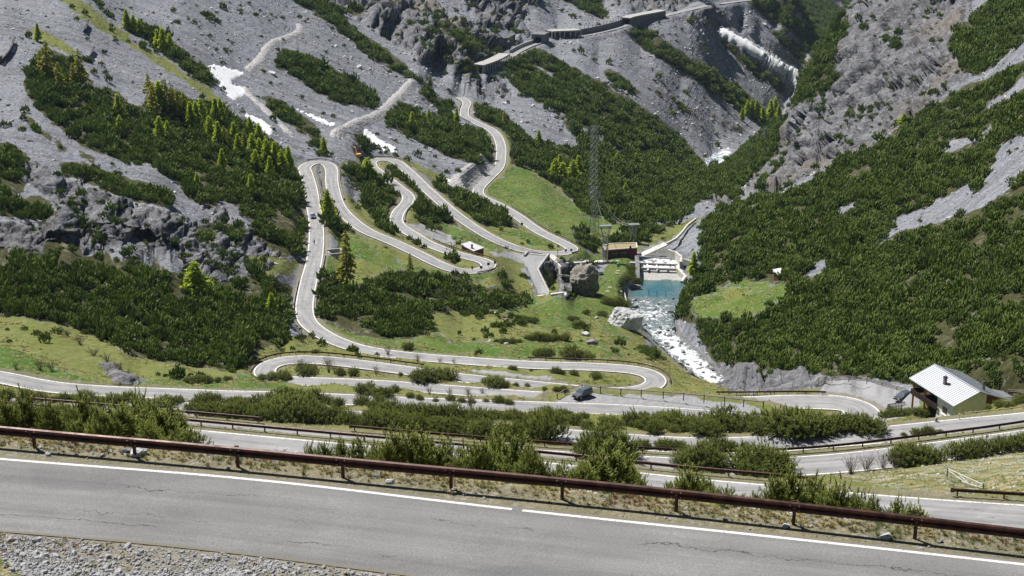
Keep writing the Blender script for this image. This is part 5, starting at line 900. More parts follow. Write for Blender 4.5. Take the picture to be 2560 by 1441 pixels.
tree_group([(1075, 988, 24, .8), (1125, 990, 22, .9), (1205, 986, 18, 1), (1090, 1000, 16, 1)], TWIGS[:2], 'twig_bush', 'thin bare bush', 'between the lanes before the black car', WG, 'shrub')
tree_group([(200, 862, 22, 1.4), (235, 890, 24, 1.4), (270, 905, 22, 1.4), (300, 925, 18, 1.4), (170, 838, 18, 1.5)], TWIGS[:2], 'twig_bush', 'reddish leafless bush', 'at the edge of the lower left bowl', WG, 'shrub')

# ---- the scrub that nobody could count: points on the land, each carrying a tuft mesh
def scatter_object(name, P, rz, scale, tilt, protos, label, mats):
    me = bpy.data.meshes.new(name); me.vertices.add(len(P)); me.vertices.foreach_set('co', np.asarray(P, np.float32).ravel())
    for an, ty, d in (('rot', 'FLOAT_VECTOR', np.stack([tilt[:, 0], tilt[:, 1], rz], -1)), ('scl', 'FLOAT_VECTOR', scale)):
        a = me.attributes.new(an, ty, 'POINT'); a.data.foreach_set('vector', np.asarray(d, np.float32).ravel())
    a = me.attributes.new('pick', 'INT', 'POINT'); a.data.foreach_set('value', RNG.integers(0, len(protos), len(P)).astype(np.int32))
    for m in mats: me.materials.append(m)
    o = bpy.data.objects.new(name, me); COL.objects.link(o); tag(o, label, kind='stuff')
    g = bpy.data.node_groups.new(name, 'GeometryNodeTree')
    g.interface.new_socket('Geometry', in_out='INPUT', socket_type='NodeSocketGeometry'); g.interface.new_socket('Geometry', in_out='OUTPUT', socket_type='NodeSocketGeometry')
    N = g.nodes; gi = N.new('NodeGroupInput'); go = N.new('NodeGroupOutput'); iop = N.new('GeometryNodeInstanceOnPoints'); j = N.new('GeometryNodeJoinGeometry')
    for pm in protos:
        oi = N.new('GeometryNodeObjectInfo'); oi.inputs['Object'].default_value = pm; oi.inputs['As Instance'].default_value = True; g.links.new(oi.outputs['Geometry'], j.inputs[0])
    iop.inputs['Pick Instance'].default_value = True
    def named(n, t):
        x = N.new('GeometryNodeInputNamedAttribute'); x.data_type = t; x.inputs['Name'].default_value = n; return x.outputs[0]
    e2r = N.new('FunctionNodeEulerToRotation'); g.links.new(named('rot', 'FLOAT_VECTOR'), e2r.inputs[0]); g.links.new(e2r.outputs[0], iop.inputs['Rotation'])
    g.links.new(named('scl', 'FLOAT_VECTOR'), iop.inputs['Scale']); g.links.new(named('pick', 'INT'), iop.inputs['Instance Index'])
    g.links.new(gi.outputs[0], iop.inputs['Points']); g.links.new(j.outputs[0], iop.inputs['Instance']); g.links.new(iop.outputs[0], go.inputs[0])
    md = o.modifiers.new('scatter', 'NODES'); md.node_group = g; return o
fine_cls = cls[:-1, :-1]; p00 = np.stack([PX, PY, PZ], -1)
e1 = p00[:-1, 1:] - p00[:-1, :-1]; e2 = p00[1:, :-1] - p00[:-1, :-1]; area = np.linalg.norm(np.cross(e1, e2), axis=-1)
cen = p00[:-1, :-1] + .5 * e1 + .5 * e2; CXp, CYp = project(cen); Yc = cen[..., 1]
inview = (CXp > -420) & (CXp < 2980) & (CYp > -160) & (CYp < 1500) & (Yc > 60)
rad = np.clip(.95 + Yc / 640.0, 1.2, 2.9)
clump = smooth((vnoise(cen[..., 0] / 11, cen[..., 1] / 11, cen[..., 2] / 11, 131) + .25) / .5)
gaps = smooth((vnoise(cen[..., 0] / 15, cen[..., 1] / 15, cen[..., 2] / 9, 141) + .62) / .25)
rho = np.zeros_like(Yc); rho[fine_cls == MUGO] = .62; rho *= gaps * (.55 + .45 * clump)
rho += (fine_cls == SPARSE) * .5 * clump + (fine_cls == ROCK) * np.where((cen[..., 0] > 80) & (Yc > 560), .035, .11) * clump * (Yc > 330) + (fine_cls == SCREE) * .02 * clump * (Yc > 330) + (fine_cls == DRY) * .04 * clump * (Yc > 300)
rho = rho / (rad * rad); rho *= inview * (MD[:-1, :-1] > np.where(Yc > 690, 4.0, 1.4)) * (CYp < 990)
rho *= ~((CYp > 905) & (CXp < 1850) & (fine_cls != MUGO) & (CXp > 600))
cnt = RNG.poisson(np.minimum(rho * area, 30)); idx = np.repeat(np.arange(cnt.size), cnt.ravel())
a, b = RNG.random(len(idx))[:, None], RNG.random(len(idx))[:, None]
P = p00[:-1, :-1].reshape(-1, 3)[idx] + a * e1.reshape(-1, 3)[idx] + b * e2.reshape(-1, 3)[idx]
small = np.isin(fine_cls.ravel()[idx], [MUGO, SPARSE]); rr = rad.ravel()[idx] * np.clip(np.exp(RNG.normal(-.05, .38, len(idx))), .35, 1.9) * np.where(small, 1, .62) * np.where(fine_cls.ravel()[idx] == SPARSE, .72, 1)
zs = rr * RNG.uniform(.8, 1.6, len(idx)); sclv = np.stack([rr * RNG.uniform(.85, 1.2, len(idx)), rr, zs], -1)
kp = np.ones(len(P), bool); hx_, hy_ = project(P + np.stack([0 * zs, 0 * zs, zs * 1.05], -1))
for f_ in (.55, 1.0):                                       # keep the scrub from hiding the bare strips, meadows and roads above it
    ax, ay = project(P + np.stack([0 * zs, 0 * zs, zs * 1.05 * f_], -1)); k_ = CM[np.clip((ay / 2 + .5).astype(int), 0, 720), np.clip((ax / 2 + .5).astype(int), 0, 1280)]; kp &= ~(~np.isin(k_, [MUGO, SPARSE]) & small & (RNG.random(len(P)) < np.where(k_ == SCREE, .85, .8 if f_ < .9 else .4)))
P, idx, rr, zs, sclv = P[kp], idx[kp], rr[kp], zs[kp], sclv[kp]
nrm = Nn[:-1, :-1].reshape(-1, 3)[idx]; tilt = np.stack([-nrm[:, 1] * .35, nrm[:, 0] * .35], -1); rz = RNG.uniform(0, 6.28, len(idx))
P[:, 2] -= .15 * rr; qx, qy = project(P)
protos = []
for i, me in enumerate(FARP): pass
ZONES = [('right flank', (qx > 1690) & (qy > 100 + 0 * qx) & (P[:, 1] < 1000) & (qx > 1700), 'dense dwarf pine scrub covering the right flank below the crag'),
         ('gallery flank', (P[:, 1] >= 700) & (qx > 1170), 'dark pine scrub in stripes on the far slope below the rockfall galleries'),
         ('bowl', (qx < 760) & (P[:, 1] < 440), 'dense dark pine scrub filling the lower left bowl'),
         ('left slope', (qx < 1170) & (P[:, 1] >= 440) & ((qx < 765) | (qy < 400)), 'dark pine scrub in patches on the left scree slope'),
         ('middle', np.ones(len(P), bool), 'pine scrub between the hairpin bends in the middle of the valley')]
# one real shrub of each shape stands in each patch; the scrub repeats their crowns
used = np.zeros(len(P), bool); first = True
for zi, (zn, m, lb) in enumerate(ZONES):
    m = m & ~used; used |= m; ii = np.nonzero(m)[0]
    if first:
        for q in range(5):
            j = ii[np.argmin(np.abs(qx[ii] - (1900 + 130 * q)) + np.abs(qy[ii] - (820 - 60 * q)))]
            o = bpy.data.objects.new('dwarf_pine', FARP[q]); COL.objects.link(o); o.location = P[j]; o.rotation_euler = (tilt[j, 0], tilt[j, 1], rz[j]); o.scale = sclv[j]
            tag(o, 'rounded dwarf pine in the right scrub above the house, ' + ordinal(q, 5), 'shrub', 'dwarf pines on the right flank'); protos.append(o); m[j] = False
        ii = np.nonzero(m)[0]; first = False
    scatter_object('dwarf_pine_scrub', P[ii], rz[ii], sclv[ii], tilt[ii], protos, lb, [M_MUGO]); print(zn, len(ii))
print('scrub', len(P), round(time.time() - T0, 1))
# ------------------------------------------------------------------ guardrails, fences, walls, posts beside the road
def metal(name, lo, hi, rough, metalness=.0, spec=.4):
    k = NB(name); p = k.pos(); n = k.noise(p, 2.2, 5, .65); d = k.noise(k.scaled(p, (3, 3, .6)), 1.5, 4, .6)
    k.col(k.mix(k.rng(d, .35, .7), k.mix(k.rng(n, .3, .7), lo, hi), k.mix(1.0, lo, (.6, .6, .6), 'MULTIPLY'))); k.set(Roughness=k.rng(n, .3, .7, rough - .12, rough + .15), Metallic=metalness); k.b.inputs['Specular IOR Level'].default_value = spec; return k.m
M_CORTEN = metal('weathered brown rail steel', (.05, .017, .011), (.11, .04, .026), .45, .3, .5)
M_BOLT = metal('pale bolt heads', (.3, .2, .18), (.45, .38, .36), .4, .5)
M_WOOD = plain('silvered fence wood', (.26, .22, .18), .9, var=.35, scale=4); M_DWOOD = plain('dark fence posts', (.06, .045, .035), .9, var=.3, scale=4); M_PWOOD = plain('pale new fence wood', (.42, .34, .22), .85, var=.25, scale=4)
M_WHITE = plain('white roadside paint', (.72, .71, .68), .6, var=.12); M_BLACK = plain('black sign back', (.02, .02, .022), .5, var=.2); M_RED = plain('red reflector', (.4, .03, .03), .5); M_ORANGE = plain('orange stake paint', (.55, .22, .06), .6)
def conc(name, lo, hi):
    k = NB(name); p = k.pos(); n = k.noise(p, .9, 5, .65); st = k.noise(k.scaled(p, (1.2, 1.2, .12)), 1.0, 4, .6); f = k.noise(p, 7, 3, .7)
    c = k.mix(k.rng(n, .3, .7), lo, hi); c = k.mix(k.math('MULTIPLY', k.rng(st, .52, .68), .55), c, tuple(x * .4 for x in lo)); c = k.mix(k.rng(f, .3, .7), c, k.mix(1.0, c, (.85, .85, .85), 'MULTIPLY')); k.col(c); k.nor(k.bump(f, .4, .05)); return k.m
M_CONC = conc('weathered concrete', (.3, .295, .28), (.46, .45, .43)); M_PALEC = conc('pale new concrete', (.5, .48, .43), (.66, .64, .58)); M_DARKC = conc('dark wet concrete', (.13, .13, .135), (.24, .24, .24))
def masonry():
    k = NB('rubble masonry'); p = k.pos(); v = k.voro(k.scaled(p, (1, 1, 1.6)), 1.6, 'Color'); g = k.n('RGBToBW'); k.put(g.inputs[0], v); e = k.n('TexVoronoi', feature='DISTANCE_TO_EDGE'); k.put(e.inputs['Vector'], k.scaled(p, (1, 1, 1.6))); e.inputs['Scale'].default_value = 1.6
    c = k.mix(g.outputs[0], (.13, .125, .12), (.3, .29, .28)); c = k.mix(k.math('LESS_THAN', e.outputs['Distance'], .05), c, (.06, .06, .055)); k.col(c); k.nor(k.bump(e.outputs['Distance'], .6, .1)); return k.m
M_MASON = masonry()
def near_idx(P, px, py, lo=0, hi=None):
    qx, qy = project(P[:, :3]); hi = hi or len(P); d = np.hypot(qx - px, (qy - py) * 1.6)[lo:hi]; return lo + int(np.argmin(d))
def along(road, a, b, off):
    """piece of a road edge between two photo pixels, shifted sideways"""
    P = ROADS[road]; i, j = near_idx(P, *a), near_idx(P, *b)
    if i > j: i, j = j, i
    Q = P[i:j + 1]; return offset_path(Q, off) if len(Q) > 2 else Q
BEAM = [(0, .43), (.055, .46), (.085, .51), (.055, .565), (.012, .6), (.055, .635), (.085, .69), (.055, .745), (0, .775), (-.012, .775), (.04, .74), (.07, .69), (.04, .64), (0, .6), (.04, .56), (.07, .51), (.04, .465), (-.012, .43)]
def beam_profile(side, k=1.0): return [((a - .02) * side, .43 + (c - .43) * k) for a, c in BEAM]
def guardrail(path, side, label, group='rusty brown guardrails along the road', step=4.0, k=1.0, fine=False, ends=(True, True)):
    """path on the ground; side = +1 when the road lies to the right of the path"""
    path = resample(path[:, :3], 1.0 if not fine else .5); L = len(path)
    z = np.array([max(p[2], H(p[0], p[1])) if False else p[2] for p in path]); path[:, 2] = z - .02
    mid = path[L // 2]; o = empty('guardrail', tuple(mid), 0, label, 'guardrail', group); inv = -Vector(mid)
    m = MB(); pts = [Vector(p) + inv for p in path]; m.sweep(pts, beam_profile(side, k))
    s = np.r_[0, np.cumsum(np.linalg.norm(np.diff(path[:, :2], axis=0), axis=1))]; n = max(2, int(round(s[-1] / step)) + 1)
    posts = [Vector([np.interp(t, s, path[:, c]) for c in range(3)]) + inv for t in np.linspace(.3, s[-1] - .3, n)]
    t = np.gradient(path[:, :2], axis=0); nx = np.interp(np.linspace(.3, s[-1] - .3, n), s, t[:, 1]); ny = np.interp(np.linspace(.3, s[-1] - .3, n), s, -t[:, 0])
    for i, e in enumerate((pts[0], pts[-1])):
        if ends[i]:
            d = ((pts[0] - pts[2]) if i == 0 else (pts[-1] - pts[-3])).normalized(); m.bar(e + Vector((0, 0, .6)), e + d * .35 + Vector((0, 0, .6)), .16, .42)
    m.build('rail', [M_CORTEN], o, smooth_=False)
    for p, ax, ay in zip(posts, nx, ny):
        q = MB(); l = math.hypot(ax, ay) + 1e-9; r = Vector((ax / l, ay / l, 0)) * side
        back = p - r * .12
        for w_, dd in ((.09, 0.0),): q.bar(back + Vector((0, 0, -.5)), back + Vector((0, 0, .72)), .1 if fine else .13, .06 if fine else .1, up=tuple(r))
        q.bar(back + Vector((0, 0, .6)), p - r * .01 + Vector((0, 0, .6)), .1, .3)
        if fine: q.bar(back + Vector((0, 0, .72)) - r * .03, back + Vector((0, 0, .745)) + r * .06, .12, .05)
        po = q.build('post', [M_CORTEN], o)
        if fine:
            b = MB(); tdir = Vector((-r.y, r.x, 0))
            for (du, dz) in ((-.13, .53), (.13, .53), (-.13, .68), (.13, .68), (0, .605)): b.bar(p + r * .06 + tdir * du + Vector((0, 0, dz)), p + r * .085 + tdir * du + Vector((0, 0, dz)), .028)
            bo = b.build('bolt', [M_BOLT], po)
    return o
# the foreground rail stands behind the white line on posts four metres apart
fp = [(-420, 1078), (-215, 1099), (8, 1119), (222, 1139), (447, 1159), (677, 1181), (983, 1211), (1290, 1240), (1600, 1271), (1922, 1307), (2250, 1345), (2600, 1388), (2960, 1436)]
fpts = np.array([at_z(a, b, -20.12 - .0001 * a) for a, b in fp]); fpath = resample(catmull(fpts, .5), .5)
guardrail(fpath, 1, 'long rusty brown guardrail along the foreground road', step=float(np.linalg.norm(np.diff(fpts[:, :2], axis=0), axis=1).mean()), k=.94, fine=True)
def cutx(road, x0, x1, off):
    P = ROADS[road]; qx, qy = project(P[:, :3]); m = np.nonzero((qx >= x0) & (qx <= x1))[0]; return offset_path(P[m[0]:m[-1] + 1], off)
guardrail(cutx('second', -150, 2022, -3.6), 1, 'rusty guardrail of the second road, partly hidden by dwarf pines', k=1.05)
guardrail(cutx('second', 2374, 2800, -3.5), 1, 'short guardrail with blunt end below the white gate', k=1.05)
guardrail(cutx('third', -150, 645, -3.6), 1, 'guardrail of the third road ending left among pines', k=1.05)
guardrail(cutx('third', 858, 2800, -3.6), 1, 'long curved guardrail of the third road climbing right', k=1.05)
guardrail(along('lower', (2058, 998), (1795, 1004), 3.9), -1, 'straight guardrail before the rocky gorge beside the car park', k=1.1)
guardrail(along('lower', (690, 948), (1045, 929), -3.5), 1, 'curved guardrail round the left hairpin', k=1.1)
guardrail(along('lower', (1636, 955), (1312, 911), 3.5), -1, 'curved guardrail round the right hairpin', k=1.1)
guardrail(along('lower', (785, 408), (829, 450), -3.5), 1, 'guardrail at the outer corner of the upper left hairpin', k=1.1)
guardrail(along('lower', (1185, 679), (1060, 604), 3.5), -1, 'guardrail round the middle hairpin below the flat-roofed house', k=1.1)
guardrail(along('lower', (1415, 632), (1262, 522), 3.5), -1, 'guardrail along the edge of the bright green meadow', k=1.1)
guardrail(along('lower', (935, 400), (1010, 420), -3.5), 1, 'guardrail at the bend beside the excavator', k=1.1)

def wall_along(path, w, top, depth, name, mat, label, group=None, cat='wall', posts=False):
    m = MB(); m.sweep([Vector(p[:3]) for p in path], [(-w / 2, -depth), (w / 2, -depth), (w / 2, top), (-w / 2, top)])
    o = m.build(name, [mat]); tag(o, label, cat, group, 'thing'); return o
wall_along(along('lower', (762, 790), (787, 640), 3.15), .5, .55, 5.5, 'retaining_wall', M_MASON, 'stone retaining wall under the right edge of the straight road')
wall_along(along('lower', (784, 520), (766, 440), 3.15), .5, .5, 2.8, 'retaining_wall', M_MASON, 'wall between the two lanes of the upper left hairpin')
wall_along(along('lower', (829, 440), (840, 500), -3.2), .5, .55, 5.0, 'retaining_wall', M_MASON, 'wall right of the upper left hairpin')
wall_along(along('lower', (1022, 492), (990, 556), 3.2), .5, .6, 5.5, 'retaining_wall', M_MASON, 'dark wall with parapet beside the bend above the red house')
wall_along(along('lower', (768, 700), (760, 775), -3.15), .45, .6, 2.5, 'retaining_wall', M_MASON, 'low stone parapet on the left of the straight road')
wall_along(along('lower', (1189, 306), (1163, 262), -3.3), .5, .8, 2.0, 'retaining_wall', M_DARKC, 'dark parapet on the bend under the cliff')

def fence(pp, label, h=1.1, rails=(.95,), w=.14, mat=M_WOOD, pmat=None, group='wooden fences', wire=None, ymin=3.5, z=None, cat='fence', name='wooden_fence'):
    pts = [hit(a, b, ymin) if z is None else Vector(at_z(a, b, z)) for a, b in pp]; c = pts[len(pts) // 2].copy(); o = empty(name, tuple(c), 0, label, cat, group)
    for p in pts:
        q = MB(); a = p - c; q.bar(a - Vector((0, 0, .4)), a + Vector((0, 0, h)), w, w * .9); q.build('post', [pmat or mat], o)
    for r in rails:
        q = MB()
        for a, b in zip(pts[:-1], pts[1:]): q.bar(a - c + Vector((0, 0, r)), b - c + Vector((0, 0, r)), w * .55, w * .8)
        q.build('rail', [mat], o)
    if wire: net_panel([p - c for p in pts], wire, o)
    return o
def net_panel(pts, h, o):
    q = MB()
    for a, b in zip(pts[:-1], pts[1:]):
        for k_ in range(4): q.bar(a + Vector((0, 0, .2 + k_ * (h - .25) / 3)), b + Vector((0, 0, .2 + k_ * (h - .25) / 3)), .025)
        n = max(2, int((b - a).length / .8))
        for i in range(1, n): p = a + (b - a) * i / n; q.bar(p + Vector((0, 0, .2)), p + Vector((0, 0, h)), .02)
    q.build('netting', [M_NET], o)
M_NET = metal('galvanised wire', (.3, .32, .3), (.45, .47, .45), .5, .5); M_GPOST = plain('dark green fence post', (.05, .07, .06), .6)
fence([(1393, 999), (1412, 987), (1455, 976), (1501, 981), (1552, 986), (1603, 989), (1658, 993), (1709, 997), (1760, 1002), (1811, 1007), (1859, 1013), (1908, 1018)], 'single-rail wooden fence behind the black car on the lay-by', 1.25, (1.1,), .2, M_WOOD, M_DWOOD, z=-118.9)
fence([(2046, 962), (2062, 957), (2080, 953), (2122, 951), (2167, 956), (2205, 966), (2242, 976), (2268, 982)], 'three-rail weathered wooden fence round the car park', 1.0, (.3, .6, .9), .16, M_WOOD, M_WOOD, z=-122.6)
fence([(2409, 1046), (2438, 1043), (2468, 1040), (2498, 1037), (2526, 1034), (2556, 1029), (2590, 1024)], 'low pale wooden fence beside the road by the house', .95, (.45, .8), .14, M_PWOOD, M_PWOOD, z=-87.2)
fence([(2520, 985), (2545, 986), (2580, 988), (2620, 990)], 'weathered fence behind the house at the right edge', 1.0, (.5, .9), .15, M_WOOD)
FENCES = 'net fences round the dam yard'
fence([(1197, 609), (1225, 614), (1252, 619), (1280, 624), (1305, 629), (1332, 633), (1372, 637)], 'wire net fence on the grass right of the flat-roofed house', 2.0, (), .12, M_GPOST, None, FENCES, 1.9, name='net_fence')
fence([(1246, 637), (1270, 645), (1290, 656), (1308, 664), (1318, 680), (1326, 700), (1334, 720), (1342, 738)], 'wire net fence along the left side of the service lane', 2.0, (), .12, M_GPOST, None, FENCES, 1.9, name='net_fence')
fence([(1410, 648), (1430, 650), (1450, 651), (1470, 653), (1490, 655)], 'wire net fence on the dam bridge', 1.6, (), .1, M_GPOST, None, FENCES, 1.5, name='net_fence')
fence([(1708, 748), (1716, 758), (1724, 770), (1734, 782), (1745, 794)], 'green net fence at the edge of the small meadow', 1.6, (), .12, M_GPOST, None, FENCES, 1.5, name='net_fence')
fence([(1022, 560), (1040, 570), (1060, 581), (1085, 590), (1110, 598), (1140, 606)], 'wire net fence above the lay-by of the flat-roofed house', 1.6, (1.5,), .12, M_NET, M_NET, FENCES, 1.5, name='net_fence')
fence([(1471, 676), (1485, 684), (1500, 695), (1514, 706), (1505, 713), (1497, 718)], 'pale railing on the edge of the meadow by the rock', 1.1, (.5, 1.0), .1, M_NET, M_NET, FENCES, None, name='net_fence')

def delineators(items, label, group='white marker posts'):
    items = sorted(items); n = len(items)
    for i, (px, py, hp) in enumerate(items):
        p = hit(px, py); h = max(.7, hp / pxscale(p) / .93); o = empty('marker_post', tuple(p), 0, label + (', ' + ordinal(i, n) if n > 1 else ''), 'marker post', group)
        m = MB(); m.prism([(-.07, -.05), (.07, -.05), (.06, .05), (-.06, .05)], -.3, h); m.build('post', [M_WHITE], o); m = MB(); m.box((0, -.053, h * .8), (.1, .012, h * .16)); m.build('band', [M_BLACK], o)
delineators([(2397, 1050, 15), (2115, 1072, 13), (1819, 1091, 10)], 'white marker post on the far verge of the fourth road')
delineators([(1048, 920, 10), (914, 941, 8), (914, 861, 8), (1157, 891, 8)], 'white marker post by the long lanes of the left hairpin'); delineators([(1233, 968, 8), (1375, 1002, 12), (1303, 1058, 9)], 'white marker post on a grass verge left of the black car')
o = empty('stone_bollard', tuple(hit(2340, 1056)), 0, 'grey stone bollard on the verge below the house', 'bollard'); m = MB(); m.tube([(0, 0, -.2), (0, 0, .62), (0, 0, .72), (0, 0, .8)], [.2, .2, .16, .06], 10); m.build('shaft', [M_CONC], o)
o = empty('snow_stake', tuple(hit(2407, 1048)), 0, 'thin orange snow stake at the end of the roadside fence', 'stake'); m = MB(); m.tube([(0, 0, -.2), (0, 0, 1.6)], .035, 6); m.build('pole', [M_DWOOD], o); m = MB(); m.tube([(0, 0, 1.6), (0, 0, 3.0)], .03, 6); m.build('tip', [M_ORANGE], o)
def bend_sign(px, py, hp, rz, label):
    p = hit(px, py); h = hp / pxscale(p) / .95; o = empty('bend_sign', tuple(p), rz, label, 'road sign', 'black-backed bend signs'); m = MB(); m.bar((0, 0, -.2), (0, 0, h), .08); m.build('post', [M_NET], o); m = MB(); m.box((0, -.06, h - .35), (.95, .03, .95)); m.build('panel', [M_BLACK], o)
for i, (px, py) in enumerate([(1181, 681), (1203, 680), (1221, 672), (1237, 668)]): bend_sign(px, py, 14, .5 * (i - 1.5), 'small black sign on the middle hairpin guardrail, ' + ordinal(i, 4))
bend_sign(1305, 571, 13, 0, 'small black sign beside the meadow road'); bend_sign(1414, 634, 10, .3, 'small black sign at the meadow hairpin, ' + 'left one'); bend_sign(1428, 633, 10, .5, 'small black sign at the meadow hairpin, right one')
o = empty('warning_post', tuple(hit(1298, 903)), 0, 'small red and white post at the start of a guardrail', 'marker post'); m = MB(); m.bar((0, 0, -.2), (0, 0, .8), .12); m.build('post', [M_WHITE], o); m = MB(); m.box((0, 0, .95), (.45, .12, .4)); m.build('panel', [M_RED], o)
o = empty('white_sign', tuple(hit(624, 884)), .2, 'small white sign left of the left hairpin', 'road sign'); m = MB(); m.bar((0, 0, -.2), (0, 0, 1.0), .08); m.build('post', [M_NET], o); m = MB(); m.box((0, -.05, 1.2), (.5, .03, .6)); m.build('panel', [M_WHITE], o)

# white tubular gate on the slope at right
p1, p2 = hit(2367, 1193), hit(2457, 1223); o = empty('field_gate', tuple(p1), 0, 'white tubular field gate on the bare slope at right', 'gate'); d = p2 - p1
for q in (Vector((0, 0, 0)), d): m = MB(); m.bar(q - Vector((0, 0, .3)), q + Vector((0, 0, 1.15 if q.length < .1 else .65)), .13); m.build('post', [plain('grey green gate post', (.2, .24, .17), .8)], o)
m = MB(); z = Vector((0, 0, 1)); a0, a1 = z * 1.0, d + z * .5; b0, b1 = d * .42 + z * .04, d + z * .12
m.tube([a0, a1], .03, 6); m.tube([z * .85, d * .55 + z * .05], .026, 6); m.tube([b0, b1], .026, 6); m.tube([a0 + (a1 - a0) * .3, d * .62 + z * .06], .022, 6); m.tube([d * .55 + z * .05, a0 + (a1 - a0) * .62], .022, 6); m.tube([a1, b1], .026, 6); m.build('bars', [M_WHITE], o)
print('roadside', round(time.time() - T0, 1))
# ------------------------------------------------------------------ vehicles, cyclist, excavator
def paint(name, c, rough=.3, sky_sheen=0):
    k = NB(name); n = k.noise(k.obj(), 3.0, 4); k.col(k.mix(n, c, tuple(min(1, x * 1.25 + .01) for x in c))); 
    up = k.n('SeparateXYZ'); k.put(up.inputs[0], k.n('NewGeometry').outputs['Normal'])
    if sky_sheen: k.col(k.mix(k.math('MULTIPLY', k.rng(up.outputs[2], .55, .95), sky_sheen), k.mix(n, c, tuple(min(1, x * 1.25 + .01) for x in c)), (.2, .215, .235)))  # sky reflection painted as a grey-blue tint on upward-facing bodywork
    k.set(Roughness=k.rng(n, .3, .7, rough, rough + .15)); k.b.inputs['Specular IOR Level'].default_value = .4; return k.m
M_GLASS = paint('dark car glass', (.05, .09, .13), .08); M_TYRE = plain('tyre rubber', (.02, .02, .02), .9); M_RIM = metal('grey alloy', (.5, .5, .51), (.65, .65, .66), .35, .3); M_LAMP = paint('clear lamp', (.6, .62, .62), .15); M_TAIL = paint('tail lamp', (.35, .02, .02), .2); M_TRIM = plain('black trim', (.025, .025, .027), .6)  # car glass: blue of the reflected sky put into its base colour
def loft(sections):
    """sections: list of rings (same count); returns MB"""
    m = MB(); n = len(sections[0]); b = 0
    for r in sections: m.v += [tuple(p) for p in r]
    for i in range(len(sections) - 1):
        for k in range(n): m.f.append([i * n + k, i * n + (k + 1) % n, (i + 1) * n + (k + 1) % n, (i + 1) * n + k]); m.m.append(0)
    m.f.append(list(range(n))[::-1]); m.m.append(0); m.f.append([(len(sections) - 1) * n + k for k in range(n)]); m.m.append(0); return m
def car(name, loc, yaw, label, mat, L=4.6, W=1.8, Ht=1.75, hood=.3, cab=(.27, .98), boxy=True, group=None, extra=None):
    """x forward; hood = hood share of the length"""
    o = empty(name, loc, yaw, label, 'car', group); h2 = W / 2; zs, zb = .32, Ht * .58
    def ring(x, w, z0, z1): return [(x, -w * .94, z0), (x, -w, (z0 + z1) * .5), (x, -w * .95, z1 - .06), (x, -w * .86, z1), (x, w * .86, z1), (x, w * .95, z1 - .06), (x, w, (z0 + z1) * .5), (x, w * .94, z0)]
    f = L / 2
    secs = [ring(-f, h2 * .86, .5, zb * .82), ring(-f + .06, h2 * .95, .42, zb * .95), ring(-f + .5, h2, zs, zb), ring(-.3, h2, zs, zb), ring(f * .3, h2, zs, zb), ring(f - hood * L * .8, h2, zs, zb - .02), ring(f - .35, h2 * .96, zs + .04, zb * (.95 if boxy else .9)), ring(f - .06, h2 * .92, .42, zb * (.91 if boxy else .82)), ring(f, h2 * .86, .48, zb * (.8 if boxy else .7))]
    loft(secs).build('body', [mat], o, bevel=0, smooth_=False)
    # cabin: pillars and roof in body colour, glass set in front of it
    xb, xf = -f + (1 - cab[1]) * L + .05, f - cab[0] * L; rb, rf = xb + (.12 if boxy else .45), xf - .62; wt = h2 * .76
    def cr(x, w, z): return [(x, -w, z), (x, w, z)]
    m = MB(); lo = [(xb, -h2 * .93, zb), (xb, h2 * .93, zb), (xf, h2 * .9, zb), (xf, -h2 * .9, zb)]; hi = [(rb, -wt, Ht - .04), (rb, wt, Ht - .04), (rf, wt, Ht - .04), (rf, -wt, Ht - .04)]; tp = [(rb + .12, -wt * .86, Ht), (rb + .12, wt * .86, Ht), (rf - .15, wt * .86, Ht), (rf - .15, -wt * .86, Ht)]
    m.add(lo + hi + tp, [(0, 1, 5, 4), (1, 2, 6, 5), (2, 3, 7, 6), (3, 0, 4, 7), (4, 5, 9, 8), (5, 6, 10, 9), (6, 7, 11, 10), (7, 4, 8, 11), (8, 9, 10, 11)]); m.build('roof', [mat], o)
    def pane(q, inset, nm):
        q = [Vector(v) for v in q]; c = sum(q, Vector()) / 4; n = (q[1] - q[0]).cross(q[2] - q[0]).normalized(); n = n if n.dot(c - Vector((0, 0, .9))) > 0 else -n
        q = [c + (v - c) * inset + n * .012 for v in q]; m = MB(); m.add(q, [(0, 1, 2, 3)]); m.build(nm, [M_GLASS], o)
    pane([lo[3], lo[2], hi[2], hi[3]], .86, 'windscreen'); pane([lo[0], lo[1], hi[1], hi[0]], .82, 'rear_window')
    for s in (0, 1):
        a, b, c_, d = (lo[0], lo[3], hi[3], hi[0]) if s == 0 else (lo[1], lo[2], hi[2], hi[1]); a, b, c_, d = map(Vector, (a, b, c_, d)); mid0, mid1 = a + (b - a) * .52, d + (c_ - d) * .52
        pane([a, mid0, mid1, d], .84, 'side_window'); pane([mid0, b, c_, mid1], .82, 'side_window')
    for sx in (-1, 1):
        for sy in (-1, 1):
            x = f * .6 if sx > 0 else -f * .6; y = sy * (h2 - .1); r = .36 if Ht > 1.6 else .31
            m = MB(); m.tube([(x, y - .11, r), (x, y - .06, r), (x, y + .06, r), (x, y + .11, r)], [r * .93, r, r, r * .93], 18); w_ = m.build('wheel', [M_TYRE], o); m = MB(); m.tube([(x, y + sy * .06, r), (x, y + sy * .122, r)], [r * .64, r * .6], 12); m.build('rim', [M_RIM], w_)
            if sx > 0:
                m = MB(); m.box((f - .04, sy * h2 * .66, zb * .74), (.1, .32, .16)); m.build('headlight', [M_LAMP], o)
            else:
                m = MB(); m.box((-f + .02, sy * h2 * .76, zb * .78), (.1, .18, .24)); m.build('tail_light', [M_TAIL], o)
    for (x, z_) in ((f + .0, .5), (-f - .0, .52)): m = MB(); m.box((x, 0, z_), (.16, W * .86, .2)); m.build('bumper', [M_TRIM], o)
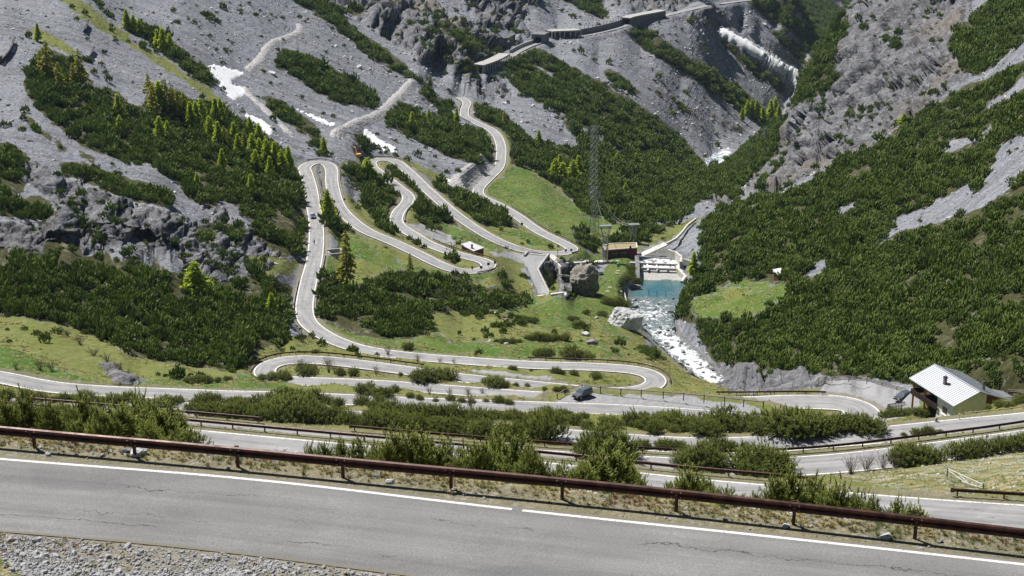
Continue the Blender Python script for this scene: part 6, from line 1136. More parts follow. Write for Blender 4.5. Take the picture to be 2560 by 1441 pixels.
    for sy in (-1, 1): m = MB(); m.box((xf - .2, sy * (h2 + .08), zb + .1), (.12, .2, .15)); m.build('mirror', [M_TRIM], o)
    m = MB()
    for i in range(4): m.box((f - .02, 0, zb * .62 + .05 * i), (.06, W * .5, .02))
    m.build('grille', [M_TRIM], o); return o
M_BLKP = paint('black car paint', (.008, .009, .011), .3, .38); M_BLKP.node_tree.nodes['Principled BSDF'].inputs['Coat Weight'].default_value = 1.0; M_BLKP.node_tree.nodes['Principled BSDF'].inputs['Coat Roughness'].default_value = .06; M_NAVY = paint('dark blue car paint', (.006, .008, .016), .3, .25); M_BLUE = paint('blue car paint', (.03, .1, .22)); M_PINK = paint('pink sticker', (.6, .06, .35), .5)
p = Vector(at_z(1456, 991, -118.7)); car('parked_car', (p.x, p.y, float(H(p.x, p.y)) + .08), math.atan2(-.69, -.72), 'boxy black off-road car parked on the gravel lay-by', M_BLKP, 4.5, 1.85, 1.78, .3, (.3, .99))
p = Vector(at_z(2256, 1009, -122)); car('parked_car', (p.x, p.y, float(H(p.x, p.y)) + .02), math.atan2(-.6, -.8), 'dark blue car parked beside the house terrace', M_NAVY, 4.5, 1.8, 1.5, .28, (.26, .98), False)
R7 = ROADS['lower']; i = near_idx(R7, 787, 546); q = R7[i]; t = R7[i - 4] - R7[i + 4]
c_ = car('driving_car', (q[0] - .9, q[1], q[2] + .04), math.atan2(t[1], t[0]), 'small blue and pink car driving up the straight road', M_BLUE, 3.9, 1.75, 1.55, .24, (.22, .97), False); m = MB(); m.box((1.2, -.45, .945), (.9, .7, .03)); m.build('bonnet_patch', [M_PINK], c_); m = MB(); m.box((-.4, -.3, 1.575), (.9, .6, .05)); m.build('roof_panel', [M_WHITE], c_)
# cyclist on the straight road
i = near_idx(R7, 786, 612); q = R7[i]; t = R7[i - 4] - R7[i + 4]; yaw = math.atan2(t[1], t[0]); base = (q[0] - .6, q[1], q[2] + .05)
M_JERSEY = plain('dark cycling clothes', (.025, .027, .035), .8); M_SKIN = plain('skin', (.45, .28, .2), .6, var=.1); M_HELM = plain('black helmet', (.03, .03, .03), .4)
bk = empty('bicycle', base, yaw, 'black racing bicycle on the straight road', 'bicycle'); m = MB()
for a, b in (((-.5, 0, .34), (-.12, 0, .3)), ((-.12, 0, .3), (.38, 0, .78)), ((-.12, 0, .3), (-.28, 0, .85)), ((-.26, 0, .8), (.36, 0, .82)), ((-.5, 0, .34), (-.26, 0, .8)), ((.38, 0, .8), (.52, 0, .34)), ((.36, 0, .82), (.42, 0, .95))): m.tube([a, b], .022, 6)
m.build('frame', [M_JERSEY], bk)
for x in (-.5, .52):
    m = MB(); m.tube([(x + .33 * math.cos(a), 0, .34 + .33 * math.sin(a)) for a in np.linspace(0, 6.2832, 25)], .018, 5, cap=False)
    for a in np.linspace(0, 3.14, 6)[:-1]: m.tube([(x - .32 * math.cos(a), 0, .34 - .32 * math.sin(a)), (x + .32 * math.cos(a), 0, .34 + .32 * math.sin(a))], .003, 3)
    m.build('wheel', [M_TYRE], bk)
m = MB(); m.box((-.28, 0, .88), (.26, .13, .05)); m.build('saddle', [M_TRIM], bk); m = MB(); m.tube([(.52, -.22, .93), (.44, -.21, .97), (.43, 0, .97), (.44, .21, .97), (.52, .22, .93)], .017, 6); m.build('handlebar', [M_TRIM], bk)
def skin_body(name, joints, bones, radii, mat, parent, sub=1):
    me = bpy.data.meshes.new(name); me.from_pydata(joints, bones, []); o = bpy.data.objects.new(name, me); COL.objects.link(o); me.materials.append(mat)
    sk = o.modifiers.new('skin', 'SKIN'); o.modifiers.new('sub', 'SUBSURF').levels = sub; o.modifiers['sub'].render_levels = sub
    if not me.skin_vertices: me.attributes.new('skin', 'FLOAT_VECTOR', 'POINT') if False else None
    for v, r in zip(me.skin_vertices[0].data, radii): v.radius = (r, r)
    me.skin_vertices[0].data[0].use_root = True
    if parent: o.parent = parent
    return o
pe = empty('person', base, yaw, 'cyclist in dark clothes bent over the handlebar', 'person')
J = [(-.26, 0, .95), (-.1, 0, 1.15), (.12, 0, 1.36), (.2, 0, 1.44), (.27, 0, 1.56), (.3, 0, 1.66),
     (.13, .19, 1.36), (.3, .23, 1.15), (.45, .21, 1.0), (.13, -.19, 1.36), (.3, -.23, 1.15), (.45, -.21, 1.0),
     (-.24, .1, .92), (.1, .12, .72), (-.08, .11, .3), (.05, .11, .22), (-.24, -.1, .92), (.06, -.12, .86), (-.12, -.11, .52), (.02, -.11, .44)]
B = [(0, 1), (1, 2), (2, 3), (3, 4), (4, 5), (2, 6), (6, 7), (7, 8), (2, 9), (9, 10), (10, 11), (0, 12), (12, 13), (13, 14), (14, 15), (0, 16), (16, 17), (17, 18), (18, 19)]
Rr = [.14, .15, .15, .06, .09, .085, .06, .045, .035, .06, .045, .035, .095, .07, .045, .04, .095, .07, .045, .04]
try: skin_body('body', J, B, Rr, M_JERSEY, pe)
except Exception as ex:
    print('skin fallback', ex); m = MB()
    for a, b in B: m.tube([J[a], J[b]], [Rr[a], Rr[b]], 8)
    m.build('body', [M_JERSEY], pe)
m = MB(); m.tube([(.2, 0, 1.72), (.28, 0, 1.76), (.38, 0, 1.7)], [.07, .11, .06], 8); m.build('helmet', [M_HELM], pe)
# orange tracked excavator on the rubble
M_YEL = paint('yellow orange machine paint', (.55, .27, .03), .45); M_TRACK = plain('muddy steel tracks', (.05, .045, .04), .8)
p = hit(894, 397); ex = empty('excavator', (p.x, p.y, p.z + .1), R(118), 'yellow excavator at work on the rubble above the road', 'excavator')
for s in (-1, 1):
    m = MB(); m.prism([(-1.9, s * 1.25 - .3), (1.9, s * 1.25 - .3), (1.9, s * 1.25 + .3), (-1.9, s * 1.25 + .3)], .12, .85); m.tube([(-1.9, s * 1.25 - .3, .49), (-1.9, s * 1.25 + .3, .49)], .4, 10); m.tube([(1.9, s * 1.25 - .3, .49), (1.9, s * 1.25 + .3, .49)], .4, 10); m.build('track', [M_TRACK], ex)
m = MB(); m.box((-.3, 0, 1.15), (2.6, 2.2, .3)); m.box((-.9, 0, 1.85), (2.1, 2.5, 1.1)); m.build('body', [M_YEL], ex, bevel=.05); m = MB(); m.box((.75, .75, 2.2), (1.3, .95, 1.7)); cb = m.build('cab', [M_YEL], ex, bevel=.04)
m = MB(); m.box((1.405, .75, 2.45), (.02, .75, .9)); m.box((.75, 1.23, 2.45), (1.0, .02, .9)); m.build('window', [M_GLASS], cb)
m = MB(); m.bar((.6, -.2, 1.7), (2.6, -.2, 4.3), .35, .5); m.bar((2.6, -.2, 4.3), (4.0, -.2, 4.5), .35, .45); m.build('boom', [M_YEL], ex); m = MB(); m.bar((4.0, -.2, 4.6), (4.7, -.2, 2.4), .3, .35); m.build('arm', [M_YEL], ex); m = MB(); m.prism([(4.4, -.75), (5.3, -.75), (5.3, .35), (4.4, .35)], 1.6, 2.4); m.build('bucket', [M_TRACK], ex)
# ------------------------------------------------------------------ houses, dam, pylons, galleries
def roof_metal():
    k = NB('standing seam metal roof'); p = k.obj(); n = k.noise(p, .6, 4); k.col(k.mix(n, (.36, .38, .42), (.43, .45, .48))); k.set(Roughness=.5, Metallic=.25); return k.m
M_ROOF = roof_metal(); M_CREAM = plain('cream render', (.72, .71, .68), .9, var=.12, scale=1.2); M_TIMBER = plain('brown larch boards', (.14, .065, .03), .8, var=.4, scale=3); M_DTIM = plain('dark balcony timber', (.035, .022, .016), .8, var=.4, scale=3); M_OPOST = plain('orange varnished post', (.33, .13, .035), .6, var=.3)
M_PANE = paint('window pane', (.03, .035, .04), .1); M_CHIM = plain('grey chimney', (.2, .19, .19), .9); M_PINKR = plain('dark pink chimney cap', (.1, .08, .1), .8)
def frame_pts(A, U, Wv):
    """local house frame -> matrix (x along U, y along W, z up)"""
    return Matrix(((U.x, Wv.x, 0, A.x), (U.y, Wv.y, 0, A.y), (0, 0, 1, A.z), (0, 0, 0, 1)))
rA, rB = Vector(at_z(2337, 912, -111.5)), Vector(at_z(2450, 980, -111.5)); U = (rB - rA); Lh = U.length; U = U.normalized(); U.z = 0; U.normalize(); Wv = Vector((U.y, -U.x, 0)); Wv = Wv if Wv.x < 0 else -Wv
eB = Vector(at_z(2379, 1013, -113.7)); hwL = (eB - rB).dot(Wv); zf = -119.4
hs = empty('mountain_house', (rA.x, rA.y, zf), math.atan2(U.y, U.x), 'cream and timber house with a pale ribbed metal roof', 'house')
sy = 1 if Vector((-U.y, U.x, 0)).dot(Wv) > 0 else -1            # local +y times sy = towards the car park
ZR, ZE = -111.5 - zf, -113.7 - zf; hwR = 7.0; ZE2 = ZR - (ZR - ZE) * hwR / hwL
def hb(m, x0, x1, y0, y1, z0, z1): m.box(((x0 + x1) / 2, sy * (y0 + y1) / 2, (z0 + z1) / 2), (abs(x1 - x0), abs(y1 - y0), abs(z1 - z0)))
def hpoly(m, P): m.add([(x, sy * y, z) for x, y, z in P], [list(range(len(P)))])
sl_ = (ZR - ZE) / hwL; yl, yr = hwL - .8, hwR - .6; xw = Lh - .7
def under(y): return ZR - .16 - sl_ * abs(y)
m = MB()                                                       # masonry: near gable and the near part of the long wall
def gable(m, x0, x1, ya, yb): 
    ys = sorted([ya, 0, yb]) if ya * yb < 0 else sorted([ya, yb]); prof = [(ys[0], -2.0)] + [(y, under(y)) for y in ys] + [(ys[-1], -2.0)]
    n = len(prof); m.add([(x, sy * y, z) for x in (x0, x1) for y, z in prof], [list(range(n)), list(range(n, 2 * n))[::-1]] + [[i, (i + 1) % n, n + (i + 1) % n, n + i] for i in range(n)])
gable(m, 8.6, xw, yl, -yr * .35); gable(m, .8, 8.6, 1.6, -yr); w_ = m.build('wall', [M_CREAM], hs)
m = MB(); gable(m, 8.6, xw - .05, -yr * .35 - .003, -yr); m.build('timber_wall', [M_TIMBER], hs)
m = MB()
for (yy, ze) in ((hwL, ZE), (-hwR, ZE2)):
    m.add([(x, sy * y, z) for (x, y, z) in ((-.2, 0, ZR), (Lh + .1, 0, ZR), (Lh + .1, yy, ze), (-.2, yy, ze), (-.2, 0, ZR - .14), (Lh + .1, 0, ZR - .14), (Lh + .1, yy, ze - .14), (-.2, yy, ze - .14))], [(0, 1, 2, 3), (7, 6, 5, 4), (0, 4, 5, 1), (1, 5, 6, 2), (2, 6, 7, 3), (3, 7, 4, 0)])
    for i in range(25):
        x = -.1 + (Lh + .1) * i / 24; m.bar((x, sy * .02 * (1 if yy > 0 else -1), ZR + .02), (x, sy * yy, ze + .02), .1, .09)
m.bar((-.2, 0, ZR + .06), (Lh + .1, 0, ZR + .06), .3, .12); rf = m.build('roof', [M_ROOF], hs)
for (x, y, hh) in ((Lh * .49, hwL * .45, 1.6), (Lh * .80, -hwR * .42, 1.7)):
    z0 = ZR - sl_ * abs(y); m = MB(); m.box((x, sy * y, z0 + hh / 2 - .3), (.55, .55, hh)); ch = m.build('chimney', [M_CHIM], rf); m = MB(); m.box((x, sy * y, z0 + hh - .22), (.75, .75, .14)); m.box((x, sy * y, z0 + hh - .02), (.5, .5, .2)); m.build('cap', [M_PINKR], ch)
def window(m_wall, x, y, z, w, h, axis, name='window'):
    m = MB(); d = .1
    bx = (w, d, h) if axis == 'x' else (d, w, h); m.box((x, sy * y, z), (bx[0] + .16, bx[1], bx[2] + .16)); o = m.build(name, [M_OPOST], hs); m = MB(); s = 1.25; m.box((x, sy * y, z), (bx[0] if axis == 'x' else d * s, d * s if axis == 'x' else bx[1], bx[2])); m.build('pane', [M_PANE], o); return o
w1 = window(w_, 11.2, yl + .01, 3.2, 1.3, 1.3, 'x'); m = MB(); m.box((11.2, sy * (yl + .25), 2.45), (1.7, .45, .2)); m.build('flower_box', [M_WHITE], w1)
m = MB(); m.box((xw + .02, sy * -1.2, 1.6), (.12, 1.15, 2.3)); dr = m.build('door', [M_DTIM], hs); m = MB(); m.box((xw + .1, sy * -1.6, 1.6), (.06, .05, .14)); m.build('handle', [M_BOLT], dr)
m = MB(); m.box((xw + .03, sy * .9, 1.2), (.08, .5, .35)); m.build('vent', [M_DTIM], hs)
# veranda side: balcony, posts, timber front
m = MB(); hb(m, .9, 8.6, 1.65, 1.9, -1, under(1.9)); m.build('timber_front', [M_TIMBER], hs)
m = MB(); hb(m, .2, 8.9, 1.9, yl + .3, 2.35, 2.55); bal = m.build('balcony', [M_DTIM], hs)
m = MB(); hb(m, .15, 8.95, yl + .22, yl + .34, 2.5, 3.55); hb(m, .15, .27, 1.9, yl + .3, 2.5, 3.55); m.build('railing', [M_DTIM], bal)
for x in (.7, 4.6): m = MB(); m.tube([(x, sy * (yl + .05), -1.5), (x, sy * (yl + .05), under(yl) + .05)], .2, 8); m.build('post', [M_OPOST], hs)
for (x, nm) in ((2.2, 'window'), (5.2, 'window'), (7.4, 'window')):
    m = MB(); m.box((x, sy * 1.97, 3.6), (1.1, .1, 1.2)); o_ = m.build(nm, [M_WHITE if x < 3 else M_OPOST], hs); m = MB(); m.box((x, sy * 1.98, 3.6), (.9, .13, 1.0)); m.build('pane', [M_PANE], o_)
m = MB(); hb(m, 5.6, 6.7, 1.85, 1.98, -.6, 1.6); m.build('door', [M_DTIM], hs)
# lower annex on the far right
m = MB(); hb(m, 9.2, 13.6, -yr + .02, -yr - 3.0, -2, 3.4); m.build('annex', [M_TIMBER], hs)
m = MB(); m.add([(x, sy * y, z) for (x, y, z) in ((8.6, -hwR + .3, ZE2 - .05), (14.2, -hwR + .3, ZE2 - .05), (14.2, -hwR - 3.4, ZE2 - 1.1), (8.6, -hwR - 3.4, ZE2 - 1.1), (8.6, -hwR + .3, ZE2 - .2), (14.2, -hwR + .3, ZE2 - .2), (14.2, -hwR - 3.4, ZE2 - 1.25), (8.6, -hwR - 3.4, ZE2 - 1.25))], [(0, 1, 2, 3), (7, 6, 5, 4), (0, 4, 5, 1), (1, 5, 6, 2), (2, 6, 7, 3), (3, 7, 4, 0)])
for i in range(9): x = 8.7 + 5.4 * i / 8; m.bar((x, sy * (-hwR + .3), ZE2 - .02), (x, sy * (-hwR - 3.4), ZE2 - 1.07), .07, .09)
m.build('annex_roof', [M_ROOF], hs)
# terrace in front of the veranda
m = MB(); hb(m, -1.2, 7.6, yl + .4, yl + 4.6, -2.6, -.9); tr = m.build('terrace', [M_CONC], hs)
m = MB()
for (a, b) in (((-1.2, yl + 4.5), (7.6, yl + 4.5)), ((-1.2, yl + .5), (-1.2, yl + 4.5)), ((7.6, yl + 4.5), (8.6, yl + 2.5))):
    a, b = Vector((a[0], sy * a[1], -.9)), Vector((b[0], sy * b[1], -.9)); n = max(2, int((b - a).length / .35))
    m.bar(a + Vector((0, 0, .95)), b + Vector((0, 0, .95)), .12, .1); m.bar(a + Vector((0, 0, .2)), b + Vector((0, 0, .2)), .08, .1)
    for i in range(n + 1): p = a + (b - a) * i / n; m.bar(p, p + Vector((0, 0, .95)), .16, .05)
m.build('terrace_railing', [M_DTIM], hs)
Mh = hs.matrix_basis.copy() if False else Matrix.Translation(hs.location) @ Matrix.Rotation(hs.rotation_euler.z, 4, 'Z')
for (x, y) in ((5.6, yl + 2.6),):
    q = Mh @ Vector((x, sy * y, -.9)); t = empty('terrace_table', tuple(q), hs.rotation_euler.z, 'white table on the house terrace', 'table'); m = MB(); m.box((0, 0, .74), (2.2, 1.2, .06)); m.build('top', [M_WHITE], t)
    for (dx, dy) in ((-1, -.5), (1, -.5), (-1, .5), (1, .5)): m = MB(); m.bar((dx, dy, 0), (dx, dy, .71), .07); m.build('leg', [M_DTIM], t)
# small hut with a pale roof in the scrub, ruined bunker
p = hit(1948, 700); ht = empty('hut', (p.x, p.y, p.z), .5, 'tiny hut with a pale roof in the right-hand scrub', 'hut'); m = MB(); m.box((0, 0, 1.0), (2.8, 2.4, 3)); m.build('wall', [M_TIMBER], ht); m = MB(); m.prism([(-1.7, -1.6), (1.7, -1.6), (1.7, 1.6), (-1.7, 1.6)], 2.6, 2.75); m.add([(-1.8, -1.7, 2.5), (1.8, -1.7, 2.5), (1.8, 1.7, 3.5), (-1.8, 1.7, 3.5), (-1.8, -1.7, 2.4), (1.8, -1.7, 2.4), (1.8, 1.7, 3.4), (-1.8, 1.7, 3.4)], [(0, 1, 2, 3), (7, 6, 5, 4), (0, 4, 5, 1), (1, 5, 6, 2), (2, 6, 7, 3), (3, 7, 4, 0)]); m.build('roof', [plain('white sheet roof', (.7, .7, .7), .5)], ht)
p = hit(838, 641); bu = empty('ruined_bunker', tuple(p), .35, 'roofless stone bunker beside the straight road', 'ruin')
for (c, d) in (((0, -1.6, .5), (4.6, .5, 2)), ((0, 1.6, .8), (4.6, .5, 2.6)), ((-2.05, 0, .6), (.5, 2.7, 2.2)), ((2.05, .2, .9), (.5, 2.3, 2.8))): m = MB(); m.box(c, d); m.build('wall', [M_CONC], bu, bevel=.06)

# ---- flat-roofed red house by the middle hairpin
M_REDW = plain('oxide red render', (.2, .055, .04), .85, var=.25, scale=1.5); M_DRED = plain('dark red render', (.105, .028, .03), .85, var=.3, scale=1.2); M_FLAT = plain('pale flat roofing', (.42, .42, .44), .8, var=.15, scale=.8); M_GRVR = plain('brown gravel roof', (.27, .21, .12), .95, var=.3, scale=1.6)
zr = -160.2; q = [Vector(at_z(a, b, zr)) for a, b in ((1152, 612), (1174, 604), (1211, 620), (1184, 629))]; c = sum(q, Vector()) / 4; c.z = zr - 3.4
rh = empty('utility_house', tuple(c), 0, 'low red house with a pale flat roof above the middle hairpin', 'house')
base = [(v.x - c.x, v.y - c.y) for v in q]; m = MB(); m.prism([(x * .93, y * .93) for x, y in base], -2.5, 3.25); m.build('wall', [M_REDW], rh); m = MB(); m.prism(base, 3.25, 3.5); rfo = m.build('roof', [M_FLAT], rh)
for (a, b, hh) in ((1180, 622, 1.6), (1150, 613, 1.9)):
    v = Vector(at_z(a, b, zr)) - c; m = MB(); m.box((v.x, v.y, 3.5 + hh / 2), (.7, .7, hh)); m.build('chimney', [M_CHIM], rfo)
m = MB(); a_, b_ = Vector(base[3] + (0,)), Vector(base[0] + (0,)); dv = (b_ - a_); nv = Vector((dv.y, -dv.x, 0)).normalized(); nv = nv if nv.y < 0 else -nv
m.add([tuple(a_ * .93 + Vector((0, 0, -.2))), tuple(b_ * .93 + Vector((0, 0, -.2))), tuple(b_ * .93 + nv * 3 + Vector((0, 0, -.2))), tuple(a_ * .93 + nv * 3 + Vector((0, 0, -.2))), tuple(a_ * .93 + Vector((0, 0, -2))), tuple(b_ * .93 + Vector((0, 0, -2))), tuple(b_ * .93 + nv * 3 + Vector((0, 0, -2))), tuple(a_ * .93 + nv * 3 + Vector((0, 0, -2)))], [(0, 1, 2, 3), (0, 4, 5, 1), (1, 5, 6, 2), (2, 6, 7, 3), (3, 7, 4, 0)]); m.build('terrace', [M_PALEC], rh)
for i, f_ in enumerate((.3, .62)):
    v = a_ * .93 + (b_ - a_) * .93 * f_ + nv * .03; m = MB(); m.box((v.x, v.y, 1.6), (1.2, .12, 1.1), math.atan2(dv.y, dv.x)); m.build('window', [M_PANE], rh)
p0, p1 = Vector(at_z(1115, 624, -161.6)), Vector(at_z(1138, 621, -161.6)); g = empty('yard_gate', tuple(p0), 0, 'dark metal frames at the yard gate of the flat-roofed house', 'gate')
for k_, (a, b) in enumerate((((0, 0, 0), (1.8, 2.2, 0)), ((2.0, .3, 0), (3.8, 2.6, 0)))):
    a, b = Vector(a), Vector(b); m = MB(); zz = Vector((0, 0, 2.2)); m.bar(a, a + zz, .14); m.bar(b, b + zz, .14); m.bar(a + zz, b + zz, .14); m.bar(a + zz * .1, b + zz * .1, .1); m.bar(a, b + zz, .07); m.bar(a + zz * .5, b + zz * .5, .07); m.build('leaf', [M_GPOST], g)

# ---- dam: red control house, gates, walls, bridge
zd = -184.3; f0, f1 = Vector(at_z(1513, 652, zd)), Vector(at_z(1592, 646, zd)); du = (f1 - f0); Ld = du.length; du.normalize(); dn = Vector((-du.y, du.x, 0))
dh = empty('control_house', tuple(f0), math.atan2(du.y, du.x), 'dark red control house with gravel roof at the dam', 'building')
ZT = 4.3; plan = [(0, 0), (Ld, 0), (Ld + 1.8, 6.5), (4.2, 7.6), (3.6, 6.6), (.8, 6.6)]; m = MB(); m.prism(plan, -3, ZT); m.build('wall', [M_DRED], dh)
m = MB(); m.prism([(x * .985 + .1, y * .97 + .1) for x, y in plan], ZT, ZT + .12); rr_ = m.build('roof', [M_GRVR], dh); m = MB()
for i in range(len(plan)): a, b = Vector(plan[i] + (ZT + .17,)), Vector(plan[(i + 1) % len(plan)] + (ZT + .17,)); m.bar(a, b, .42, .42)
m.build('parapet', [M_PALEC], rr_)
for x in (2.9, 6.5):
    m = MB(); m.box((x + 1.2, -.03, 1.3), (2.7, .12, 2.9)); o_ = m.build('door', [plain('grey green steel door', (.05, .08, .07), .5)], dh); m = MB(); m.box((x + 1.2, -.06, 2.85), (2.9, .12, .16)); m.build('frame', [M_CONC], o_)
v = Vector(at_z(1573, 622, zd + ZT)) - f0; m = MB(); m.tube([(v.dot(du), v.dot(dn) - 1.5, ZT), (v.dot(du), v.dot(dn) - 1.5, ZT + 1.3), (v.dot(du), v.dot(dn) - 1.5, ZT + 1.8)], [.5, .4, .1], 8); m.build('roof_vent', [M_DTIM], dh)
def zpath(pp, z): return [Vector(at_z(a, b, z if not isinstance(z, (list, tuple)) else z[i])) for i, (a, b) in enumerate(pp)]
def conc_wall(pp, z, w, depth, label, mat=None, name='concrete_wall', group='concrete walls of the dam', cat='wall'):
    if isinstance(z, str):                                     # stand on the ground as it was before the gorge was cut, raised a little
        P_ = []
        for a, b in pp: h_ = hit(a, b); P_.append(Vector((h_.x, h_.y, float(sample(GZ0, h_.x, h_.y)) + float(z))))
        if name == 'access_bridge': P_ = [Vector((v.x, v.y, P_[0].z + (P_[-1].z - P_[0].z) * i_ / (len(P_) - 1))) for i_, v in enumerate(P_)]
    elif isinstance(z, tuple): P_ = zpath(pp, [hit(a, b).z + z[0] for a, b in z[1]])      # level with the lane beside it
    else: P_ = zpath(pp, z)
    m = MB()
    for a, b in zip(P_[:-1], P_[1:]):
        e = (b - a).normalized() * w * .25; m.bar(a - e + Vector((0, 0, -depth / 2)), b + e + Vector((0, 0, -depth / 2)), w, depth)
    o = m.build(name, [mat or M_CONC]); return tag(o, label, cat, group, 'thing')
conc_wall([(1371, 634), (1344, 672), (1375, 736)], (.9, [(1362, 642), (1336, 676), (1358, 732)]), .7, 7, 'bent concrete wall between the service lane and the gorge')
conc_wall([(1336, 741), (1412, 730), (1419, 744)], (.9, [(1348, 734)] * 3), 1.0, 3.0, 'pale low concrete wall at the end of the service lane', M_PALEC); conc_wall([(1336, 742), (1340, 754)], (.9, [(1348, 734)] * 2), .9, 3, 'short pale wall return at the meadow corner', M_PALEC)
conc_wall([(1311, 642), (1319, 633), (1352, 637)], '.8', .6, 2, 'small angled retaining wall on the service yard')
conc_wall([(1391, 649), (1402, 705)], '-1.0', .5, 7, 'thin leaning white wall inside the gorge', M_PALEC); conc_wall([(1400, 708), (1425, 711)], '-3.5', 2.2, .8, 'flat concrete slab inside the gorge')
conc_wall([(1376, 642), (1400, 651), (1430, 654), (1466, 656), (1496, 659), (1513, 655)], '.5', 3.0, 1.2, 'concrete access bridge from the road to the control house', M_PALEC, 'access_bridge', None, 'bridge')
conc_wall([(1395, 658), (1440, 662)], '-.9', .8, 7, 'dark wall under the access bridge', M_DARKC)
conc_wall([(1592, 640), (1594, 665), (1594, 693)], [-181.6, -182.2, -183.6], 1.6, 6, 'left pier of the weir', M_DARKC); conc_wall([(1577, 656), (1590, 656)], [-182.2, -182.2], 1.6, 6, 'square pier beside the control house', M_CONC)
conc_wall([(1671, 624), (1690, 630), (1704, 641), (1702, 652)], [-181, -181, -181.2, -182], .8, 6, 'curved pale wall on the far bank of the weir', M_PALEC); conc_wall([(1690, 655), (1696, 672), (1713, 690), (1706, 700)], [-182.6, -183, -184.2, -185], 1.1, 5, 'right pier of the weir', M_PALEC)
conc_wall([(1709, 647), (1735, 655), (1745, 672), (1744, 690)], [-179.5, -179.5, -180, -181], .5, 2.5, 'low curved wall on the right bank above the pool', M_PALEC)
conc_wall([(1556, 720), (1560, 738), (1564, 752)], [-183.6, -183.8, -184], 1.1, 4.5, 'upright concrete wall on the left bank below the pool', M_PALEC); conc_wall([(1563, 713), (1580, 710), (1599, 714)], [-184.4, -184.2, -184.6], 1.3, 3, 'stone-topped intake wall left of the pool', M_MASON)
wr = empty('weir_gate', tuple(Vector(at_z(1642, 672, -184))), 0, 'white steel weir gate with foaming water around it', 'weir'); c = wr.location.copy()
for (pp, zz) in ((((1595, 659), (1692, 663)), -182.9), (((1595, 671), (1692, 674)), -183.9)):
    a, b = zpath(pp, zz); m = MB(); m.bar(a - c, b - c, .9, .8); m.build('beam', [M_CONC], wr)
for x in (1617, 1640, 1664):
    a, b = zpath(((x, 652), (x + 3, 676)), [-182.2, -184.2]); m = MB(); m.bar(a - c, b - c, .6, .5); m.build('brace', [M_WHITE], wr)
a, b = zpath(((1592, 641), (1688, 648)), -180.9); m = MB(); m.bar(a - c, b - c, .5, .4); m.bar(a - c + Vector((0, 0, 1)), b - c + Vector((0, 0, 1)), .08, .08); m.build('walkway', [M_CONC], wr)
q = [Vector(at_z(a, b, z)) - c for a, b, z in ((1595, 676, -184.9), (1700, 677, -184.9), (1709, 702, -186.1), (1600, 701, -186.1))]; m = MB(); m.add([tuple(v) for v in q] + [tuple(v - Vector((0, 0, 1))) for v in q], [(0, 1, 2, 3), (0, 4, 5, 1), (1, 5, 6, 2), (2, 6, 7, 3), (3, 7, 4, 0)]); m.build('apron', [M_CONC], wr)
conc_wall([(1606, 636), (1632, 624), (1660, 611)], [-183, -181.6, -180], 3.4, .6, 'sloping pale footbridge right of the control house', M_PALEC, 'footbridge', None, 'bridge')
fence([(1604, 628), (1622, 618), (1640, 610), (1660, 603), (1680, 594)], 'dark railing of the sloping footbridge', 1.6, (.8, 1.5), .1, M_GPOST, None, FENCES, None, name='net_fence', z=-180)
conc_wall([(1660, 611), (1690, 595), (1706, 578), (1718, 562), (1740, 545)], [-180.5, -181.5, -183, -184.5, -187], .6, 1.2, 'pale kerb wall along the path up the right bank', M_PALEC)
for i, (x, y) in enumerate(((1622, 741), (1642, 743), (1664, 745))): o = empty('water_post', tuple(Vector(at_z(x, y, -186.4))), 0, 'thin dark post on the lip of the pool, ' + ordinal(i, 3), 'post', 'posts on the pool lip'); m = MB(); m.tube([(0, 0, -.5), (0, 0, 2.6)], .1, 6); m.build('post', [M_GPOST], o)
p = hit(1394, 648); o = empty('lamp_pole', tuple(p), 0, 'dark pole at the end of the service yard', 'pole'); m = MB(); m.tube([(0, 0, -.3), (0, 0, 3.6)], .1, 6); m.build('shaft', [M_GPOST], o); m = MB(); m.box((0, 0, 3.7), (.5, .3, .25)); m.build('lamp', [M_GPOST], o)
p = hit(1509, 663); o = empty('lamp_pole', tuple(p), 0, 'thin dark pole before the control house', 'pole'); m = MB(); m.tube([(0, 0, -.3), (0, 0, 4.4)], .09, 6); m.build('shaft', [M_GPOST], o)
for i, (x, y) in enumerate(((1544, 655), (1545, 680), (1542, 686), (1525, 721), (1519, 731), (1551, 731), (1540, 641))):
    p = hit(x, y); o = empty('picnic_slab', tuple(p), random.uniform(-.3, .3), 'flat pale slab on the dam meadow, ' + ordinal(i, 7) if False else 'flat pale slab on the dam meadow', 'stone slab', 'pale slabs on the dam meadow'); m = MB(); m.box((0, 0, .2), (1.3, .7, .5)); m.build('block', [M_PALEC], o, bevel=.06)
p = hit(1545, 668); o = empty('barrel', tuple(p), 0, 'small teal barrel on the dam meadow', 'barrel'); m = MB(); m.tube([(0, 0, 0), (0, 0, .5), (0, 0, 1.0), (0, 0, 1.5)], [.45, .55, .55, .45], 10); m.build('drum', [plain('teal plastic', (.03, .3, .3), .5)], o)
p = hit(1501, 687); o = empty('trough', tuple(p), 0, 'round black trough on the dam meadow', 'trough'); m = MB(); m.tube([(0, 0, 0), (0, 0, .7)], 1.2, 14, cap=True); m.tube([(0, 0, .7), (0, 0, .75)], [1.25, 1.1], 14); m.build('basin', [M_BLACK], o)

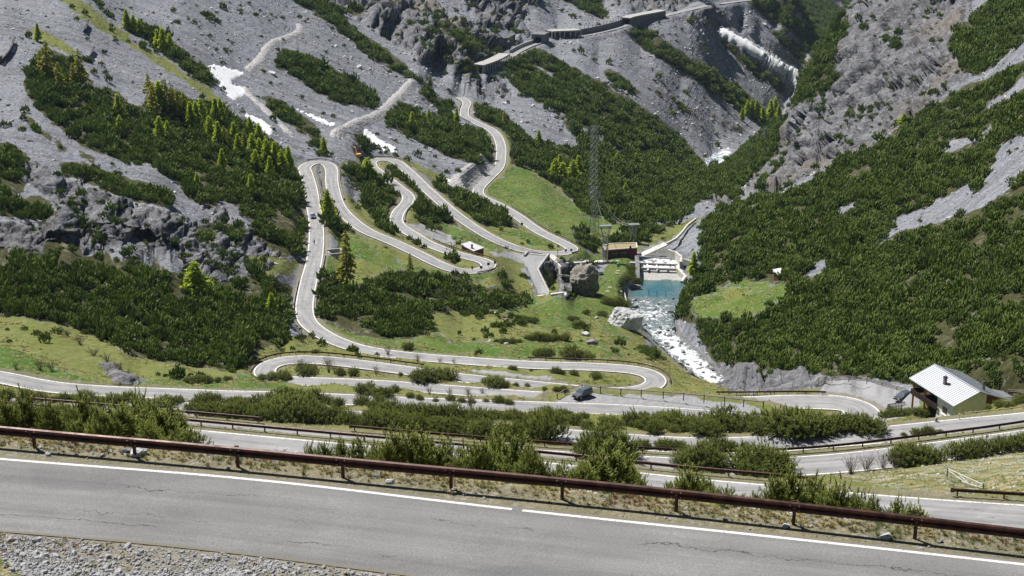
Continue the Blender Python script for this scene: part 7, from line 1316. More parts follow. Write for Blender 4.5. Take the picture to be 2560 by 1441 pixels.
# ---- lattice pylons
M_GALV = metal('galvanised green steel', (.2, .25, .22), (.36, .42, .38), .5, .35); M_INS = plain('glass insulator', (.3, .36, .34), .3)
def lattice(name, p, Hh, wb, wt, label, arms=(), yaw=.5, panels=9, leg=.14, group='lattice pylons'):
    o = empty(name, tuple(p), yaw, label, 'pylon', group); m = MB()
    def crn(t): w = (wb + (wt - wb) * min(1, t * 1.25)) / 2; return [Vector((sx * w, sy_ * w, Hh * t)) for sx, sy_ in ((-1, -1), (1, -1), (1, 1), (-1, 1))]
    for i in range(panels):
        a, b = crn(i / panels), crn((i + 1) / panels)
        for k in range(4):
            m.bar(a[k] - Vector((0, 0, .5 if i == 0 else 0)), b[k], leg); m.bar(a[k], b[(k + 1) % 4], leg * .55); m.bar(a[(k + 1) % 4], b[k], leg * .55); m.bar(b[k], b[(k + 1) % 4], leg * .55)
    m.build('tower', [M_GALV], o)
    for (t, L) in arms:
        q = MB(); z = Hh * t
        for s in (-1, 1):
            q.bar((0, -wt / 2, z), (s * L, 0, z), leg * .7); q.bar((0, wt / 2, z), (s * L, 0, z), leg * .7); q.bar((0, 0, z + 1.6), (s * L, 0, z), leg * .6)
        ar = q.build('crossarm', [M_GALV], o)
        for s in (-1, 1): q = MB(); q.tube([(s * L, 0, z), (s * L, 0, z - .5), (s * L, 0, z - 1.3)], [.1, .22, .1], 6); q.build('insulator', [M_INS], ar)
    return o
p = hit(1485, 583); s_ = pxscale(p); TP = lattice('lattice_pylon', p, 110 / s_ / .95, 16 / s_ * 1.1, 9 / s_, 'lattice pylon standing on the green meadow', ((.78, 12 / s_), (.9, 15 / s_)), .5, 8, .15)
p2 = hit(1483, 505); s2 = pxscale(p2); lattice('lattice_pylon', p2, 186 / s2 / .96, 17 / s2, 13 / s2, 'tall slim lattice pylon among the pines behind the meadow pylon', ((.74, 10 / s2), (.94, 9 / s2)), .6, 14, .17)
p3 = hit(1912, 367); s3 = pxscale(p3); lattice('lattice_pylon', p3, 46 / s3 / .97, 9 / s3, 4 / s3, 'small distant pylon at the foot of the grey crag', ((.7, 6 / s3), (.9, 5 / s3)), .3, 7, .3)
HEADS = []
for (bx, by, hx, hy, lb) in ((1512, 655, 1514, 566, 'square-headed steel mast left of the control house'), (1583, 618, 1583, 562, 'square-headed steel mast behind the control house')):
    p = hit(bx, by) if bx < 1560 else Vector(at_z(bx, by, -187)); s_ = pxscale(p); Hh = (by - hy) / s_ / .95; o = empty('steel_mast', tuple(p), .1, lb, 'pylon', 'square-headed masts at the dam'); m = MB(); w = 1.0
    n = 9
    for i in range(n):
        z0, z1 = Hh * .72 * i / n, Hh * .72 * (i + 1) / n
        for (a, b) in (((-w, -w), (w, -w)), ((w, -w), (w, w)), ((w, w), (-w, w)), ((-w, w), (-w, -w))):
            m.bar((a[0], a[1], z0 - (1 if i == 0 else 0)), (a[0], a[1], z1), .2); m.bar((a[0], a[1], z0), (b[0], b[1], z1), .09); m.bar((a[0], a[1], z1), (b[0], b[1], z1), .13)
    m.build('tower', [M_GALV], o); m = MB(); ww = 2.1; za, zb = Hh * .72, Hh
    for sx in (-1, 1):
        for sy_ in (-1, 1): m.bar((sx * w, sy_ * w, za), (sx * ww, sy_ * w, zb), .24)
        m.bar((sx * ww, -w, zb), (sx * ww, w, zb), .2)
    for sy_ in (-1, 1): m.bar((-ww * 1.15, sy_ * w, zb), (ww * 1.15, sy_ * w, zb), .4); m.bar((-ww * 1.15, sy_ * w, zb - .8), (ww * 1.15, sy_ * w, zb - .8), .2); m.bar((-w, sy_ * w, za), (ww, sy_ * w, zb), .12); m.bar((w, sy_ * w, za), (-ww, sy_ * w, zb), .12)
    m.box((0, 0, zb + .12), (ww * 2.2, w * 2.1, .12)); m.build('head', [M_GALV], o); HEADS.append(p + Vector((0, 0, Hh)))
top = Vector(TP.location) + Vector((0, 0, 110 / pxscale(TP.location) / .95 * .83))
def cable(a, b, sag, label): 
    m = MB(); P_ = [a + (b - a) * t - Vector((0, 0, sag * 4 * t * (1 - t))) for t in np.linspace(0, 1, 25)]; m.tube(P_, .07, 4); o = m.build('power_cable', [M_GALV]); tag(o, label, 'cable', 'power cables of the dam pylons')
cable(top + Vector((1.6, 0, 1)), HEADS[1] + Vector((-1.5, 0, 0)), 3.0, 'upper power cable sagging to the mast behind the control house'); cable(top + Vector((1.4, 0, -1)), HEADS[1] + Vector((1.2, 0, -.5)), 4.0, 'lower power cable sagging to the mast behind the control house'); cable(top + Vector((.8, 0, -1)), HEADS[0], 1.0, 'power cable running to the mast left of the control house')

# ---- rockfall galleries on the far slope
GP = ROADS['gallery']
def gseg(a, b): i, j = near_idx(GP, *a), near_idx(GP, *b); return GP[i:j + 1]
def gallery(a, b, label, hh=4.6, cols=True, group='rockfall galleries', solid=False):
    P_ = gseg(a, b)[:, :3]; c = Vector(P_[len(P_) // 2]); o = empty('rockfall_gallery', tuple(c), 0, label, 'gallery', group); L = [Vector(p) - c for p in P_]
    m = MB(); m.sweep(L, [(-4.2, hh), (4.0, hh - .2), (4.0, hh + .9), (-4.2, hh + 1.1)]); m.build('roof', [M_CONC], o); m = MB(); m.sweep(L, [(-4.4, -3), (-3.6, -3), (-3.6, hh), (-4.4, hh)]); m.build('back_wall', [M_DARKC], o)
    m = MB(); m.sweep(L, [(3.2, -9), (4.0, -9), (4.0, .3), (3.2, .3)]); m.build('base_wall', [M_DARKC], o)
    if solid: m = MB(); m.sweep(L, [(3.3, .3), (3.9, .3), (3.9, hh - .2), (3.3, hh - .2)]); m.build('front_wall', [M_DARKC], o)
    else:
        t = np.gradient(P_, axis=0); n = max(4, int(len(L) / 3.6))
        for i in range(n):
            k = int(i * (len(L) - 1) / (n - 1)); r = Vector((t[k][1], -t[k][0], 0)).normalized(); q = L[k] + r * 3.6; m = MB(); m.bar(q + Vector((0, 0, .2)), q + Vector((0, 0, hh - .2)), .7, .6, up=tuple(r)); m.build('pillar', [M_PALEC], o)
    return o
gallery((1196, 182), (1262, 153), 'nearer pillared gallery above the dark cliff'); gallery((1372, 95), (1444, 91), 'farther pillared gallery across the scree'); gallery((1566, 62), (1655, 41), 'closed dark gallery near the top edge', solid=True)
P_ = gseg((1345, 108), (1370, 95))[:, :3]; c = Vector(P_[0]); o = empty('tunnel_portal', tuple(c), 0, 'tunnel mouth with a dark arch on the gallery road', 'tunnel portal'); d = (Vector(P_[5]) - Vector(P_[0])).normalized(); r = Vector((d.y, -d.x, 0)).normalized(); m = MB()
arc = [(3.0 * math.cos(a), 2.2 + 2.8 * math.sin(a)) for a in np.linspace(0, math.pi, 13)]; inn = [(3.0, -.2)] + arc + [(-3.0, -.2)]; outp = [(5.2, -.2)] + [(5.2 * max(-1, min(1, 1.6 * math.cos(a))), 2.2 + 4.6 * min(1, 1.7 * math.sin(a))) for a in np.linspace(0, math.pi, 13)] + [(-5.2, -.2)]
vs = [r * x + Vector((0, 0, z)) for x, z in inn] + [r * x + Vector((0, 0, z)) for x, z in outp]; n = len(inn); vs += [v + d * 14 for v in vs]; fs = []
for i in range(n - 1): fs += [(i, i + 1, n + i + 1, n + i), (i, 2 * n + i, 2 * n + i + 1, i + 1), (n + i, n + i + 1, 3 * n + i + 1, 3 * n + i)]
fs += [tuple(range(2 * n, 3 * n))]; m.add([tuple(v) for v in vs], fs); m.build('arch', [M_DARKC], o)
wl = gseg((1444, 91), (1572, 58)); wall_along(offset_path(wl, -3.6), 1.0, 4.5, 2, 'guard_wall', M_DARKC, 'tall dark wall with stakes behind the gallery road'); wall_along(offset_path(gseg((1500, 82), (1572, 58)), 3.4), 1.0, .2, 6, 'retaining_wall', M_DARKC, 'dark retaining wall under the gallery road near the top')
wall_along(offset_path(gseg((1287, 134), (1345, 108)), -3.6), .8, 2.6, 2, 'guard_wall', M_CONC, 'curved wall before the tunnel mouth'); wall_along(offset_path(gseg((1262, 153), (1345, 108)), 3.3), .6, .6, 4, 'retaining_wall', M_CONC, 'parapet on the outer edge between gallery and tunnel')
Pp = offset_path(wl, -3.6)[::6]; c = Vector(Pp[0][:3]); o = empty('stake_fence', tuple(c), 0, 'row of thin stakes on top of the dark gallery wall', 'fence')
for p in Pp: m = MB(); q = Vector(p[:3]) - c; m.bar(q + Vector((0, 0, 4.3)), q + Vector((0, 0, 7.2)), .3); m.build('stake', [M_GPOST], o)

# ---- avalanche barriers at upper left
M_BARR = plain('dark barrier timber', (.05, .045, .045), .8, var=.35)
def barrier(pp, hp, label):
    P_ = [hit(a, b) for a, b in pp]; c = P_[0].copy(); o = empty('snow_barrier', tuple(c), 0, label, 'snow fence', 'snow barriers on the upper left scree'); h = hp / pxscale(c)
    for k in range(4):
        m = MB()
        for a, b in zip(P_[:-1], P_[1:]): m.bar(a - c + Vector((.4 * k, -.3 * k, h * (.15 + .25 * k))), b - c + Vector((.4 * k, -.3 * k, h * (.15 + .25 * k))), .5, h * .15)
        m.build('beam', [M_BARR], o)
    for p in P_: m = MB(); m.bar(p - c + Vector((-.8, .8, -.5)), p - c + Vector((1.4, -1.0, h * 1.05)), .5); m.build('post', [M_BARR], o)
barrier([(0, 162), (12, 150), (24, 132), (33, 108)], 16, 'big curved snow barrier at the left edge'); barrier([(216, 152), (224, 143), (231, 128)], 11, 'small snow barrier beside a scrap of snow'); barrier([(209, 82), (213, 72), (217, 62)], 10, 'highest small snow barrier under the upper left ridge')
print('built', round(time.time() - T0, 1))
# ------------------------------------------------------------------ water, snow, stones, grass
def water_mat():
    k = NB('river water'); p = k.pos(); fo = k.attr('foam'); n = k.noise(k.scaled(p, (.5, .32, .4)), 1.0, 6, .7, dist=.9); f2 = k.noise(p, 2.4, 5, .75); deep = k.noise(p, .09, 2)
    foam = k.rng(k.math('ADD', k.math('ADD', fo, k.math('MULTIPLY', k.math('SUBTRACT', n, .5), 1.5)), k.math('MULTIPLY', k.math('SUBTRACT', f2, .5), .7)), .46, .66)
    bed = k.mix(k.rng(n, .35, .7), (.06, .12, .125), (.11, .175, .17)); bed = k.mix(k.rng(deep, .4, .6), (.035, .11, .13), bed); bed = k.mix(k.rng(fo, .15, .5), bed, k.mix(k.rng(f2, .35, .65), (.06, .075, .075), (.19, .2, .19)))
    k.col(k.mix(foam, bed, (.68, .7, .72))); k.set(Roughness=k.rng(foam, 0, 1, .12, .7)); k.b.inputs['Specular IOR Level'].default_value = .5; k.nor(k.bump(k.math('ADD', n, k.math('MULTIPLY', f2, .4)), .6, .25)); return k.m
M_WATER = water_mat()
t = np.gradient(RIVER[:, :2], axis=0); t /= np.linalg.norm(t, axis=1)[:, None]; u = np.linspace(-1, 1, 40)
wr_ = RIVER[:, 3][:, None] * (1.06 + .1 * vnoise(np.arange(len(RIVER)) / 6.0, 0, 0, 3))[:, None]
X = RIVER[:, 0][:, None] + t[:, 1][:, None] * u * wr_; Y = RIVER[:, 1][:, None] - t[:, 0][:, None] * u * wr_
_, ry = project(RIVER[:, :3]); base = np.interp(ry, [640, 660, 690, 702, 706, 738, 748, 790, 810, 835, 860, 985], [.62, .6, .72, .35, .02, .05, .43, .47, .44, .5, .54, .56])
rough_ = np.interp(ry, [640, 700, 706, 738, 750, 820, 850, 985], [.5, .3, .06, .06, .25, .35, .8, .9])[:, None]
Z = RIVER[:, 2][:, None] + rough_ * (fbm(X / 2.2, Y / 2.2, 0 * X, 3, 301) * .9) + 0 * X - .05
foam = base[:, None] + .14 * (1 - np.abs(u)) * (ry[:, None] > 825) - .1 * np.abs(u) ** 3 + (ry[:, None] < 740) * (ry[:, None] > 704) * (np.clip(-u - .35, 0, 1) * .5)
c = np.arange(X.size).reshape(X.shape); F = np.stack([c[:-1, :-1], c[1:, :-1], c[1:, 1:], c[:-1, 1:]], -1).reshape(-1, 4)
tag(np_mesh('river_water', np.stack([X, Y, Z], -1).reshape(-1, 3), F, M_WATER, smooth_=True, attrs=[('foam', 'FLOAT', foam)]), 'turquoise pool and white rapids of the stream', kind='structure')
# snow and pale streams: thin sheets that follow the land
CPX, CPY = project(cen)
def inside(P_, x, y):
    P_ = np.array(P_, float); r = np.zeros(x.shape, bool)
    for i in range(len(P_)):
        xa, ya = P_[i]; xb, yb = P_[(i + 1) % len(P_)]
        if ya != yb: r ^= ((ya > y) != (yb > y)) & (x < (xb - xa) * (y - ya) / (yb - ya) + xa)
    return r
jx = CPX + 5 * vnoise(cen[..., 0] / 3, cen[..., 1] / 3, 0, 17); jy = CPY + 3 * vnoise(cen[..., 0] / 3, cen[..., 1] / 3, 0, 18)
def drape(name, P_, mat, thick, ymin=60, attrs=None):
    xs = [p[0] for p in P_]; ys = [p[1] for p in P_]; m = (CPX > min(xs) - 8) & (CPX < max(xs) + 8) & (CPY > min(ys) - 8) & (CPY < max(ys) + 8) & (Yc > ymin)
    ii = np.nonzero(m.ravel())[0]; ins = inside(P_, jx.ravel()[ii], jy.ravel()[ii]); ii = ii[ins]
    if len(ii) == 0: print('EMPTY drape', name, P_[0]); return None
    q = Q[ii]; uq, inv = np.unique(q, return_inverse=True); F = inv.reshape(q.shape); V = np.stack([PX.ravel()[uq], PY.ravel()[uq], PZ.ravel()[uq]], -1); Nv = Nn.reshape(-1, 3)[uq]
    cnt_ = np.bincount(F.ravel(), minlength=len(uq)); edge = cnt_ < 4
    sm = np.stack([MX.ravel()[uq], MY.ravel()[uq], MZ.ravel()[uq]], -1); V = np.where(edge[:, None], V - Nv * .15, V + Nv * thick)
    return np_mesh(name, V, F, mat, smooth_=True)
def snow_mat():
    k = NB('old spring snow'); p = k.pos(); n = k.noise(p, .35, 5, .6); g_ = k.noise(p, 1.6, 4, .7); k.col(k.mix(k.rng(n, .55, .75), k.mix(g_, (.62, .63, .66), (.72, .73, .75)), (.45, .43, .4))); k.nor(k.bump(k.math('ADD', n, g_), .35, .3)); k.set(Roughness=.7); return k.m
M_SNOW = snow_mat()
for P_, lb in (([(520, 158), (560, 165), (620, 182), (584, 200), (578, 208), (618, 222), (614, 236), (588, 253), (562, 238), (545, 214), (556, 205), (526, 188)], 'large white snow patch on the upper left scree'),
    ([(672, 106), (700, 96), (724, 92), (700, 104), (680, 112)], 'thin snow streak beside the rubble berm'), ([(583, 262), (615, 284), (655, 298), (682, 318), (680, 345), (660, 332), (640, 310), (610, 292)], 'snow patch above the larch belt'),
    ([(720, 264), (760, 277), (800, 295), (846, 310), (832, 318), (780, 300)], 'narrow snow strip with dirty end by the rubble wall'), ([(962, 248), (985, 238), (1000, 218), (990, 250), (968, 266)], 'small snow patch at the debris dam'),
    ([(900, 316), (925, 328), (960, 352), (1002, 376), (990, 390), (950, 372), (915, 346)], 'dirty snow bank above the excavator bend'), ([(1093, 442), (1130, 447), (1126, 458), (1105, 455)], 'snow remnant at the foot of the scree fan'),
    ([(1794, 62), (1821, 74), (1888, 106), (1940, 138), (2006, 176), (2002, 226), (1964, 198), (1912, 162), (1862, 128), (1806, 92)], 'long white snow tongue in the far gully'), ([(1296, 60), (1325, 74), (1310, 78)], 'speck of snow above the tunnel mouth'), ([(1608, 12), (1640, 22), (1612, 26)], 'snow scrap by the closed gallery'),
    ([(34, 103), (42, 118), (26, 152), (20, 156)], 'snow sliver behind the curved snow barrier'), ([(234, 140), (247, 146), (232, 162), (224, 158)], 'scrap of snow below the small snow barrier')):
    o = drape('snow_patch', P_, M_SNOW, 1.2 if P_[0] == (1794, 62) else .3)
    if o: tag(o, lb, 'snow patch', 'old snow patches', 'thing')
k = NB('pale braided stream'); n = k.noise(k.pos(), .14, 5, .7); k.col(k.mix(k.rng(n, .45, .6), (.2, .24, .26), (.75, .77, .8))); k.set(Roughness=.4)
o = drape('far_stream', [(1758, 398), (1790, 380), (1826, 366), (1830, 400), (1795, 410), (1762, 428)], k.m, .6)
if o: tag(o, 'pale braided stream in the far valley floor', kind='structure')
# berms and rubble dams
def rubble_mat():
    k = NB('pale rubble'); p = k.pos(); v = k.voro(p, .9, 'Color'); g_ = k.n('RGBToBW'); k.put(g_.inputs[0], v); d = k.voro(p, .9); k.col(k.mix(g_.outputs[0], (.2, .2, .205), (.38, .37, .36))); k.nor(k.bump(d, .8, .3)); return k.m
M_RUB = rubble_mat()
def berm(pp, w, h, label):
    P_ = resample(catmull(np.array([tuple(hit(a, b)) for a, b in pp]), 2.0), 2.0); n = len(P_); u_ = np.linspace(-1, 1, 13); t_ = np.gradient(P_[:, :2], axis=0); t_ /= np.linalg.norm(t_, axis=1)[:, None] + 1e-9
    X = P_[:, 0][:, None] + t_[:, 1][:, None] * u_ * w; Y = P_[:, 1][:, None] - t_[:, 0][:, None] * u_ * w; Zg = H(X, Y); fade = np.minimum(1, np.minimum(np.arange(n), n - 1 - np.arange(n)) / 4.0)[:, None]
    Z = Zg - .6 + (h + .6) * np.clip(1.25 - np.abs(u_) * 1.25, 0, 1) ** .8 * fade + fbm(X / 1.6, Y / 1.6, 0 * X, 2, 401) * .35; c = np.arange(X.size).reshape(X.shape); F = np.stack([c[:-1, :-1], c[1:, :-1], c[1:, 1:], c[:-1, 1:]], -1).reshape(-1, 4)
    tag(np_mesh('rubble_berm', np.stack([X, Y, Z], -1).reshape(-1, 3), F, M_RUB), label, 'rubble berm', 'rubble berms on the left scree', 'thing')
berm([(754, 60), (748, 84), (722, 96), (690, 108), (668, 130), (650, 158), (618, 182)], 4, 1.3, 'long pale rubble berm climbing from the big snow patch'); berm([(618, 215), (625, 240), (660, 270), (690, 300), (720, 330), (745, 350)], 3.4, 1.0, 'rubble bank running down to the upper left hairpin')
berm([(1040, 198), (1012, 228), (985, 258), (960, 280), (930, 298), (890, 312), (862, 328)], 4.2, 1.6, 'rubble dam from the scree crest down to the excavator'); berm([(1140, 470), (1165, 452), (1190, 432), (1215, 412), (1230, 408)], 6.5, 1.3, 'grey rubble bank left of the meadow road'); berm([(840, 350), (850, 330), (875, 325)], 4, 2.0, 'short rubble heap behind the excavator')

# ---- boulders
def boulder_geo(seed, sub=3, flat=.75, rough_=.3):
    bm = bmesh.new(); bmesh.ops.create_icosphere(bm, subdivisions=sub, radius=1); V = np.array([v.co[:] for v in bm.verts]); F = np.array([[v.index for v in f.verts] for f in bm.faces]); bm.free()
    g = np.random.default_rng(seed)
    for _ in range(9):                                     # chop flat facets
        n = g.normal(0, 1, 3); n /= np.linalg.norm(n); d = g.uniform(.55, .9); over = V @ n - d; V = V - np.maximum(over, 0)[:, None] * n
    r = 1 + rough_ * fbm(V[:, 0] * 1.7 + seed, V[:, 1] * 1.7, V[:, 2] * 1.7, 3, seed, True) * .5; V = V * r[:, None] * [1, .85, flat]; return V, F
def stone_mat(name, lo, hi):
    k = NB(name); p = k.obj(); n = k.noise(p, 1.6, 6, .65); s_ = k.noise(k.scaled(p, (1, 1, 3)), 2.2, 5, .6, dist=.8); geo = k.n('NewGeometry'); c = k.mix(k.rng(n, .3, .7), lo, hi); c = k.mix(k.math('MULTIPLY', k.rng(s_, .53, .62), .6), c, tuple(x * .4 for x in lo)); c = k.mix(k.math('MULTIPLY', k.rng(k.noise(p, .8, 3), .58, .68), .35), c, (.17, .14, .07)); k.col(c); k.nor(k.bump(k.math('ADD', n, s_), .7, .12)); return k.m
M_STONE = stone_mat('grey limestone', (.13, .13, .135), (.28, .28, .28)); M_WSTONE = stone_mat('pale limestone', (.37, .37, .375), (.6, .6, .6))
M_OCHRE = stone_mat('mossy ochre rock', (.15, .14, .12), (.34, .32, .28))
BG = []
for i in range(5): V, F = boulder_geo(500 + i, 3 if i < 3 else 2, (.7, .85, .6, .75, .65)[i]); o = np_mesh('b', V, F, M_STONE if i % 2 == 0 else M_WSTONE); BG.append(o.data); bpy.data.objects.remove(o)
def boulder(px, py, wpx, hpx, label, mesh=0, group='boulders', rz=None, away=None):
    p = hit(px, py); s = pxscale(p); o = bpy.data.objects.new('boulder', BG[mesh]); COL.objects.link(o); w = wpx / s / 2; h = max(hpx / s / .95 / 2 / .7, w * .4); o.scale = (w * 1.05, w * 1.1, h); o.location = (p.x, p.y, p.z + h * .42); o.rotation_euler = (0, 0, random.uniform(0, 6.28) if rz is None else rz); return tag(o, label, 'boulder', group)
V, F = boulder_geo(555, 5, .8, .55); o = np_mesh('boulder', V, F, M_WSTONE); p = hit(1566, 822); s = pxscale(p); o.location = (p.x, p.y + 1.5, p.z + 2.0); o.scale = (44 / s, 40 / s, 40 / s / .9); o.rotation_euler = (0, 0, .4); tag(o, 'huge pale boulder on the left bank of the rapids', 'boulder', 'boulders')
V, F = boulder_geo(577, 5, .95, 1.3); o = np_mesh('rock_outcrop', V, F, M_OCHRE); p = hit(1455, 735); s = pxscale(p); o.location = (p.x, p.y + 3, p.z + 2.5); o.scale = (40 / s, 36 / s, 40 / s); o.rotation_euler = (0, .2, 1.2); tag(o, 'jagged rock outcrop between the gorge and the dam meadow', 'rock')
for (x, y, w, h, lb, k_) in ((1480, 864, 32, 18, 'rounded boulder on the meadow above the right hairpin', 0), (1242, 786, 13, 9, 'small pale boulder in the pine patch on the meadow', 1), (1224, 857, 12, 9, 'white boulder at the left of the meadow pines', 1), (1266, 862, 13, 8, 'white boulder beside the meadow pines', 3), (1464, 842, 22, 16, 'pale rock at the edge of the stream pines', 3), (1264, 802, 16, 8, 'flat stone among the meadow pines', 2), (1492, 797, 10, 7, 'small stone on the open meadow', 1), (345, 1136, 48, 26, 'white and grey boulder behind the foreground guardrail', 1), (316, 1133, 30, 18, 'smaller grey block leaning on the white boulder', 2), (975, 1207, 22, 12, 'white stone at the foot of a guardrail post', 3), (940, 1190, 20, 9, 'flat white stone behind the foreground guardrail', 2), (1160, 1238, 10, 6, 'little white stone on the foreground verge', 1), (1965, 1318, 22, 10, 'white stones on the verge under the right guardrail', 3), (2215, 1345, 30, 14, 'pale broken stone right of a guardrail post', 1), (2350, 1356, 16, 8, 'small stone near the right end of the verge', 2), (1812, 1300, 14, 8, 'stone in the grass below the right pine clump', 2),
    (1725, 935, 20, 12, 'wet rock in the white water', 0), (1750, 858, 16, 10, 'dark rock on the right bank of the rapids', 2), (1618, 795, 14, 8, 'rock in the middle of the rapids', 0), (1600, 782, 12, 7, 'low rock at the left of the rapids', 2), (1660, 800, 14, 7, 'rock at the right of the rapids', 4), (1640, 778, 10, 6, 'small rock below the pool lip', 2), (1690, 900, 22, 12, 'grey rock left of the waterfall', 0), (1700, 1120, 12, 6, 'pale stone on the verge of the third road', 3)): boulder(x, y, w, h, lb, k_)
heap = [(655, 1131), (672, 1133), (688, 1129), (700, 1134), (712, 1130), (726, 1133), (738, 1136), (695, 1124), (718, 1126)]
for i, (x, y) in enumerate(heap): boulder(x, y, random.uniform(10, 18), random.uniform(6, 10), 'pale block in the small stone heap behind the guardrail', i % 5, 'stone heap')

# wet rocks standing in the rapids
q_ = RIVER[(ry > 746) & (ry < 950)]
for i in range(46):
    p_ = q_[random.randrange(len(q_))]; a_ = random.uniform(-.95, .95); r_ = random.uniform(.35, 1.1) * (1.3 if abs(a_) > .7 else 1); o = bpy.data.objects.new('river_rock', BG[(0, 2, 4)[i % 3]]); COL.objects.link(o); o.location = (p_[0] + a_ * p_[3], p_[1] + random.uniform(-.5, .5), p_[2] + r_ * .18); o.scale = (r_, r_ * random.uniform(.7, 1.2), r_ * random.uniform(.7, 1.0)); o.rotation_euler = (0, 0, random.uniform(0, 6.28)); tag(o, 'wet grey rock breaking the white rapids below the pool', 'rock', 'wet rocks in the rapids')
# ---- countless stones: blocks on the scree, chips on the near banks
rb = [o for o in COL.objects if o.name.startswith('boulder')]
def scatter_cells(sel, rho_, mx=30):
    cn = RNG.poisson(np.minimum(rho_ * area * sel, mx)); ii = np.repeat(np.arange(cn.size), cn.ravel()); a_, b_ = RNG.random(len(ii))[:, None], RNG.random(len(ii))[:, None]
    return p00[:-1, :-1].reshape(-1, 3)[ii] + a_ * e1.reshape(-1, 3)[ii] + b_ * e2.reshape(-1, 3)[ii], ii
def rock_scatter(name, P_, s_, protos_, label):
    n = len(P_); scatter_object(name, P_, RNG.uniform(0, 6.28, n), np.stack([s_ * RNG.uniform(.7, 1.3, n), s_, s_ * RNG.uniform(.6, 1.1, n)], -1), RNG.normal(0, .4, (n, 2)), protos_, label, [M_STONE])
def unit_proto(px, py, wpx, lb, mesh): o = boulder(px, py, wpx, wpx * .5, lb, mesh, 'single stones in the gravel'); return o
scr = (fine_cls == SCREE) & inview & (MD[:-1, :-1] > 2.0) & (Yc > 330)
cl_ = smooth((vnoise(cen[..., 0] / 24, cen[..., 1] / 24, cen[..., 2] / 40, 211) + .35) / .7)
P_, ii = scatter_cells(scr, .11 * (.35 + .65 * cl_)); s_ = .28 * np.exp(RNG.normal(0, .55, len(P_))) * np.clip(Yc.ravel()[ii] / 600, .8, 1.6); pr = [boulder(620 + 40 * i, 150 + 30 * i, 9, 6, 'single grey block on the scree above the larches, ' + ordinal(i, 4), i, 'blocks on the scree') for i in range(4)]
rock_scatter('scree_blocks', P_, s_, pr, 'countless grey blocks strewn over the scree slopes'); print('blocks', len(P_))
near = (Yc < 62) & (CPX > -120) & (CPX < 2700) & (CPY < 1560); sfm = sample(sf, cen[..., 0], cen[..., 1]); snm = sample(sn, cen[..., 0], cen[..., 1])
gpat = smooth((vnoise(cen[..., 0] / 1.6, cen[..., 1] / 1.1, 0, 221) + .05) / .35)
band = smooth((snm - .02) / .25) * smooth((2.4 + 1.2 * vnoise(cen[..., 0] / 3, 0 * cen[..., 0], 0, 227) - snm) / .8); patch2 = smooth((vnoise(cen[..., 0] / 2.6, cen[..., 1] / 1.5, 0, 229) - .12) / .2) * (snm > 1)
dens = (snm > 0) * (band * (110 + 150 * gpat) + 190 * patch2) + (sfm > .05) * (sfm < 3.2) * (1.5 + 7 * smooth((vnoise(cen[..., 0] / 1.8, cen[..., 1] / .8, 0, 223) - .25) / .25))
P_, ii = scatter_cells(near, dens, 400); s_ = .03 * np.exp(RNG.normal(0, .5, len(P_))); s_ = np.minimum(s_, .12); P_[:, 2] += s_ * .25
pn = [boulder(300 + 170 * i, 1396 + 8 * i, 12, 8, 'loose limestone chip at the near edge of the road, ' + ordinal(i, 4), (1, 3, 1, 3)[i], 'loose chips by the foreground road') for i in range(4)]
rock_scatter('gravel', P_, s_, pn, 'pale limestone gravel along the near edge of the foreground road'); print('chips', len(P_))
sl2 = (CPX > 2050) & (CPX < 2620) & (CPY > 1110) & (CPY < 1240) & (Yc > 90) & (Yc < 200); P_, ii = scatter_cells(sl2, .9 * smooth((vnoise(cen[..., 0] / 3, cen[..., 1] / 3, 0, 233) + .1) / .3)); s_ = .09 * np.exp(RNG.normal(0, .5, len(P_))); rock_scatter('gravel', P_, s_, pn, 'white stones scattered over the slope with the gate')

# ---- grass on the near verge and bank
def tuft_geo(seed, n=26):
    g = np.random.default_rng(seed); V, F, T = [], [], []
    for i in range(n):
        a = g.uniform(0, 6.28); r = g.uniform(0, .35); b = np.array([math.cos(a) * r, math.sin(a) * r, 0]); l = g.uniform(.5, 1.0); le = np.array([math.cos(a) * g.uniform(.1, .9), math.sin(a) * g.uniform(.1, .9), 1.0]) * l; t_ = np.array([-math.sin(a), math.cos(a), 0]) * .035
        n0 = len(V); md_ = b + le * .55 + np.array([0, 0, .08]); V += [b - t_, b + t_, md_ + t_ * .7, md_ - t_ * .7, b + le * np.array([1.15, 1.15, .85])]; F += [[n0, n0 + 1, n0 + 2], [n0, n0 + 2, n0 + 3], [n0 + 3, n0 + 2, n0 + 4]]; T += [0, 0, .5, .5, 1]
    return np.array(V), np.array(F), np.array(T)
def grass_mat(name, lo, hi):
    k = NB(name); rnd = k.n('ObjectInfo').outputs['Random']; n = k.noise(k.pos(), .9, 3); k.col(k.mix(k.math('ADD', k.math('MULTIPLY', rnd, .5), k.math('MULTIPLY', k.rng(n, .35, .65), .5)), lo, hi)); k.set(Roughness=.8); return k.m
M_STRAW = grass_mat('straw coloured grass', (.2, .17, .06), (.42, .34, .15)); M_GRASSG = grass_mat('mossy green grass', (.07, .09, .02), (.17, .18, .05)); M_HEATH = grass_mat('reddish heath', (.16, .07, .035), (.24, .13, .06))
TP_ = []
for i, (mt, (px, py), lb) in enumerate(((M_STRAW, (520, 1168), 'straw grass tuft behind the second guardrail post'), (M_STRAW, (1130, 1236), 'straw grass tuft right of the middle guardrail post'), (M_GRASSG, (760, 1188), 'green grass tuft below the foreground guardrail'), (M_HEATH, (640, 1420), 'reddish heath tuft in the near gravel'))):
    V, F, T = tuft_geo(600 + i); o = np_mesh('grass_tuft', V, F, mt); p = hit(px, py); o.location = p; o.scale = (.22, .22, .2); tag(o, lb, 'grass tuft', 'grass tufts on the verge'); TP_.append(o)
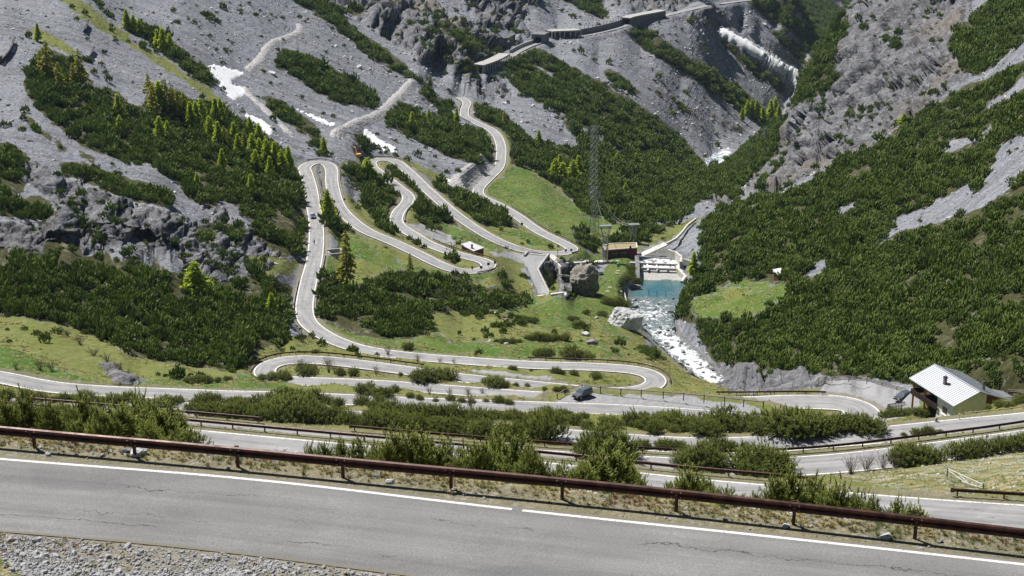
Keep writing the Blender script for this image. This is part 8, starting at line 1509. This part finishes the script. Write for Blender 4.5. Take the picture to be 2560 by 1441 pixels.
gn1 = vnoise(cen[..., 0] / 2.0, cen[..., 1] / 2.0, 0, 241); gd = (sfm > .55) * (sfm < 7) * 55 * smooth((gn1 + .55) / .4) * smooth((sfm - .5) / .6) + (snm > .15) * 55 * smooth((vnoise(cen[..., 0] / 2.2, cen[..., 1] / 1.4, 0, 243) + .02) / .25) * (1 - .8 * band) * (1 - patch2)
P_, ii = scatter_cells(near, gd, 400); kind_ = vnoise(P_[:, 0] / 1.7, P_[:, 1] / 1.2, 0, 251) + RNG.normal(0, .25, len(P_)); s_ = RNG.uniform(.07, .17, len(P_)); n = len(P_)
for lb, m_, prs in (('dry straw grass on the foreground verge and bank', kind_ < .22, TP_[:2]), ('green and mossy grass on the foreground verge and bank', (kind_ >= .22) & (kind_ < .62), TP_[2:3]), ('reddish heath patches on the foreground bank', kind_ >= .62, TP_[3:])):
    j = np.nonzero(m_)[0]; scatter_object('grass', P_[j], RNG.uniform(0, 6.28, len(j)), np.stack([s_[j] * 1.1, s_[j] * 1.1, s_[j] * RNG.uniform(.5, 1.0, len(j))], -1), RNG.normal(0, .15, (len(j), 2)), prs, lb, [M_STRAW])
print('grass', n)
# longer grass on the banks between the bends
far_g = np.isin(fine_cls, [MEADOW, DRY, SPARSE, BANK]) & inview & (Yc > 62) & (Yc < 720) & (MD[:-1, :-1] > .9) & (sfm > 7)
P_, ii = scatter_cells(far_g, 1.2 * smooth((vnoise(cen[..., 0] / 6, cen[..., 1] / 6, 0, 261) + .2) / .5) * np.clip(170 / Yc, .3, 1.3)); s_ = RNG.uniform(.22, .5, len(P_)) * np.clip(Yc.ravel()[ii] / 200, .7, 1.7); kk_ = RNG.random(len(P_))
for lb, m_, prs in (('straw tufts on the banks between the bends', kk_ < .5, TP_[:2]), ('green tufts on the banks between the bends', kk_ >= .5, TP_[2:3])):
    j = np.nonzero(m_)[0]; scatter_object('grass', P_[j], RNG.uniform(0, 6.28, len(j)), np.stack([s_[j] * 1.3, s_[j] * 1.3, s_[j] * .5], -1), RNG.normal(0, .1, (len(j), 2)), prs, lb, [M_STRAW])
print('done', len(P_), round(time.time() - T0, 1))

# ------------------------------------------------------------------ the air: a thin even haze over the whole valley
m = MB(); m.box((0, 2150, -300), (5200, 4700, 640)); k = bpy.data.materials.new('thin blue haze'); k.use_nodes = True; nt_ = k.node_tree; nt_.nodes.remove(nt_.nodes['Principled BSDF']); pv = nt_.nodes.new('ShaderNodeVolumePrincipled'); pv.inputs['Color'].default_value = (.55, .74, 1.0, 1); pv.inputs['Density'].default_value = .000024; pv.inputs['Anisotropy'].default_value = .3
nt_.links.new(pv.outputs[0], nt_.nodes['Material Output'].inputs['Volume']); hz = m.build('haze', [k]); tag(hz, 'thin bluish haze in the valley air', kind='stuff')
SC.cycles.volume_bounces = 0
